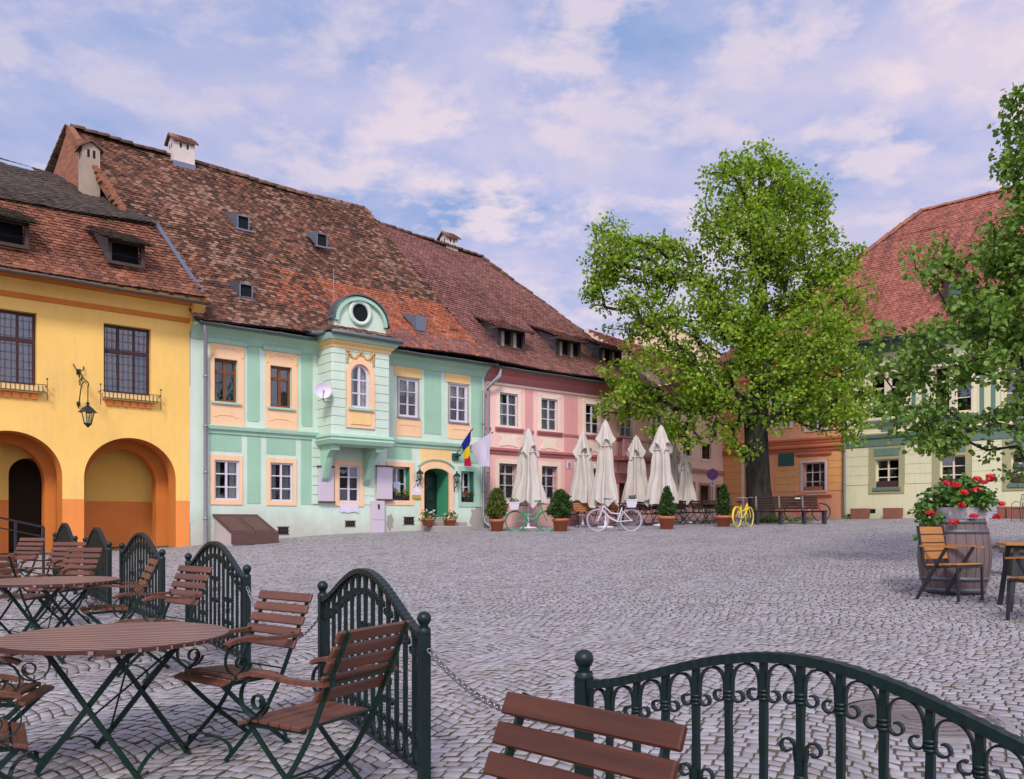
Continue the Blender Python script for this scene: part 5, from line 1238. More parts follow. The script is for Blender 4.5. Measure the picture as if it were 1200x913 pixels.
    f=(0.02-HL.x)/(L1.x-HL.x); Lm=HL.lerp(L1,f); Rm=R0.lerp(R1,f)
    H.roof(L0,R0,Lm,Rm,[T_RED,UNDER],'roof',seed=41,wav=.012,flare=.08,tw=.19,ex=.165)
    H.roof(Lm,Rm,L1,R1,[T_RED,UNDER],'upper_roof',seed=42,wav=.012,tw=.19,ex=.165)
    H.ridge(L1,R1,RIDGE_RED,.13); H.ridge(Lm,L1,RIDGE_RED,.17,name='hip_tiles')
    k=MB(); k.quad(Lm,L1,R1,(L+.5,11,ze)); k.add([Lm,(L+.5,11,ze),(0,11,ze)],[(0,1,2)]); k.add([R0,R1,(L+.5,11,ze)],[(0,1,2)]); H.add(k,'rear_roof',T_RED)
    N=(Vector(R0)-Vector(L0)).cross(Vector(L1)-Vector(L0))
    for px_,py_ in ((1122,352),):
        p=H.onplane(px_,py_,L0,N); o=thing('dormer',None,None,p); o.parent=H.o; o.scale=(.8,.8,.8); w_,h_=1.2,1.05; y=-.2
        k=MB(); k.box(-w_/2,-w_/2+.22,y,y+.12,-.2,h_); k.box(w_/2-.22,w_/2,y,y+.12,-.2,h_); k.box(-w_/2+.22,w_/2-.22,y,y+.12,-.2,-.05); k.box(-w_/2+.22,w_/2-.22,y,y+.12,h_-.15,h_); k.box(-w_/2-.1,w_/2+.1,y-.1,y+.05,-.28,-.2); k.build('dormer_frame',DARKBR,o)
        k=MB(); k.quad((-w_/2+.2,y+.06,-.1),(w_/2-.2,y+.06,-.1),(w_/2-.2,y+.06,h_-.1),(-w_/2+.2,y+.06,h_-.1)); k.build('pane',paint('dormer_glass',(.06,.10,.13),.1),o)
        k=MB(); 
        for sx in (-1,1): k.add([(sx*w_/2,y,-.25),(sx*w_/2,y,h_),(sx*w_/2,.95,h_)],[(0,1,2)])
        k.build('dormer_cheek',DARKBR,o)
        k=MB()
        for sx in (-1,1): k.quad((sx*(w_/2+.2),y-.25,h_-.08),(0,y-.25,h_+.40),(0,1.5,h_+.40),(sx*(w_/2+.2),1.2,h_-.08))
        k.add([(-w_/2,y,h_),(w_/2,y,h_),(0,y,h_+.36)],[(0,1,2)]); k.build('dormer_roof',T_RED,o)
    for px_ in (1000,1030,1062): 
        p=H.onplane(px_,396-(px_-1000)*.08,L0,N); H.add(MB().tube([p+Vector((0,-.05,0)),p+Vector((0,-.05,.26))],.02,5),'snow_hook',BLACKM)
    # cellar vent and drainpipe
    q=h(1012,596.5,1026,601.5); H.box('cellar_vent',q[0],q[1],-.01,.02,q[2],q[3],INTER)
    x=H.at(989.5,520,-.12)[0]; H.drainpipe([(x,-.55,ze-.1),(x,-.5,ze-.4),(x,-.13,ze-1.0),(x,-.13,.15)],GREY,.06,'drainpipe',[(x,-.13,z) for z in (1.6,3.2,4.8)])
    return H
CH=cream()
def back_house():
    # beige gabled house showing over the roofs between pink house and tree
    H=House('far_house','plain beige gabled house whose top shows over the roofs behind the tree','house',(1.2,60),(1,.12))
    D=0; g_=[H.at(*q) for q in ((692,425),(775,372),(858,425))]; zb=0
    k=MB(); xs=[p[0] for p in g_]; zs=[p[1] for p in g_]
    k.add([(xs[0],0,0),(xs[2],0,0),(xs[2],0,zs[2]),(xs[1],0,zs[1]),(xs[0],0,zs[0])],[(0,1,2,3,4)]); k.quad((xs[0],0,0),(xs[0],14,0),(xs[0],14,zs[0]),(xs[0],0,zs[0])); k.quad((xs[2],0,0),(xs[2],14,0),(xs[2],14,zs[2]),(xs[2],0,zs[2])); H.add(k,'wall',plaster('beige_gable',(.62,.44,.30),.08))
    k=MB()
    for i in (0,2):
        k.add([(xs[1],-.2,zs[1]+.08),(xs[1],14,zs[1]+.08),(xs[i]+(i-1)*.4,14,zs[i]-.15),(xs[i]+(i-1)*.4,-.2,zs[i]-.15)],[(0,1,2,3)])
    H.add(k,'roof',T_RED)
    p=H.at(757,392,1.5); H.chimney(p[0],1.5,p[1]-.6,.9,.7,1.4,CHIMW,T_RED)
back_house()
# ------------------------------------------------------------------ trees
def bark():
    t=NT('bark'); o=t.obj(); n=t.noise(t.map(o,(5,5,1.0)),1.6,6,.65,.6); n2=t.noise(o,9,4,.6)
    col=t.mix(t.ramp(n,[(.35,(0,0,0)),(.65,(1,1,1))]),(.010,.009,.008),(.062,.054,.046)); col=t.mix(t.math('MULTIPLY',n2,.35),col,(.06,.065,.05))
    t.bsdf(col,.95,spec=.15,bump=n,bstr=.9,bdist=.05); return t.mat
BARK=bark()
def leaves_mesh(name,centres,per,spread,size,mat,parent,rng,shape='pointed',droop=.35,dirs=None):
    """many separate leaves: each a folded blade of four to eight faces"""
    C=np.repeat(np.asarray(centres),per,axis=0); n=len(C)
    off=rng.normal(0,1,(n,3)); off/=np.maximum(1e-6,np.linalg.norm(off,axis=1))[:,None]; off*= (rng.random(n)**.5)[:,None]*spread; off[:,2]*=.8
    C=C+off; sz=size*rng.uniform(.65,1.25,n)
    T=rng.normal(0,1,(n,3)); T[:,2]-=droop*1.6; T+=off/spread*.9; T/=np.linalg.norm(T,axis=1)[:,None]
    Nn=rng.normal(0,.75,(n,3)); Nn[:,2]+=1.0; Nn-=T*(Nn*T).sum(1)[:,None]; Nn/=np.maximum(1e-6,np.linalg.norm(Nn,axis=1))[:,None]
    S=np.cross(T,Nn)
    if shape=='pointed': pts=[(0,0,0),(.28,.36,.05),(.62,.40,.02),(1,0,-.10),(.62,-.40,.02),(.28,-.36,.05)]
    else: pts=[(0,0,0),(.10,.40,.08),(.45,.52,.04),(.80,.30,-.05),(1,0,-.18),(.80,-.30,-.05),(.45,-.52,.04),(.10,-.40,.08)]
    m=len(pts)
    V=np.stack([C+T*(p[0]*sz)[:,None]+S*(p[1]*sz)[:,None]+Nn*(p[2]*sz)[:,None] for p in pts],1).reshape(-1,3)
    F=[(0,1,2,3),(0,3,4,5)] if m==6 else [(0,1,2,3),(0,3,4),(0,4,5),(0,5,6,7)]
    me=bpy.data.meshes.new(name); base=np.arange(n)*m
    if m==6:
        FF=(np.array(F)[None]+base[:,None,None]).reshape(-1,4); me.vertices.add(len(V)); me.vertices.foreach_set('co',V.ravel()); me.loops.add(FF.size); me.loops.foreach_set('vertex_index',FF.ravel()); me.polygons.add(len(FF)); me.polygons.foreach_set('loop_start',np.arange(0,FF.size,4)); me.polygons.foreach_set('loop_total',np.full(len(FF),4)); me.update(calc_edges=True)
    else:
        lp=np.array([0,1,2,3, 0,3,4, 0,4,5, 0,5,6,7]); st=np.array([0,4,7,10]); tt=np.array([4,3,3,4])
        LL=(lp[None]+base[:,None]).ravel(); me.vertices.add(len(V)); me.vertices.foreach_set('co',V.ravel()); me.loops.add(LL.size); me.loops.foreach_set('vertex_index',LL); me.polygons.add(4*n)
        me.polygons.foreach_set('loop_start',(st[None]+(np.arange(n)*14)[:,None]).ravel()); me.polygons.foreach_set('loop_total',np.tile(tt,n)); me.update(calc_edges=True)
    me.materials.append(mat); o=bpy.data.objects.new(name,me); COL.objects.link(o); o.parent=parent; return o
def grow(base,top_pts,r0,targets,rng,rmin=.008,lift=.25,seg=.45):
    """join every leaf cluster to the trunk by tapering limbs; returns tubes (path, radii)"""
    nodes=[Vector(p) for p in top_pts]; par=[-1]+list(range(len(nodes)-1)); fixed=len(nodes)
    order=sorted(targets,key=lambda p:min((Vector(p)-nodes[i]).length for i in range(fixed)))
    arr=np.array([list(n) for n in nodes]); ends=[]
    dist0=[0]
    for i in range(1,len(nodes)): dist0.append(dist0[-1]+(nodes[i]-nodes[i-1]).length)
    for t in order:
        tv=np.array(t); d=np.linalg.norm(arr-tv,axis=1)
        cost=d+.35*np.maximum(0,arr[:,2]-tv[2]+.2)+.12*np.array(dist0)
        j=int(np.argmin(cost)); a=nodes[j]; L=d[j]; k=max(1,int(L/seg)); cur=j
        side=Vector(rng.normal(0,.10*L,3))
        for i in range(1,k+1):
            f=i/k; p=a.lerp(Vector(t),f)+side*math.sin(math.pi*f)+Vector((0,0,-lift*L*.25*math.sin(math.pi*f)))
            nodes.append(p); par.append(cur); dist0.append(dist0[cur]+(p-nodes[cur]).length); cur=len(nodes)-1
        arr=np.array([list(n) for n in nodes]); ends.append(cur)
    w=[0.0]*len(nodes)
    for e in ends: w[e]+=1
    for i in range(len(nodes)-1,0,-1): w[par[i]]+=w[i]
    tot=max(w); rad=[max(rmin,r0*(x/tot)**.46) for x in w]
    ch={}
    for i,p in enumerate(par):
        if p>=0: ch.setdefault(p,[]).append(i)
    paths=[]; stack=[(0,None)]
    while stack:
        s,prev=stack.pop(); path=[s] if prev is None else [prev,s]; c=s
        while c in ch:
            k=sorted(ch[c],key=lambda q:-w[q]); 
            for q in k[1:]: stack.append((q,c))
            path.append(k[0]); c=k[0]
        paths.append(([nodes[i] for i in path],[rad[i] if not(prev is not None and i==path[0]) else rad[path[1]]*1.1 for i in path]))
    return paths
def make_tree(name,label,base,trunk_pts,r0,lobes,ncl,per,spread,size,leafm,seed,shape,hang=None,flare=1.7,keep=None,inner=.35):
    rng=np.random.default_rng(seed); o=thing(name,label,'tree',base); B=Vector(base)
    cl=[]; vol=np.array([l[3]*l[4]*l[5] for l in lobes])**.75; vol/=vol.sum()
    while len(cl)<ncl:
        l=lobes[rng.choice(len(lobes),p=vol)]; v=rng.normal(0,1,3); v/=np.linalg.norm(v); rr=(inner+(1-inner)*rng.random())**.6
        p=np.array(l[:3])+v*rr*np.array(l[3:6])
        # clumpy edges: drop part of the outer shell by a coarse wave
        q=math.sin(p[0]*1.7+seed)+math.sin(p[1]*1.9+2*seed)+math.sin(p[2]*2.1+seed*.7)
        if q<-1.55 and rr>.7: continue
        if rng.random()<.10: p=np.array(l[:3])+v*np.array(l[3:6])*rng.uniform(1.02,1.20)        # stray sprigs past the outline
        if keep is not None and not keep(p): continue
        cl.append(p)
    paths=grow(base,[B+Vector(t) if not isinstance(t,Vector) else t for t in trunk_pts],r0,cl,rng)
    k=MB()
    for P,rad in paths:
        big=rad[0]>.25
        if big:
            rad=list(rad); rad[0]*=flare; 
            if len(rad)>2: rad[1]*=1.0+.25*(flare-1)
        k.tube([p-B for p in P],rad,14 if big else (7 if rad[0]>.06 else 4),cap=False)
    k.build('trunk',BARK,o)
    leaves_mesh('crown',[tuple(np.array(c)-np.array(B)) for c in cl],per,spread,size,leafm,o,rng,shape)
    return o
LEAF_A=leafmat('fresh_leaf',[(.12,(.070,.165,.012)),(.4,(.175,.315,.022)),(.65,(.29,.44,.036)),(.95,(.48,.58,.075))],.45)
LEAF_B=leafmat('linden_leaf',[(.1,(.065,.145,.022)),(.45,(.130,.245,.036)),(.75,(.20,.325,.052)),(.97,(.30,.43,.09))],.38)
def big_tree():
    D=32.6; k=D/1000
    X=lambda px:(px-600)*k
    Z=lambda py:CAMZ+(612-py)*k
    bx=X(893); b=(bx,D,g(bx,D)-.1)
    L=[]
    def lobe(px,py,rx,rz,dy=0,ry=None): L.append((X(px),D+dy,Z(py),rx*k,(ry or (rx+rz)/2)*k,rz*k))
    lobe(742,330,52,62,.3); lobe(716,300,28,38,-.6); lobe(785,300,26,36,.5); lobe(884,222,58,50,0); lobe(905,205,36,34,.8); lobe(850,245,42,44,-.8); lobe(870,320,88,80,0); lobe(945,300,52,66,.6); lobe(968,365,42,60,-.4)
    lobe(820,400,66,62,-1.2); lobe(930,420,78,62,-1.0); lobe(770,445,62,44,-.4); lobe(740,470,36,30,.5); lobe(880,460,86,46,-1.6); lobe(975,450,46,52,0); lobe(1000,480,24,40,.3); lobe(950,495,38,26,-1.5); lobe(808,495,44,32,-.6); lobe(850,520,24,24,-1.5); lobe(790,510,26,22,.8); lobe(920,262,52,50,.2); lobe(948,235,26,38,.3); lobe(985,300,22,24,0); lobe(1008,345,18,24,0); lobe(700,330,20,40,0)
    tr=[(0,0,0),(.0,0,.45),(-.12,0,1.4),(-.20,0,2.6),(-.22,0.05,3.8),(-.05,.1,5.2),(-.02,.1,7.0),(-.05,0,9.2),(-.08,0,11.5),(-.05,0,13.2)]
    return make_tree('chestnut_tree','tall broad tree with fresh green leaves and thick dark trunk behind the long bench',b,tr,.45,L,1250,40,.42,.135,LEAF_A,11,'pointed',flare=1.35)
BT=big_tree()
def right_tree():
    D=14.0; k=D/1000; X=lambda px:(px-600)*k; Z=lambda py:CAMZ+(612-py)*k
    bx=X(1345); b=(bx,D,g(bx,D)-.05); L=[]
    def lobe(px,py,rx,rz,dy=0,ry=None): L.append((X(px),D+dy,Z(py),rx*k,(ry or (rx+rz)/2)*k,rz*k))
    lobe(1200,170,16,70,0,60); lobe(1196,250,40,44,.2); lobe(1165,330,60,70,0); lobe(1100,300,34,26,.2); lobe(1215,330,60,130,.4); lobe(1130,410,64,52,-.3); lobe(1060,430,46,40,.1); lobe(1100,470,60,48,.3); lobe(1170,460,60,66,-.3); lobe(1140,505,46,34,.1); lobe(1190,520,34,40,.3); lobe(1030,400,18,30,.1); lobe(1043,490,14,28,.2)
    lobe(1199,115,9,42,0,12); lobe(1197,160,14,36,0,30); lobe(1196,160,14,40,.2,40); lobe(1192,215,24,34,.1,34); lobe(1194,210,24,36,-.2,40); lobe(1185,400,50,90,-.2); lobe(1195,290,40,60,.2); lobe(1090,520,26,20,0); lobe(1290,300,90,190,0,110); lobe(1350,200,120,150,.3,120); lobe(1420,380,110,140,0,110); lobe(1270,470,60,70,.4); lobe(1300,120,60,80,0)
    tr=[(0,0,0),(.0,0,.4),(-.04,0,1.6),(-.05,.1,2.8),(-.02,.1,4.2),(0,0,6.0),(.0,0,8.0)]
    return make_tree('linden_tree','leafy tree with rounded leaves whose low boughs hang in before the cream house',b,tr,.15,L,800,44,.26,.078,LEAF_B,23,'round',flare=1.5)
RT=right_tree()
# ------------------------------------------------------------------ beer-garden furniture
def make_chair(name,label,group,woodm,slats=5):
    """folding armchair: green flat-iron frame, slatted seat and back; looks along local -y"""
    o=thing(name,label,'chair',(0,0,0),0,group); xb=.205
    back=[(.377,.886),(.300,.72),(.222,.55),(.176,.45),(.125,.36),(.03,.22),(-.10,.10),(-.22,0)]
    def bp(z):
        for (y0,z0),(y1,z1) in zip(back,back[1:]):
            if z1<=z<=z0: f=(z-z1)/(z0-z1); return y1+(y0-y1)*f
    def curve(pts,n=6):
        P=[Vector((0,*p)) for p in pts]; out=[]
        for i in range(len(P)-1):
            a=P[max(0,i-1)];b=P[i];c=P[i+1];d=P[min(len(P)-1,i+2)]
            for j in range(n):
                t=j/n; out.append(.5*((2*b)+(c-a)*t+(2*a-5*b+4*c-d)*t*t+(3*b-a-3*c+d)*t**3))
        return out+[P[-1]]
    sh=lambda P,x:[Vector((x,p.y,p.z)) for p in P]
    k=MB(); rn=random.Random(3)
    n=slats; z0,z1=.565,.895; hh=(z1-z0)/n
    for i in range(n):
        z=z0+hh*(i+.5); y=bp(z)-.016; tilt=math.atan2(bp(z+.02)-bp(z-.02),.04)
        M=Matrix.Translation((0,y,z))@Matrix.Rotation(-tilt,4,'X'); k.chbox(-.25,.25,-.010,.010,-hh/2+.006,hh/2-.006,.004,0,M)
    bo=k.build('backrest',woodm,o)
    k=MB()
    for i in range(n):
        z=z0+hh*(i+.5); y=bp(z)-.0275
        for sx in (-1,1): k.lathe([(.0001,-.001),(.006,-.0005),(.006,.001)],8,0,(0,0,0)); 
    k=MB(); ys=[-.235,-.165,-.100,-.035,.030,.095]; zs=[.432,.452,.450,.446,.443,.441]
    for i,(y,z) in enumerate(zip(ys,zs)):
        tl=R(16) if i==0 else R(-2); M=Matrix.Translation((0,y,z))@Matrix.Rotation(tl,4,'X'); k.chbox(-.235,.235,-.029,.029,-.010,.010,.004,0,M)
    k.build('seat',woodm,o)
    legB=[(-.235,.425),(-.195,.385),(-.10,.29),(.0,.20),(.12,.10),(.24,0)]
    for sx in (-1,1):
        x=sx*xb
        k=MB(); k.sweep(sh(curve(back),x),.008,.026,(1,0,0)); k.build('back_leg',CHAIRG,o)
        k=MB(); k.sweep(sh(curve(legB),x-sx*.014),.008,.026,(1,0,0)); k.build('front_leg',CHAIRG,o)
        xa=sx*(xb+.030)
        k=MB(); arm=curve([(bp(.655)+.01,.655),(.10,.650),(-.02,.660),(-.14,.668),(-.21,.655),(-.235,.640)],4)
        k.sweep(sh(arm,xa),.046,.020,(1,0,0)); a_=k.build('armrest',woodm,o)
        c=[(-.20,.642)]
        for i in range(15):
            t_=R(75+i*19); c.append((-.150+.088*math.cos(t_),.556+.088*math.sin(t_)))
        k=MB(); k.sweep(sh([Vector((0,*p)) for p in c],xa),.022,.006,(1,0,0))
        c=[]
        for i in range(22):
            t_=R(-60+i*22); r_=.040-.0008*i; c.append((-.135+r_*math.cos(t_),.535+r_*math.sin(t_)))
        k.sweep(sh([Vector((0,-.20,.425)),Vector((0,-.165,.46)),Vector((0,-.12,.495))]+[Vector((0,*p)) for p in c],xa-sx*.004),.022,.006,(1,0,0)); k.build('arm_scroll',CHAIRG,a_)
        k=MB(); k.sweep([(x-sx*.004,-.245,.420),(x-sx*.004,.13,.428)],.010,.022,(1,0,0)); k.build('seat_rail',CHAIRG,o)
    for P in (((-xb-.03,bp(.66),.655),(xb+.03,bp(.66),.655)),((-xb,bp(.46),.46),(xb,bp(.46),.46)),((-xb,.02,.205),(xb,.02,.205))): MB().tube(P,.006,6).build('stretcher',CHAIRG,o)
    for sx in (-1,1): MB().box(sx*xb-.012,sx*xb+.012,bp(.655)-.03,bp(.655)+.022,.640,.668).build('arm_bracket',CHAIRG,o)
    for y,z in ((.195,.04),(-.18,.035)):
        k=MB(); k.sweep([(xb*math.cos(math.pi*i/14)*(1),y,z+.075*math.sin(math.pi*i/14)**.6) for i in range(15)],.022,.006,(0,1,0)); k.build('foot_brace',CHAIRG,o)
    return o
TABLE_SHADE=wood('table_gap_shade',(.075,.030,.022),.5,0,.5)  # slat edges painted dark to imitate the shade in the gaps
def make_table(name,label,group,rad=.60,h=.72):
    o=thing(name,label,'table',(0,0,0),0,group); k=MB(); w_=.052; gap=.011; n=int(2*rad/(w_+gap)); st=2*rad/n
    for i in range(n):
        y0=-rad+i*st+gap/2; y1=y0+st-gap
        f=lambda y:math.sqrt(max(rad*rad-y*y,.0009)); m=5; ysr=[y0+(y1-y0)*j/m for j in range(m+1)]
        pts=[(f(y),y) for y in ysr]+[(-f(y),y) for y in reversed(ysr)]; q=len(pts); c=.0045
        vs=[(x,y,h-.024) for x,y in pts]+[(x,y,h-c) for x,y in pts]+[(x*(1-c/rad),y+(c if y<(y0+y1)/2 else -c)*(1 if abs(y-y0)<1e-6 or abs(y-y1)<1e-6 else 0),h) for x,y in pts]
        k.add(vs,[tuple(range(q-1,-1,-1)),tuple(range(2*q,3*q))]); nv=len(k.v); k.add([],[])
        base=nv-3*q
        for j in range(q):
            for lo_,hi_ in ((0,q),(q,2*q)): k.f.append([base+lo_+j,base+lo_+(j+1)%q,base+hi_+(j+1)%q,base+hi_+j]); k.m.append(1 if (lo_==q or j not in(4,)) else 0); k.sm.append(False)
    k.build('tabletop',[TABLEW,TABLE_SHADE],o)
    k=MB()
    for x in (-.26,.26): k.chbox(x-.035,x+.035,-rad*.86,rad*.86,h-.050,h-.0245,.003)
    k.build('batten',TABLEW,o)
    # two crossed pairs of legs; arcs tie the feet
    for y in (-.24,.24):
        for sx in (-1,1):
            k=MB(); k.sweep([(sx*.27,y+.008*sx,h-.05),(sx*.22,y+.008*sx,h-.09),(-sx*.31,y+.008*sx,0)],.010,.030,(0,1,0)); k.build('leg',CHAIRG,o)
    for sx in (-1,1):
        k=MB(); k.sweep([(sx*.295,-.24+.48*i/16,.03+.10*math.sin(math.pi*i/16)**.7) for i in range(17)],.024,.007,(1,0,0)); k.build('foot_brace',CHAIRG,o)
    k=MB(); k.tube([(.24,-.24,h-.10),(-.2,.24,.14)],.006,6); k.tube([(.22,.24,h-.09),(-.22,-.24,.12)],.006,6); k.build('diagonal_rod',CHAIRG,o)
    return o
def put(o,x,y,rz): o.location=(x,y,g(x,y)); o.rotation_euler=(0,0,rz); return o
# positions measured on the terrain: (x, y, facing direction, label)
chair0=make_chair('garden_chair','brown slatted folding armchair beside the largest iron fence panel, its seat in full view','brown slatted garden chairs at the cafe tables',BROWNW)
put(chair0,-.92,4.0,face(-.87,.50))
CH_LIST=[(-1.62,5.02,face(-.60,-.80),'brown garden chair at the near round table, its back turned to the second fence panel'),
 (-2.93,7.02,face(-.62,-.78),'garden chair behind the near round table with four red brown slats showing above the tabletop'),
 (-3.72,7.95,face(-.86,-.50),'leaning garden chair beside the far round table in front of the third fence panel'),
 (-5.15,9.75,face(-.28,-.96),'garden chair facing the far round table, in front of the fourth fence panel'),
 (-5.20,8.95,face(.12,1.0),'dark backed garden chair seen from behind at the far round table'),
 (-7.25,12.35,face(-.35,-.94),'small distant garden chair under the sloping handrail by the arcade'),
 (-5.95,11.0,face(-.2,-.98),'distant garden chair mostly hidden behind another chair near the yellow arcade'),
 (-2.42,3.72,face(.85,.52),'garden chair half out of view, its curled armrest pointing to the near table'),
 (-2.80,4.55,face(.95,.20),'garden chair with only its seat showing under the near round table'),
 (-4.75,7.15,face(.55,.85),'garden chair at the edge of view beside the far round table legs')]
for x,y,a,lab in CH_LIST: put(copy_tree(chair0,label=lab),x,y,a)
# the dark one seen from behind is stained darker
chairF=make_chair('garden_chair','reddish slatted chair back close in front of the long curved railing','brown slatted garden chairs at the cafe tables',REDW)
put(chairF,-.085,1.80,face(-.69,-.72)); chairF.scale=(1.10,)*3
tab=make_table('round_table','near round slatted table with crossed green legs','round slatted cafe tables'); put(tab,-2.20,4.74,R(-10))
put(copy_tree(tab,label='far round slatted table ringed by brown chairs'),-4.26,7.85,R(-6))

# ------------------------------------------------------------------ iron fence panels
def fence(p0,p1,label,apex=1.0,post=.80,nb=13,grp='arched iron fence panels round the cafe'):
    p0=Vector((*p0,0)); p1=Vector((*p1,0)); L=(p1-p0).length; z0=g(p0.x,p0.y); z1=g(p1.x,p1.y); sl=(z1-z0)/L
    o=thing('fence_panel',label,'fence panel',(p0.x,p0.y,z0),math.atan2(p1.y-p0.y,p1.x-p0.x),grp)
    Q=lambda x,z,y=0:Vector((x,y,z+sl*x))
    for x in (0,L):
        k=MB(); k.box(x-.026,x+.026,-.026,.026,sl*x-.05,sl*x+post-.015); k.lathe([(.034,0),(.034,.02),(.030,.024)],14,0,(x,0,sl*x+post-.02)); po=k.build('post',GREENM,o)
        k=MB(); k.lathe([(.024,0),(.022,.02),(.03,.03)],14,0,(x,0,sl*x+post)); k.ball((x,0,sl*x+post+.052),.036,18); k.build('post_ball',GREENM,po)
    zt=lambda u:(post-.035)+(apex-post+.035)*(math.sin(math.pi*min(1,max(0,u)))**1.45)
    k=MB(); x0=.03; N=150; pts=[Q(x0+(L-2*x0)*i/N,zt(i/N)) for i in range(N+1)]
    sc=[1+.07*math.sin(i*1.7) for i in range(N+1)]
    k.sweep(pts,.044,.030,(0,1,0),0,False,False,sc); k.build('top_rail',GREENM,o)
    k=MB(); k.sweep([Q(x0,.085),Q(L-x0,.085)],.034,.022,(0,1,0)); k.build('bottom_rail',GREENM,o)
    dx=L/(nb+1); bw=.021
    for i in range(1,nb+1):
        x=dx*i; ztop=zt((x-x0)/(L-2*x0))-.012; k=MB(); rn=random.Random(i)
        zz=[.09+(ztop-.09)*j/14 for j in range(15)]; k.sweep([Q(x+rn.uniform(-.001,.001),z) for z in zz],bw,bw,(0,1,0),0,False,False,[1+rn.uniform(-.07,.09) for _ in zz])
        for zc in (ztop-.105,.215):
            for j in (-1,0,1): k.lathe([(.012,-.006),(.0185,-.004),(.0185,.004),(.012,.006)],10,0,Q(x,zc+j*.0125))
        k.build('bar',GREENM,o)
    def strip(P,k): k.sweep(P,.018,.006,(0,1,0))
    for i in range(0,nb+1):
        xa,xb=dx*i+bw*.5+.003,dx*(i+1)-bw*.5-.003
        if i==0: xa+=.018
        if i==nb: xb-=.018
        za=lambda x:zt((x-x0)/(L-2*x0)); cx=(xa+xb)/2; rx=(xb-xa)/2; k=MB(); P=[]; r_=rx*.46
        zl=za(xa)-.105; zr=za(xb)-.105
        for j in range(13):
            t_=R(250-j*(250+0)/12-0); 
        def curl(cx_,cz,sgn):
            return [Q(cx_+sgn*r_*(1-.03*j)*math.cos(R(180-26*j)) , cz-r_*1.0+r_*(1-.03*j)*math.sin(R(180+26*j))) for j in range(13)]
        left=[Q(xa+r_+r_*(1-.035*j)*math.cos(R(180+27*j)),zl-.012+r_*(1-.035*j)*math.sin(R(180+27*j))) for j in range(12)][::-1]
        right=[Q(xb-r_+r_*(1-.035*j)*math.cos(R(-27*j)),zr-.012+r_*(1-.035*j)*math.sin(R(-27*j))) for j in range(12)]
        zmid=za(cx)-.020
        hl=zmid-zl; top=[]
        for j in range(1,16):
            f=j/16; base=zl+(zr-zl)*f; hgt=max(zmid-(zl+zr)/2,.03)*math.sin(math.pi*f)**.62
            top.append(Q(cx-rx*math.cos(math.pi*f),base+hgt))
        strip(left+top+right,k)
        k.build('scroll',GREENM,o); k=MB(); zb=.215; lo=[Q(xa+r_+r_*(1-.035*j)*math.cos(R(180-27*j)),zb+.012+r_*(1-.035*j)*math.sin(R(180-27*j))) for j in range(12)][::-1]
        lo2=[Q(xb-r_+r_*(1-.035*j)*math.cos(R(27*j)),zb+.012+r_*(1-.035*j)*math.sin(R(27*j))) for j in range(12)]
        strip(lo+[Q(cx-rx*math.cos(math.pi*j/16),zb-.105*math.sin(math.pi*j/16)**.62) for j in range(1,16)]+lo2,k)
        k.build('lower_scroll',GREENM,o)
    # leaf scrolls springing from three bars at mid height
    for bi,zc in ((nb//2+1,.60),(nb//2-2,.44),(nb//2+4,.44)):
        if not 1<=bi<=nb: continue
        x=dx*bi; k=MB()
        for sx in (-1,1):
            for sz in (-1,1):
                P=[Q(x+sx*(bw/2+.003),zc+sz*.01),Q(x+sx*(bw/2+.004),zc+sz*.05),Q(x+sx*(bw/2+.010),zc+sz*.085)]
                c0=(x+sx*(bw/2+.034),zc+sz*.098)
                for j in range(12):
                    t_=R(180-30*j); r_=.026*(1-.04*j); P.append(Q(c0[0]+sx*r_*math.cos(t_),c0[1]+sz*r_*math.sin(t_)))
                strip(P,k)
        for j in (-1,0,1): k.lathe([(.012,-.006),(.0215,-.004),(.0215,.004),(.012,.006)],10,0,Q(x,zc+j*.0125))
        k.build('leaf_scroll',GREENM,o)
    return o
F1=((-1.285,5.79),(-.44,4.27)); F2=((-3.30,8.70),(-2.23,7.18)); F3=((-4.90,10.72),(-3.84,9.37)); F4=((-6.16,12.32),(-5.20,11.02)); F5=((-7.5,14.0),(-6.55,12.8)); F0=((.27,3.2),(1.47,1.94))
fence(*F0,'long curved railing close to the camera with a row of scrolls under its hammered rail',.965,.80)
fence(*F1,'arched iron fence panel standing between the two chairs and the chain',1.02)
fence(*F2,'second arched fence panel, behind the chair at the near round table',1.03)
fence(*F3,'third arched fence panel, beside the leaning chair',1.03)
fence(*F4,'fourth arched fence panel, in front of the empty orange archway',1.04)
fence(*F5,'smallest arched fence panel, in front of the orange pier of the arcade',1.05)
def handrail():
    a=(-9.6,13.8); b=(-8.10,14.6); a=(-.61*14.2,14.2); b=(-.549*14.9,14.9)
    z=g(*b); L=math.hypot(b[0]-a[0],b[1]-a[1]); L2=L*1.35
    o=thing('handrail','plain black sloping handrail in front of the dark archway','railing',(b[0],b[1],z),math.atan2(a[1]-b[1],a[0]-b[0]))
    k=MB(); zz=lambda x:.95+x*.22
    k.sweep([(0,0,zz(0)),(L2,0,zz(L2))],.05,.03,(0,1,0)); k.build('rail',BLACKM,o)
    for x in (0,L*.55,L2):
        k=MB(); k.box(x-.018,x+.018,-.018,.018,-.05,zz(x)-.01); k.build('post',BLACKM,o)
    k=MB(); k.sweep([(0,0,.78),(L2,0,zz(L2)-.17)],.03,.02,(0,1,0)); k.sweep([(0,0,.12),(L2,0,.12+L2*.22)],.03,.02,(0,1,0)); k.build('lower_rail',BLACKM,o)
handrail()
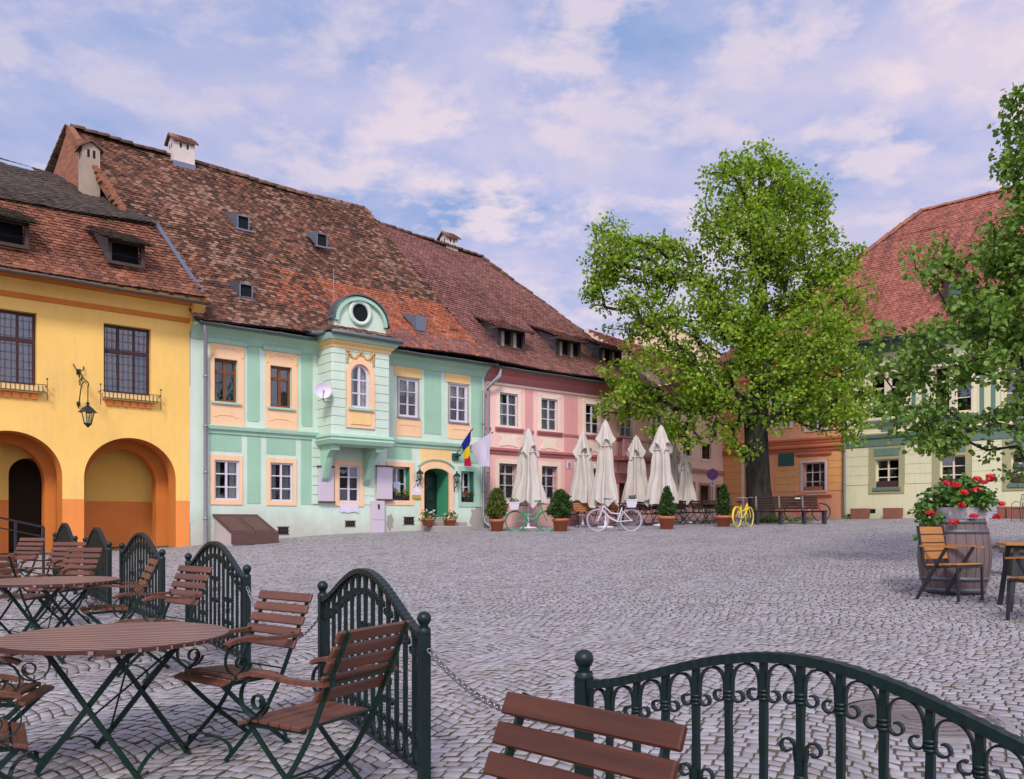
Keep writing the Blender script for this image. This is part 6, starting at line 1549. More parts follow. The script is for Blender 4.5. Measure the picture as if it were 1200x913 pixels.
def fence_chain(A,B,sag,label,r=.0045,lk=.042):
    A=Vector(A);B=Vector(B); n=int((A-B).length*1.12/(lk*.74)); k=MB(); o=thing('chain',label,'chain',A)
    P=[A.lerp(B,i/n)-Vector((0,0,sag*4*(i/n)*(1-i/n)))-A for i in range(n+1)]
    for i in range(n):
        a,b=P[i],P[i+1]; T=(b-a).normalized(); c=(a+b)/2; U=T.cross(Vector((0,0,1))).normalized(); V=T.cross(U)
        if i%2: U,V=V,U
        U=(U+V*.35).normalized()
        l=lk/2-.011; w_=.0105; loop=[]
        for j in range(12):
            t_=2*math.pi*j/12; loop.append(c+T*((l if math.cos(t_)>0 else -l)+w_*math.cos(t_))+U*w_*math.sin(t_))
        k.tube(loop,r,6,0,True)
    k.build('links',CHAINM,o)
CHAINM=paint('chain_steel',(.30,.28,.28),.35,.9,var=.4,scale=40)
z=g(-.44,4.27); zb_=g(.27,3.2)
fence_chain((-.415,4.24,z+.70),(.255,3.215,zb_+.62),.11,'steel chain sagging between the arched fence panel and the long railing')
zA=g(-2.23,7.18); zB=g(-1.285,5.79); fence_chain((-2.22,7.15,zA+.70),(-1.30,5.82,zB+.66),.30,'steel chain hanging slack behind the brown chairs between two fence panels')
def chain_ring(p,label):
    pass
# ------------------------------------------------------------------ manhole
def manhole():
    x,y=on_ground(1079,842); zt=NT('cast_iron'); o_=zt.obj(); n=zt.noise(o_,30,4); zt.bsdf(zt.mix(n,(.10,.080,.074),(.24,.20,.185)),.55,.35,bump=n,bstr=.3)
    o=thing('manhole_cover','round cast iron manhole cover with raised rings set in the setts','manhole cover',(x,y,g(x,y)+.008)); r=.46
    o.rotation_euler=(math.atan(.041),0,0)
    k=MB(); k.lathe([(.001,.0),(r*.98,.0),(r,-.03)],48,0,(0,0,0),False)
    for q in (.96,.80,.62,.44): k.lathe([(r*q,.0),(r*q-.006,.007),(r*q-.030,.007),(r*q-.036,0)],48)
    for i in range(20):
        t_=2*math.pi*i/20; M=Matrix.Rotation(t_,4,'Z'); k.chbox(r*.66,r*.76,-.018,.018,0,.007,.002,0,M)
    k.chbox(-.10,.10,-.05,.05,0,.008,.002)
    k.build('cover',zt.mat,o)
    k=MB(); k.lathe([(r*1.005,.004),(r*1.12,.004),(r*1.13,-.03)],48,0,(0,0,0),False); k.build('frame',plaster('manhole_concrete',(.24,.22,.215),.15),o)
manhole()
# ------------------------------------------------------------------ props by the houses
def foliage(name,pts,size,mat,parent,rng,per=1,spread=.05,shape='pointed',droop=.1): return leaves_mesh(name,pts,per,spread,size,mat,parent,rng,shape,droop)
CONIF=leafmat('conifer_leaf',[(.1,(.016,.045,.010)),(.45,(.032,.080,.014)),(.8,(.060,.120,.020)),(1,(.10,.17,.03))],.2,.6)
CONIFY=leafmat('conifer_yellow',[(.1,(.04,.075,.010)),(.5,(.085,.13,.018)),(.9,(.16,.21,.03))],.2,.6)
GER=leafmat('geranium_leaf',[(.1,(.03,.085,.014)),(.5,(.07,.17,.025)),(.9,(.15,.27,.05))],.3)
def potted(x,y,h,w,label,mat=CONIF,seed=1,cone=.5,potw=.50,poth=.40,grp='clipped conifers in terracotta pots'):
    o=thing('potted_conifer',label,'potted plant',(x,y,g(x,y)),seed,grp); rng=np.random.default_rng(seed)
    k=MB(); a=potw/2
    k.lathe([(.001,.01),(a*.72,.0),(a*.95,poth-.09),(a*1.08,poth-.09),(a*1.10,poth),(a*.98,poth),(a*.93,poth-.06),(.001,poth-.06)],4 if False else 20,0,(0,0,0),True); k.build('pot',TERRA,o)
    k=MB(); k.tube([(0,0,poth-.1),(0,0,poth+h*.7)],[.03,.012],6); 
    P=[]
    while len(P)<int(150*w*h/.5):
        z=rng.random(); r_=w/2*((1-z)**cone if z>.22 else (.55+.45*z/.22)*(1-.22)**cone); t_=rng.random()*6.283; q=r_*(.45+.55*rng.random()**.4)*(1+.16*math.sin(t_*3+z*9+seed)+.10*math.sin(t_*5-z*14+2*seed)); P.append((q*math.cos(t_),q*math.sin(t_),poth+.04+z*h))
    for p in P[::6]: k.tube([(0,0,p[2]-.06),p],[.008,.003],3,cap=False)
    k.build('stem',BARK,o)
    foliage('foliage',P,.055,mat,o,rng,26,.085); return o
for (px_,py_,h,w,lab,m,sd,cn,pw,ph) in ((582.5,622.5,.95,.74,'round topped yellowish conifer in a terracotta pot by the green house drainpipe',CONIFY,1,.42,.50,.40),
    (657,622.5,.88,.84,'broad bushy conifer in a terracotta pot between the green bicycle and the white bicycle',CONIF,2,.40,.55,.42),
    (640,615,1.15,.60,'dark narrow conifer in a pot behind the green bicycle',CONIF,3,.8,.46,.4),
    (781.5,620,.92,.66,'cone shaped conifer in a terracotta pot in front of the closed parasols',CONIF,4,.85,.56,.43),
    (848,617,1.0,.58,'slim pointed conifer in a wide terracotta pot beside the yellow bicycle',CONIF,5,.9,.55,.38)):
    x,y=on_ground(px_,py_); potted(x,y,h,w,lab,m,sd,cn,pw,ph)
# ---- parasols, all closed
def parasol(px_,py_top,wpx,label,seed,d=None,pyb=590,basepy=619):
    if d: x,y=(px_-600)/1000*d,d
    else: x,y=on_ground(px_,basepy)
    z=g(x,y); H=CAMZ+(612-py_top)/1000*y-z; zb=CAMZ+(612-pyb)/1000*y-z; rb=wpx/2000*y*.9
    o=thing('parasol',label,'parasol',(x,y,z),seed*.7,'closed cream parasols before the pink house'); rn=random.Random(seed)
    k=MB(); k.tube([(0,0,0),(0,0,H-.03)],.030,10); k.lathe([(.30,0),(.30,.05),(.05,.07),(.05,.25)],16); k.ball((0,0,H),.035,8); k.build('pole',WHITEP,o)
    ph=[rn.uniform(0,6.28) for _ in range(6)]; nf=8
    def rad(r_,zz,t_):
        f=(H-zz)/(H-zb); a=.30*min(1,f*2.5)
        return r_*(1+a*(.75*math.sin(nf*t_+ph[0]+.5*math.sin(3*zz+ph[1]))+.32*math.sin(5*t_+ph[2]+zz*1.1)+.25*math.sin(13*t_+ph[3]-zz*.8)))
    zc=H-(H-zb)*.27
    prof=[]; n=26
    for i in range(n+1):
        f=i/n; zz=zc+.12-(zc+.12-zb)*f; r_=rb*(.26+.30*f**.35+.44*f**1.25)*(1-.10*math.sin(math.pi*min(1,f*1.0))**8); prof.append((r_,zz))
    k=MB(); 
    lowdrop=lambda t_:.10*math.sin(4*t_+ph[4])+.07*math.sin(7*t_+ph[5])
    NA=96; vs=[]; 
    for i,(r_,zz) in enumerate(prof):
        for j in range(NA):
            t_=2*math.pi*j/NA; q=rad(r_,zz,t_); zd=zz-lowdrop(t_)*(i/n)**3; vs.append((q*math.cos(t_),q*math.sin(t_),zd))
    k.add(vs,[(i*NA+j,i*NA+(j+1)%NA,(i+1)*NA+(j+1)%NA,(i+1)*NA+j) for i in range(n) for j in range(NA)],0,True); k.build('canopy',CREAMC,o)
    k=MB(); vs=[]; prof2=[(.03,H),(rb*.20,H-.06),(rb*.42,H-.20),(rb*.56,H-.36),(rb*.72,H-.56)]; prof2=[(rb*f_,H-(H-zc+.05)*h_) for f_,h_ in ((.04,0),(.17,.08),(.31,.36),(.43,.68),(.60,1.0))]; NA=64
    for i,(r_,zz) in enumerate(prof2):
        for j in range(NA):
            t_=2*math.pi*j/NA; f=i/4; q=r_*(1+.24*f*(math.sin(6*t_+ph[2])+.8*math.sin(4*t_+ph[1]))); vs.append((q*math.cos(t_),q*math.sin(t_),zz+.20*f**2*math.sin(4*t_+ph[3])+.03*f*math.sin(9*t_)))
    k.add(vs,[(i*NA+j,i*NA+(j+1)%NA,(i+1)*NA+(j+1)%NA,(i+1)*NA+j) for i in range(4) for j in range(NA)],0,True); k.build('top_flounce',CREAMC,o)
    k=MB(); k.tube([(rb*.52*math.cos(t_),rb*.52*math.sin(t_),zc-.12-.0*t_) for t_ in [2*math.pi*i/20 for i in range(20)]],.02,5,0,True); k.build('tie',CREAMC,o)
for a in ((619,503,39,'closed cream parasol behind the green bicycle, apart from the others',1,30.2),
          (683,508,37,'closed cream parasol with a deep fold, half behind the tallest parasol',2,31.6),
          (709.5,493,32,'tallest closed cream parasol, behind the white bicycle',3,30.4),
          (745.5,511,34,'greyish closed parasol beside the pink house door',4,32.4),
          (774.5,499,37,'closed cream parasol with a ragged hem, behind the cone shaped conifer',5,31.2),
          (803,531,24,'closed parasol deep under the tree, partly hidden by leaves',6,33.2),
          (791,520,20,'thin closed parasol squeezed between two others under the tree',7,34.0)): parasol(*a[:3],a[3],a[4],a[5])
# ---- bicycles
def bicycle(px_,py_,head,label,c,c2=None,basket=None,seed=1,mud=None,d=None,scale=1.0,fender=True):
    x,y=on_ground(px_,py_); M_=paint('bicycle_'+c[0],c[1],.35,coat=.3,var=.08); MT=paint('tyre_'+c[0],c2 or (.02,.02,.02),.6); 
    o=thing('bicycle',label,'bicycle',(x,y,g(x,y)),head); o.scale=(scale,)*3; r_=.335; wb=1.05; R0=(-wb/2,r_); F0_=(wb/2,r_)
    tl=MB(); 
    for (cx,cz),nm in ((R0,'rear_wheel'),(F0_,'front_wheel')):
        k=MB(); k.tube([(cx+r_*math.cos(2*math.pi*i/32),0,cz+r_*math.sin(2*math.pi*i/32)) for i in range(32)],.026,8,0,True); w_=k.build(nm,MT,o)
        k=MB(); 
        for i in range(20): t_=2*math.pi*i/20; k.tube([(cx+.03*math.cos(t_+.6),.02*(-1)**i,cz+.03*math.sin(t_+.6)),(cx+(r_-.02)*math.cos(t_),0,cz+(r_-.02)*math.sin(t_))],.0028,4)
        k.tube([(cx,-.06,cz),(cx,.06,cz)],.022,8); k.tube([(cx+(r_-.022)*math.cos(2*math.pi*i/32),0,cz+(r_-.022)*math.sin(2*math.pi*i/32)) for i in range(32)],.010,6,0,True); k.build('spokes',GREY if not mud else M_,w_)
        if fender:
            k=MB(); k.sweep([(cx+(r_+.03)*math.cos(R(a_)),0,cz+(r_+.03)*math.sin(R(a_))) for a_ in (range(20,200,10) if cx<0 else range(10,150,10))],.05,.006,(0,1,0)); k.build('mudguard',M_,o)
    bb=(-.10,.29); st=(-.24,.74); hd=(.34,.80); hl=(.385,.66)
    k=MB(); P=lambda p,dy=0:(p[0],dy,p[1])
    k.tube([P(bb),P(st)],.024,8); k.tube([P(bb),(.15,0,.42),P(hl)],.028,8); k.tube([(-.17,0,.54),(.1,0,.56),P(hd)],.022,8); k.tube([P(hd),P(hl)],.021,8)
    for s_ in (-.05,.05):
        k.tube([P(bb,s_*.4),P(R0,s_)],.015,6); k.tube([P((-.22,.66),s_*.4),P(R0,s_)],.013,6); k.tube([P(hl,s_*.6),(.44,s_,.52),P(F0_,s_)],.016,6)
    k.build('bike_frame',M_,o)
    k=MB(); k.tube([P(hd),(.30,0,.98)],.013,8); k.tube([(.10,-.27,1.00),(.22,-.25,1.01),(.31,-.12,1.02),(.33,0,.99),(.31,.12,1.02),(.22,.25,1.01),(.10,.27,1.00)],.016,8); k.build('handlebar',GREY if c[0]!='green' else M_,o)
    k=MB(); k.tube([P(st),(-.27,0,.84)],.012,6); k.add([],[]); 
    vs=[]; sec=[(-.40,.10,.86),(-.33,.105,.88),(-.22,.06,.875),(-.10,.025,.865)]
    for xx,hw,zz in sec: vs+=[(xx,-hw,zz-.03),(xx,-hw*.6,zz+.01),(xx,hw*.6,zz+.01),(xx,hw,zz-.03)]
    k.add(vs,[(i*4+j,i*4+j+1,(i+1)*4+j+1,(i+1)*4+j) for i in range(3) for j in range(3)]+[(0,1,2,3),(12,13,14,15)],0,True); k.build('saddle',BLACKM,o)
    k=MB(); k.tube([(bb[0],-.09,bb[1]),(bb[0],.09,bb[1])],.02,8); k.lathe([(.10,-.006),(.10,.006),(.085,.006),(.085,-.006)],20,0,(0,0,0)); n_=len(k.v)-80
    for i in range(n_,len(k.v)): q=k.v[i]; k.v[i]=(bb[0]+q[0],-.06+q[2],bb[1]+q[1])
    for s_,t_ in ((-.10,.9),(.10,.9+math.pi)):
        e=(bb[0]+.17*math.cos(t_),bb[1]+.17*math.sin(t_)); k.tube([P(bb,s_),P(e,s_)],.010,6); k.box(e[0]-.05,e[0]+.05,s_-.05+.04*(1 if s_>0 else -1),s_+.05+.04*(1 if s_>0 else -1),e[1]-.012,e[1]+.012)
    k.tube([(-.55,-.03,.05),(-.42,0,.28)] if False else [(-.18,-.10,.02),(-.12,-.03,.27)],.008,5); k.build('crankset',GREY,o)
    if basket:
        bx,bz,m_,fl=basket; k=MB(); vs=[]
        for (hw,hl_,zz) in ((.12,.13,bz),(.16,.18,bz+.24)): vs+=[(bx-hl_,-hw,zz),(bx+hl_,-hw,zz),(bx+hl_,hw,zz),(bx-hl_,hw,zz)]
        k.add(vs,[(0,1,2,3),(0,1,5,4),(1,2,6,5),(2,3,7,6),(3,0,4,7)]); 
        for zz,q in ((bz+.24,1),): k.sweep([(bx-.18,-.16,zz),(bx+.18,-.16,zz),(bx+.18,.16,zz),(bx-.18,.16,zz)],.03,.03,(0,0,1),0,True)
        k.build('basket',m_,o)
        rng=np.random.default_rng(seed); pts=[(bx+rng.uniform(-.14,.14),rng.uniform(-.12,.12),bz+.24+rng.uniform(0,.12)) for _ in range(14)]
        foliage('flower_leaves',pts,.05,GER,o,rng,8,.06)
        k=MB()
        for p in pts[:fl[1]]: k.ball((p[0],p[1],p[2]+.04),.03,6)
        k.build('blossom',paint('blossom_'+c[0],fl[0],.6),o)
    return o
WICK=paint('white_basket',(.6,.56,.62),.7,var=.2,scale=60)
bicycle(622.5,622.5,R(-4),'bright green bicycle with a pale box over its back wheel',('green',(.006,.27,.10)),(.006,.23,.09),(-.56,.72,WICK,((.5,.45,.5),2)),1)
bicycle(720,622.5,R(183),'all white bicycle with a flower basket, leaning by the tallest parasol',('white',(.56,.52,.60)),(.30,.28,.32),(-.52,.74,WICK,((.35,.10,.5),7)),2,mud=1,scale=1.05)
bicycle(871,617.5,R(52),'bright yellow bicycle parked between the slim conifer and the bench',('yellow',(.80,.60,.02)),(.72,.55,.03),None,3)
bicycle(946,610.5,R(-5),'red bicycle standing behind the long bench against the orange house',('red',(.50,.025,.03)),None,None,4)
# ---- flags on the green house
def flag(px0,py0,px1,py1,cloth_px,mats,label,H,out=1.0):
    a=H.at(px0,py0,0); b=H.at(px1,py1,-out)
    w0=H.world(a[0],-.02,a[1]); o=thing('flag',label,'flag',w0,math.atan2(H.e.y,H.e.x))
    A=Vector((0,0,0)); B=Vector((b[0]-a[0],-out+.02,b[1]-a[1])); k=MB(); k.tube([A,B],.014,6); k.ball(B,.03,8); k.build('flagpole',BROWNP,o)
    k=MB(); N=14; top0=A.lerp(B,.45); top1=B; vs=[]
    (bw,dr)=cloth_px
    for i in range(N+1):
        f=i/N
        for j in range(13):
            q=j/12; p=top0.lerp(top1,q); ln=dr*(1-.38*(1-q))*(1 if True else 0)
            gather=1-.55*f
            pp=Vector((top1.x-.05+(p.x-top1.x)*gather*bw+.05*math.sin(9*q+4*f)*f,p.y*gather+top1.y*(1-gather)+.10*math.sin(7*q+1.5)*f,p.z-(ln)*f)); vs.append(pp)
    for i in range(N):
        mi=min(len(mats)-1,int(i/N*len(mats))); 
        k.add([vs[i*13+j] for j in range(13)]+[vs[(i+1)*13+j] for j in range(13)],[(j,j+1,14+j,13+j) for j in range(12)],mi,True)
    k.build('flag_cloth',mats,o)
cl=lambda n,c:cloth(n,c,.05)
flag(533,534,553.5,503,(1.0,1.25),[cl('flag_blue',(.010,.03,.26)),cl('flag_yellow',(.80,.56,.02)),cl('flag_red',(.50,.012,.05))],'blue yellow and red tricolour flag on a slanted pole by the green house door',GH)
flag(534,535.5,577,507,(1.25,1.15),[cl('flag_white',(.62,.57,.70))],'plain pale lilac flag on a slanted pole beside the tricolour',GH,1.5)
x_,z_=GH.at(532.5,535.5); q=GH.world(x_,0,z_); o_=thing('flag_socket','small dark green wall socket holding both flagpoles','flag holder',q,math.atan2(E0.y,E0.x)); k=MB(); k.chbox(-.12,.12,-.10,.0,-.12,.12,.015); k.tube([(-.03,-.1,0),(.0,-.22,.12)],.03,8); k.tube([(.05,-.1,0),(.12,-.22,.06)],.03,8); k.build('socket',paint('socket_green',(.01,.06,.04),.5),o_)
# ---- two little lanterns and plaques by the door
for px_,py_,lab in ((492,562,'small black wall lantern between the menu plaque and the green house door'),(535.5,565,'small black wall lantern between the green house door and the flowered window')):
    o,s=lantern('wall_lantern',lab,GH,px_,py_,0,.20,.62); k=MB(); k.tube([(0,0,-.28),(0,-.04,-.22),(0,-.2,-.12),(0,-.2,-.07)],.018,6); k.box(-.03,.03,-.02,0,-.34,.0); k.build('bracket',BLACKM,o)
def plaque():
    x,z=GH.at(489,573); q=GH.world(x,0,z); o=thing('door_plaque','half round white plaque with dark dots above a gold bar beside the door','sign',q,math.atan2(E0.y,E0.x))
    k=MB(); k.plate([(.22*math.cos(math.pi*i/16),-.02+.26*math.sin(math.pi*i/16)) for i in range(17)]+[(-.22,-.20),(.22,-.20)],-.045,-.02); k.build('sign_board',paint('plaque_white',(.68,.62,.68),.5),o)
    k=MB(); k.chbox(-.23,.23,-.055,-.02,-.34,-.20,.01); k.build('gold_bar',paint('gold_bar',(.45,.30,.05),.4),o)
    k=MB(); k.add([(.12*math.cos(2*math.pi*i/20),-.05,-.02+.12*math.sin(2*math.pi*i/20)) for i in range(20)],[tuple(range(20))]); k.build('sign_emblem',paint('emblem_white',(.75,.7,.72),.5),o)
    k=MB()
    for i in range(6): t_=math.pi*(.12+.76*i/5); k.ball((.175*math.cos(t_),-.047,-.01+.19*math.sin(t_)),.022,6)
    k.build('sign_dot',paint('dot_dark',(.10,.02,.03),.5),o)
plaque()
# ---- satellite dish
def dish():
    x,z=GH.at(378.5,458,-.0); q=GH.world(x-.1,0,z); o=thing('satellite_dish','round white satellite dish on the side of the arched bay','satellite dish',GH.world(GH.at(378,458,-.98)[0],-.98,GH.at(378,458,-.98)[1]),R(18))
    k=MB(); prof=[(.001,.0)]+[(.25*i/10,.085*(i/10)**2) for i in range(1,11)]+[(.255,.085),(.245,.072)]; k.lathe(prof,28); M=Matrix.Rotation(R(-78),4,'X')@Matrix.Rotation(R(0),4,'Z'); k.v=[tuple(Matrix.Rotation(R(82),4,'X')@Vector(v)) for v in k.v]; k.build('dish',paint('dish_white',(.62,.56,.62),.5),o)
    k=MB(); k.tube([(0,.0,-.26),(0,-.34,-.10)],.012,6); k.box(-.03,.03,-.40,-.33,-.12,-.04); k.tube([(0,.05,0),(.0,.14,-.06),(.05,.16,-.30),(.42,.30,-.30)],.018,6); k.build('dish_arm',GREY,o)
dish()
# ---- cellar hatch
def hatch():
    q=GH.rect; x0=GH.at(249,615)[0]; x1=GH.at(302,608)[0]; z1=GH.at(275,602.5)[1]; zb=GH.at(280,632)[1]; 
    o=thing('cellar_hatch','sloping rusty brown double cellar hatch on a pale plastered base','cellar hatch',GH.world(x0,0,zb),math.atan2(E0.y,E0.x)); w=x1-x0; h=z1-zb; D=1.35; f=.20
    k=MB(); k.prism([(-.01,-.4),(-.01,h-.05),(-D,f),(-D,-.4)],.04,w-.04); k.build('hatch_base',plaster('hatch_plaster',(.50,.44,.42),.12),o)
    for i in range(2):
        k=MB(); a=.0+i*w/2; b=a+w/2-.015
        A=[(a,-.0,h),(b,-.0,h),(b,-D-.08,f+.02),(a,-D-.08,f+.02)]; k.add(A+[(p[0],p[1],p[2]-.06) for p in A],[(0,1,2,3),(4,5,6,7),(0,1,5,4),(1,2,6,5),(2,3,7,6),(3,0,4,7)])
        n=Vector((0,-(h-f),-D)); 
        for (u0,u1,v0,v1) in ((.05,.12,.05,.95),(.88,.95,.05,.95),(.12,.88,.05,.11),(.12,.88,.89,.95)):
            P=[Vector(A[0]).lerp(Vector(A[1]),u)*(1-v_)+Vector(A[3]).lerp(Vector(A[2]),u)*v_+Vector((0,-.004,.012)) for u,v_ in ((u0,v0),(u1,v0),(u1,v1),(u0,v1))]; k.add(P,[(0,1,2,3)])
        k.build('hatch_leaf',RUST,o)
    k=MB(); k.box(0,w,-D-.09,-D-.02,-.1,f-.04); k.build('hatch_front',RUST,o)
hatch()
# ---- flower troughs and pots
def flowers(name,label,loc,rz,w,d,h,potm,seed,cols,hang=0,n=34,rise=.18,size=.055,grp=None,pot='trough',per=10,spread=.08,nb=10,catg='flower box'):
    o=thing(name,label,catg,loc,rz,grp); rng=np.random.default_rng(seed); k=MB()
    if pot=='trough':
        vs=[(-w/2*.95,-d/2*.85,0),(w/2*.95,-d/2*.85,0),(w/2*.95,d/2*.85,0),(-w/2*.95,d/2*.85,0),(-w/2,-d/2,h),(w/2,-d/2,h),(w/2,d/2,h),(-w/2,d/2,h),(-w/2+.02,-d/2+.02,h),(w/2-.02,-d/2+.02,h),(w/2-.02,d/2-.02,h),(-w/2+.02,d/2-.02,h),(-w/2+.02,-d/2+.02,h-.04),(w/2-.02,-d/2+.02,h-.04),(w/2-.02,d/2-.02,h-.04),(-w/2+.02,d/2-.02,h-.04)]
        k.add(vs,[(0,1,2,3),(0,1,5,4),(1,2,6,5),(2,3,7,6),(3,0,4,7),(4,5,9,8),(5,6,10,9),(6,7,11,10),(7,4,8,11),(8,9,13,12),(9,10,14,13),(10,11,15,14),(11,8,12,15),(12,13,14,15)])
    else: k.lathe([(.001,0),(w*.36,0),(w*.46,h*.75),(w*.52,h*.75),(w*.52,h),(w*.45,h),(w*.42,h-.05),(.001,h-.05)],18)
    k.build('pot' if pot!='trough' else 'trough',potm,o)
    if n:
        pts=[(rng.uniform(-w/2,w/2),rng.uniform(-d/2,d/2)-.02,h+rng.uniform(-.02-hang,rise)) for _ in range(n)]
        foliage('foliage',pts,size,GER,o,rng,per,spread)
        for ci,c in enumerate(cols):
            k=MB()
            for p in pts[ci::len(cols)][:nb]:
                for j in range(7): k.ball((p[0]+rng.uniform(-.03,.03),p[1]-.04+rng.uniform(-.03,.03),p[2]+.07+rng.uniform(-.02,.03)),.016,5)
            k.build('blossom',paint('petal_%d_%d'%(seed,ci),c,.6),o)
    return o
def at_house(H,px_,py_,b): x,z=H.at(px_,py_,b); return H.world(x,b,z),math.atan2(H.e.y,H.e.x)
for px_,py_,lab,H,sd,cols,w_ in ((469.5,586,'dark flower trough with green leaves in the shuttered ground floor window',GH,11,[(.5,.2,.02)],.62),(547.5,588,'dark flower trough in the small window beside the flags',GH,12,[(.3,.05,.05)],.42)):
    p,rz=at_house(H,px_,py_,.08); flowers('window_flower_trough',lab,p+Vector((0,0,.02)),rz,w_,.16,.13,BLACKM,sd,cols,0,22,.16,.05)
p,rz=at_house(OH,954,575,.10); flowers('window_flower_trough','red trough of sprouting plants in the white framed orange house window',p+Vector((0,0,.01)),rz,.85,.16,.17,TERRA,13,[(.3,.05,.02)],0,12,.30,.04,nb=2)
for px_,py_,lab,sd in ((501.5,619.5,'pot of white flowers at the foot of the door step nearer the menu plaque',21),(527,618.5,'pot of white flowers at the door step under the second small lantern',22)):
    x,y=on_ground(px_,py_); x_,b_=(Vector((x,y,0))-GH.P).dot(GH.e),(Vector((x,y,0))-GH.P).dot(GH.n); b_=-.72; w=GH.world(GH.at(px_,617,b_)[0],b_,0)
    flowers('flower_pot',lab,(w.x,w.y,GD['zd']-.30),0,.44,.44,.24,TERRA,sd,[(.75,.65,.7),(.7,.5,.6)],.05,26,.22,.06,pot='round',nb=5,catg='potted plant')
# planters against the cream house
for px_,py_,wpx,lab in ((1008,609,26,'square terracotta planter beside the cream house drainpipe'),(1046.5,609,26,'square terracotta planter beside the cellar vent'),(1168,609,30,'square terracotta planter beyond the geranium barrel'),(1193,609,30,'square terracotta planter beneath the black wire chair')):
    b_=-.45; x,z=CH.at(px_,606,b_); w=CH.world(x,b_,0); d_=w.y; ww=wpx/1000*d_*.72
    flowers('terracotta_planter',lab,(w.x,w.y,g(w.x,w.y)),R(-45),ww,.45,.44,TERRAD,31,[],n=0,grp=None,catg='planter')
# ---- no-stopping sign
def sign():
    x,y=(835-600)/1000*35.2,35.2; z=g(x,y); zc=CAMZ+(612-556)/1000*y-z; r_=.235
    o=thing('no_stopping_sign','round blue and red no stopping sign on a thin grey pole','road sign',(x,y,z),R(-12))
    k=MB(); k.tube([(0,0,-.1),(0,0,zc+.26)],.03,8); k.build('pole',GREY,o)
    Dk=lambda y0,rr,m,n:(lambda k:(k.add([(rr*math.cos(2*math.pi*i/32),y0,zc+rr*math.sin(2*math.pi*i/32)) for i in range(32)]+[(rr*math.cos(2*math.pi*i/32),y0+.012,zc+rr*math.sin(2*math.pi*i/32)) for i in range(32)],[tuple(range(32)),tuple(range(32,64))]+[(i,(i+1)%32,32+(i+1)%32,32+i) for i in range(32)]),k.build(n,m,o)))(MB())
    Dk(-.05,r_,paint('sign_red',(.50,.02,.06),.4),'sign_face'); Dk(-.066,r_*.80,paint('sign_blue',(.02,.06,.42),.4),'sign_field')
    k=MB()
    for a in (45,-45):
        M=Matrix.Translation((0,0,zc))@Matrix.Rotation(R(a),4,'Y'); k.box(-r_*.79,r_*.79,-.072-.001*(a>0),-.0665,-.028,.028,0,M)
    k.build('sign_cross',paint('sign_red_bar',(.50,.02,.06),.4),o)
    k=MB(); k.chbox(-.085,.085,-.05,-.03,zc-.50,zc-.28,.006); s_=k.build('sub_plate',paint('sub_plate_white',(.62,.60,.66),.4),o)
    k=MB(); k.plate([(-.012,zc-.44),(.012,zc-.44),(.012,zc-.38),(.035,zc-.38),(0,zc-.32),(-.035,zc-.38),(-.012,zc-.38)],-.054,-.0505); k.build('plate_arrow',BLACKM,s_)
sign()
# ---- long park bench
def bench():
    x0,y0=on_ground(884,612); x1,y1=on_ground(973,609.5); y0,y1=31.0,30.6; x0=(884-600)/1000*y0; x1=(967-600)/1000*y1
    L=math.hypot(x1-x0,y1-y0); o=thing('park_bench','long dark slatted bench with backrest under the big tree','bench',(x0,y0,g((x0+x1)/2,(y0+y1)/2)),math.atan2(y1-y0,x1-x0))
    k=MB()
    for i in range(5): k.chbox(0,L,-.48+i*.092,-.48+i*.092+.078,.44-.004*i,.475-.004*i,.008)
    k.build('seat',BENCHW,o); k=MB()
    for i in range(5):
        z=.54+i*.095; M=Matrix.Translation((0,.05+i*.024,z))@Matrix.Rotation(R(-14),4,'X'); k.chbox(-.02,L*.90,-.018,.018,0,.078,.008,0,M)
    k.build('backrest',BENCHW,o)
    for f in (.03,.36,.69,.97):
        k=MB(); x=L*f; k.box(x-.04,x+.04,-.46,-.38,-.08,.438); k.box(x-.04,x+.04,-.06,.02,-.08,.425); k.box(x-.035,x+.035,-.46,.02,.37,.425)
        if f<.95: k.sweep([(x,.03,.38),(x,.06,.6),(x,.17,1.0)],.06,.05,(1,0,0))
        k.build('leg',BLACKM,o)
    k=MB(); xx=L*.62; k.chbox(xx-.09,xx+.09,.10,.115,.90,.95,.004); k.build('bench_label',paint('bench_plate',(.55,.55,.52),.4),o)
bench()
# ---- cafe tables and chairs under the parasols
cc=make_chair('cafe_chair','brown slatted cafe chair under the closed parasols by the pink house','chairs under the closed parasols',BENCHW,4); put(cc,2.25,31.6,face(0,1))
cb=make_chair('cafe_chair','honey coloured cafe chair under the closed parasols by the pink house','chairs under the closed parasols',paint('cafe_wood_honey',(.33,.125,.04),.5,var=.2),4); put(cb,2.9,31.9,face(.3,1))
rn=random.Random(9)
spots=[(2.55,30.9),(3.2,31.0),(4.5,31.6),(5.0,31.2),(5.5,32.0),(6.1,31.6),(6.6,32.2),(7.0,31.5),(7.45,31.9),(8.0,31.7),(4.0,32.3),(3.6,31.4)]
for i,(x,y) in enumerate(spots):
    c=copy_tree(cb if i in (0,1,11) else cc); put(c,x,y,rn.choice([face(0,1),face(1,.2),face(-1,.1),face(.2,-1)])+rn.uniform(-.3,.3))
for x,y,l in ((2.7,32.4,'round cafe table behind the white bicycle'),(4.7,32.3,'round cafe table between the cone shaped conifer and the pink house'),(6.3,32.8,'round cafe table under the tree in front of the peach house'),(7.6,32.5,'round cafe table behind the slim conifer')): put(copy_tree(tab,label=l,group='round tables under the closed parasols'),x,y,rn.uniform(0,3))
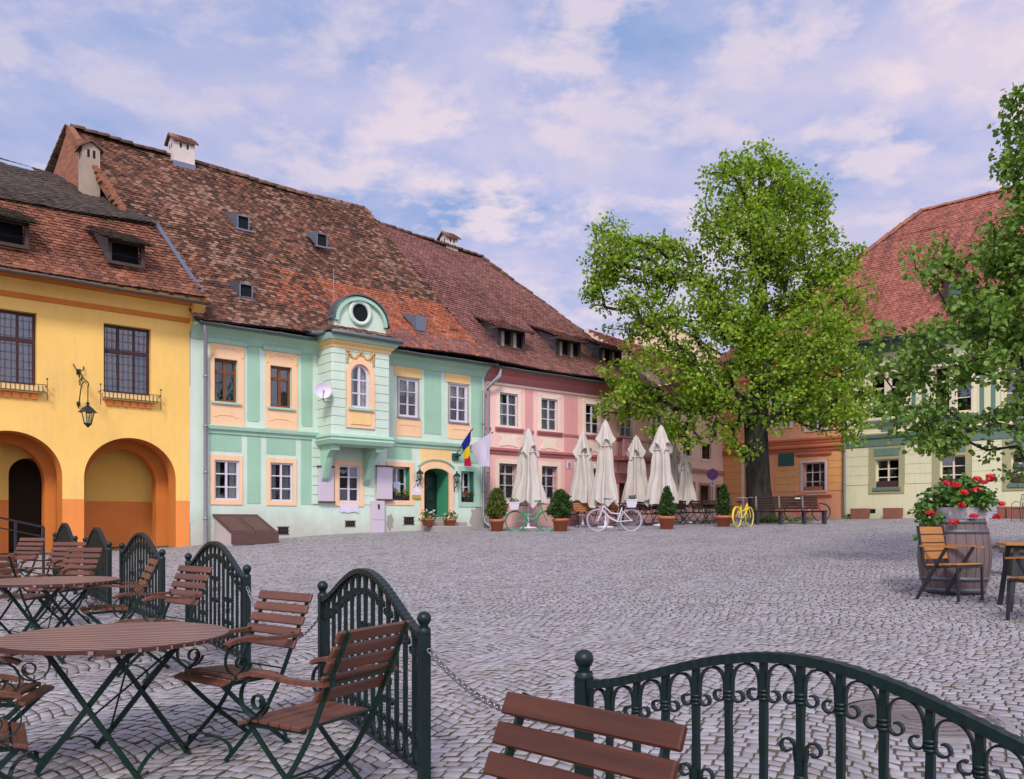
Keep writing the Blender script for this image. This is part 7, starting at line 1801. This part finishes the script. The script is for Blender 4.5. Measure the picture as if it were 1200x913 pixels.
# ---- geranium barrel
def barrel():
    x,y=on_ground(1118,694); z=g(x,y); o=thing('wine_barrel','old wooden barrel holding the red geraniums','barrel',(x,y,z)); h=.98
    prof=lambda f:.35+.095*math.sin(math.pi*(f*.92+.04))
    k=MB(); n=22; 
    for i in range(n):
        a0=2*math.pi*(i+.04)/n; a1=2*math.pi*(i+.96)/n; vs=[]
        for j in range(13):
            f=j/12
            for a,rr in ((a0,-.006),((a0*.85+a1*.15),0),((a0*.15+a1*.85),0),(a1,-.006)): r_=prof(f)+rr; vs.append((r_*math.cos(a),r_*math.sin(a),f*h))
        k.add(vs,[(j*4+q,j*4+q+1,j*4+q+5,j*4+q+4) for j in range(12) for q in range(3)],0,True)
    k.lathe([(prof(j/12)-.012,j/12*h) for j in range(13)],22); k.lathe([(.001,h-.05),(prof(1)-.012,h-.05)],22)
    k.build('barrel_body',wood('barrel_wood',(.145,.095,.085),.5,2,.75,grey=.3,isl=.35),o)
    for f0,f1 in ((.01,.075),(.17,.225),(.40,.45),(.62,.67),(.80,.86),(.93,.995)):
        if f0 in (.40,.62): continue
        k=MB(); k.lathe([(prof(f0)+.001,f0*h),(prof(f0)+.007,f0*h),(prof(f1)+.007,f1*h),(prof(f1)+.001,f1*h)],40); k.build('hoop',paint('hoop_iron_%d'%int(f0*100),(.115,.12,.13),.5,.4,var=.25),o)
    # box set on the barrel, plants spilling over
    pl=flowers('geranium_planter','pale planter of red geraniums spilling over the barrel top',(x+.06,y-.02,z+h-.045),R(12),.62,.40,.19,paint('planter_pale',(.45,.40,.42),.7),50,[],0,0,catg='flower planter')
    rng=np.random.default_rng(5); pts=[]
    k=MB()
    for i in range(190):
        t_=rng.uniform(0,6.283); r_=.60*rng.random()**.5; px_=r_*math.cos(t_)*.95-.05; py_=r_*math.sin(t_)*.62; zz=.20+.40*(1-(r_/.66)**2)*rng.random()+rng.uniform(-.03,.06)
        if px_<-.28: zz-=rng.random()*.42*min(1,(-px_-.28)/.2)
        if r_>.42 and px_>.3: zz+=.02
        pts.append((px_,py_,zz)); 
        if i%3==0: k.tube([(px_*.3,py_*.3,.16),(px_*.75,py_*.75,zz+.01),(px_,py_,zz)],[.006,.005,.003],4,cap=False)
    k.build('stem',paint('stem_green',(.05,.10,.02),.6),pl)
    foliage('foliage',pts,.052,GER,pl,rng,9,.07,'round')
    blooms=[(-.02,-.34,.56),(.30,-.2,.60),(.24,-.26,.55),(-.22,-.35,.38),(-.30,-.3,.48),(-.27,-.36,.22),(-.42,-.30,.50),(-.10,-.38,.08) ,(.40,-.26,.24),(.26,-.36,.07),(-.55,-.15,.12),(.0,-.3,.42),(-.36,-.34,.0),(.10,-.30,.52)]
    for b in blooms:
        k=MB()
        for j in range(26):
            v=rng.normal(0,1,3); v/=np.linalg.norm(v); p=np.array(b)+v*np.array((.060,.045,.022))*rng.uniform(.5,1.1); nrm=Vector(v); s_=nrm.orthogonal().normalized(); t2=nrm.cross(s_)
            for q in range(4):
                a=q*math.pi/2+j; d1=s_*math.cos(a)+t2*math.sin(a); d2=s_*-math.sin(a)+t2*math.cos(a); P=Vector(p); k.add([P,P+d1*.014+d2*.011+nrm*.004,P+d1*.026+nrm*.006,P+d1*.014-d2*.011+nrm*.004],[(0,1,2,3)])
        k.build('blossom',RED,pl)
RED=paint('geranium_red',(.52,.014,.018),.6,var=.25,scale=30)
barrel()
# ---- modern honey wood chair, table, second chair, bench
def tube_chair(name,label,x,y,rz,wd=.50):
    o=thing(name,label,'chair',(x,y,g(x,y)),rz,'honey wood chairs with black legs'); k=MB()
    M_=lambda p,q:k.tube
    hw=wd/2
    for i in range(4):
        z=.50+i*.105; M=Matrix.Translation((0,.215+i*.022,z))@Matrix.Rotation(R(-12),4,'X'); k.chbox(-hw+.03,hw-.03,-.010,.010,0,.096,.006,0,M)
    k.build('backrest',ORANGEW,o); k=MB()
    for i in range(4): k.chbox(-hw+.02,hw-.02,-.235+i*.112,-.235+i*.112+.105,.44-.006*i,.462-.006*i,.008)
    k.build('seat',ORANGEW,o)
    for sx in (-1,1):
        x_=sx*(hw-.015); k=MB(); k.sweep([(x_,-.235,0),(x_,-.225,.43),(x_,.20,.405),(x_,.235,.50),(x_,.305,.92)],.028,.028,(1,0,0)); k.build('front_leg',BLACKM,o)
        k=MB(); x_=sx*(hw+.015); k.sweep([(x_,.30,0),(x_,.05,.42),(x_,-.10,.655)],.026,.034,(1,0,0)); k.build('rear_leg',BLACKM,o)
        k=MB(); k.sweep([(sx*(hw+.015),.24,.672),(sx*(hw+.02),-.05,.672),(sx*(hw+.015),-.22,.660)],.060,.020,(1,0,0)); k.build('armrest',ORANGEW,o)
    k=MB(); k.box(-hw+.02,hw-.02,-.235,-.205,.405,.435); k.box(-hw+.02,hw-.02,.17,.20,.385,.41); k.build('seat_frame',BLACKM,o)
    return o
x,y=on_ground(1118,703); tube_chair('wooden_armchair','honey wood armchair with slanted black legs beside the geranium barrel',x-.02,y,face(.50,-.87),.52)
x2,y2=(1225-600)/1000*8.9,8.9; tube_chair('wooden_armchair','honey wood armchair cut off by the edge of view, behind the table',x2,y2,face(-.35,.94),.52)
def wtable():
    x,y=(1222-600)/1000*9.7,9.7; o=thing('wooden_table','honey wood cafe table with splayed black legs','table',(x,y,g(x,y)),R(-22)); k=MB()
    for i in range(7): k.chbox(-.42,.42,-.40+i*.115,-.40+i*.115+.111,.735,.760,.005)
    k.build('tabletop',ORANGEW,o)
    for sx in (-1,1):
        for sy in (-1,1): k=MB(); k.sweep([(sx*.30,sy*.28,.72),(sx*.38,sy*.36,0)],.05,.05,(0,1,0)); k.build('leg',BLACKM,o)
    k=MB(); k.box(-.33,.33,-.30,-.27,.69,.734); k.box(-.33,.33,.27,.30,.69,.734); k.build('apron',BLACKM,o)
wtable()
def rbench():
    x,y=(1172-600)/1000*13.2,13.2; o=thing('wooden_bench','low weathered plank bench behind the honey wood table','bench',(x,y,g(x,y)),R(-8)); k=MB()
    k.chbox(-.1,1.8,-.22,-.02,.42,.48,.01); k.chbox(-.1,1.8,.02,.22,.42,.48,.01); k.build('seat',wood('grey_plank',(.16,.11,.10),.6,0,.7),o)
    for xx in (.12,1.55): k=MB(); k.box(xx,xx+.16,-.2,.2,-.05,.415); k.build('leg',BLACKM,o)
    k=MB(); k.chbox(-.1,1.8,-.235,-.222,.36,.44,.004); k.build('apron',DARKWD,o)
rbench()
# ---- pale stone pile and wire chair by the cream house
def stones():
    b_=-.6; x,z=CH.at(1157,600,b_); w=CH.world(x,b_,0); o=thing('stone_stack','stack of flat pale grey stone slabs against the cream house','stone slabs',(w.x,w.y,g(w.x,w.y)),R(-45)); rn=random.Random(3)
    for i in range(8): k=MB(); a=.34+rn.uniform(-.05,.03); k.chbox(-a+rn.uniform(-.05,.05),a+rn.uniform(-.05,.05),-.25,.25,i*.085,i*.085+.078,.012); k.build('slab',plaster('slab_grey_%d'%i,sc_((.42,.42,.46),rn.uniform(.85,1.1)),.12),o)
stones()
def wirechair():
    d=29.5; x,y=(1197-600)/1000*d,d; o=thing('wire_chair','thin black wire garden chair by the last planter','chair',(x,y,g(x,y)),face(-.8,-.3)); k=MB()
    for sx in (-.21,.21):
        k.tube([(sx,.22,0),(sx,.18,.45),(sx,.28,.95)],.012,5); k.tube([(sx,-.22,0),(sx,-.2,.45),(sx,.18,.45)],.012,5); k.tube([(sx,.2,.68),(sx,-.05,.70),(sx,-.2,.62),(sx,-.2,.45)],.011,5)
    k.build('chair_frame',BLACKM,o); k=MB()
    for i in range(7): k.tube([(-.21+.07*i,.19,.48),(-.21+.07*i,.28,.95)],.007,4); k.tube([(-.21+.07*i,-.2,.455),(-.21+.07*i,.18,.455)],.007,4)
    k.tube([(-.21,.28,.95),(.21,.28,.95)],.012,5); k.tube([(-.21,.245,.78),(.21,.245,.78)],.009,5); k.build('wire_slats',BLACKM,o)
wirechair()
# weeds at the foot of the cream house
w=CH.world(.5,-.25,0); o=thing('weed_tuft','tuft of green weeds at the foot of the drainpipe','plant',(w.x,w.y,g(w.x,w.y))); foliage('foliage',[(random.uniform(-.35,.4),random.uniform(-.1,.1),random.uniform(.02,.16)) for _ in range(26)],.06,GER,o,np.random.default_rng(3),9,.07)
# low green plants round the trunk
x=BT.location.x; y=BT.location.y; o=thing('undergrowth','low green plants growing round the foot of the big tree','plant',(x,y,g(x,y))); o['kind']='stuff'; rngq=np.random.default_rng(8); foliage('foliage',[(rngq.uniform(-1.0,1.6),rngq.uniform(-.9,-.45),rngq.uniform(.02,.20)) for _ in range(70)],.06,GER,o,rngq,9,.08)
print('objects',len(bpy.data.objects))
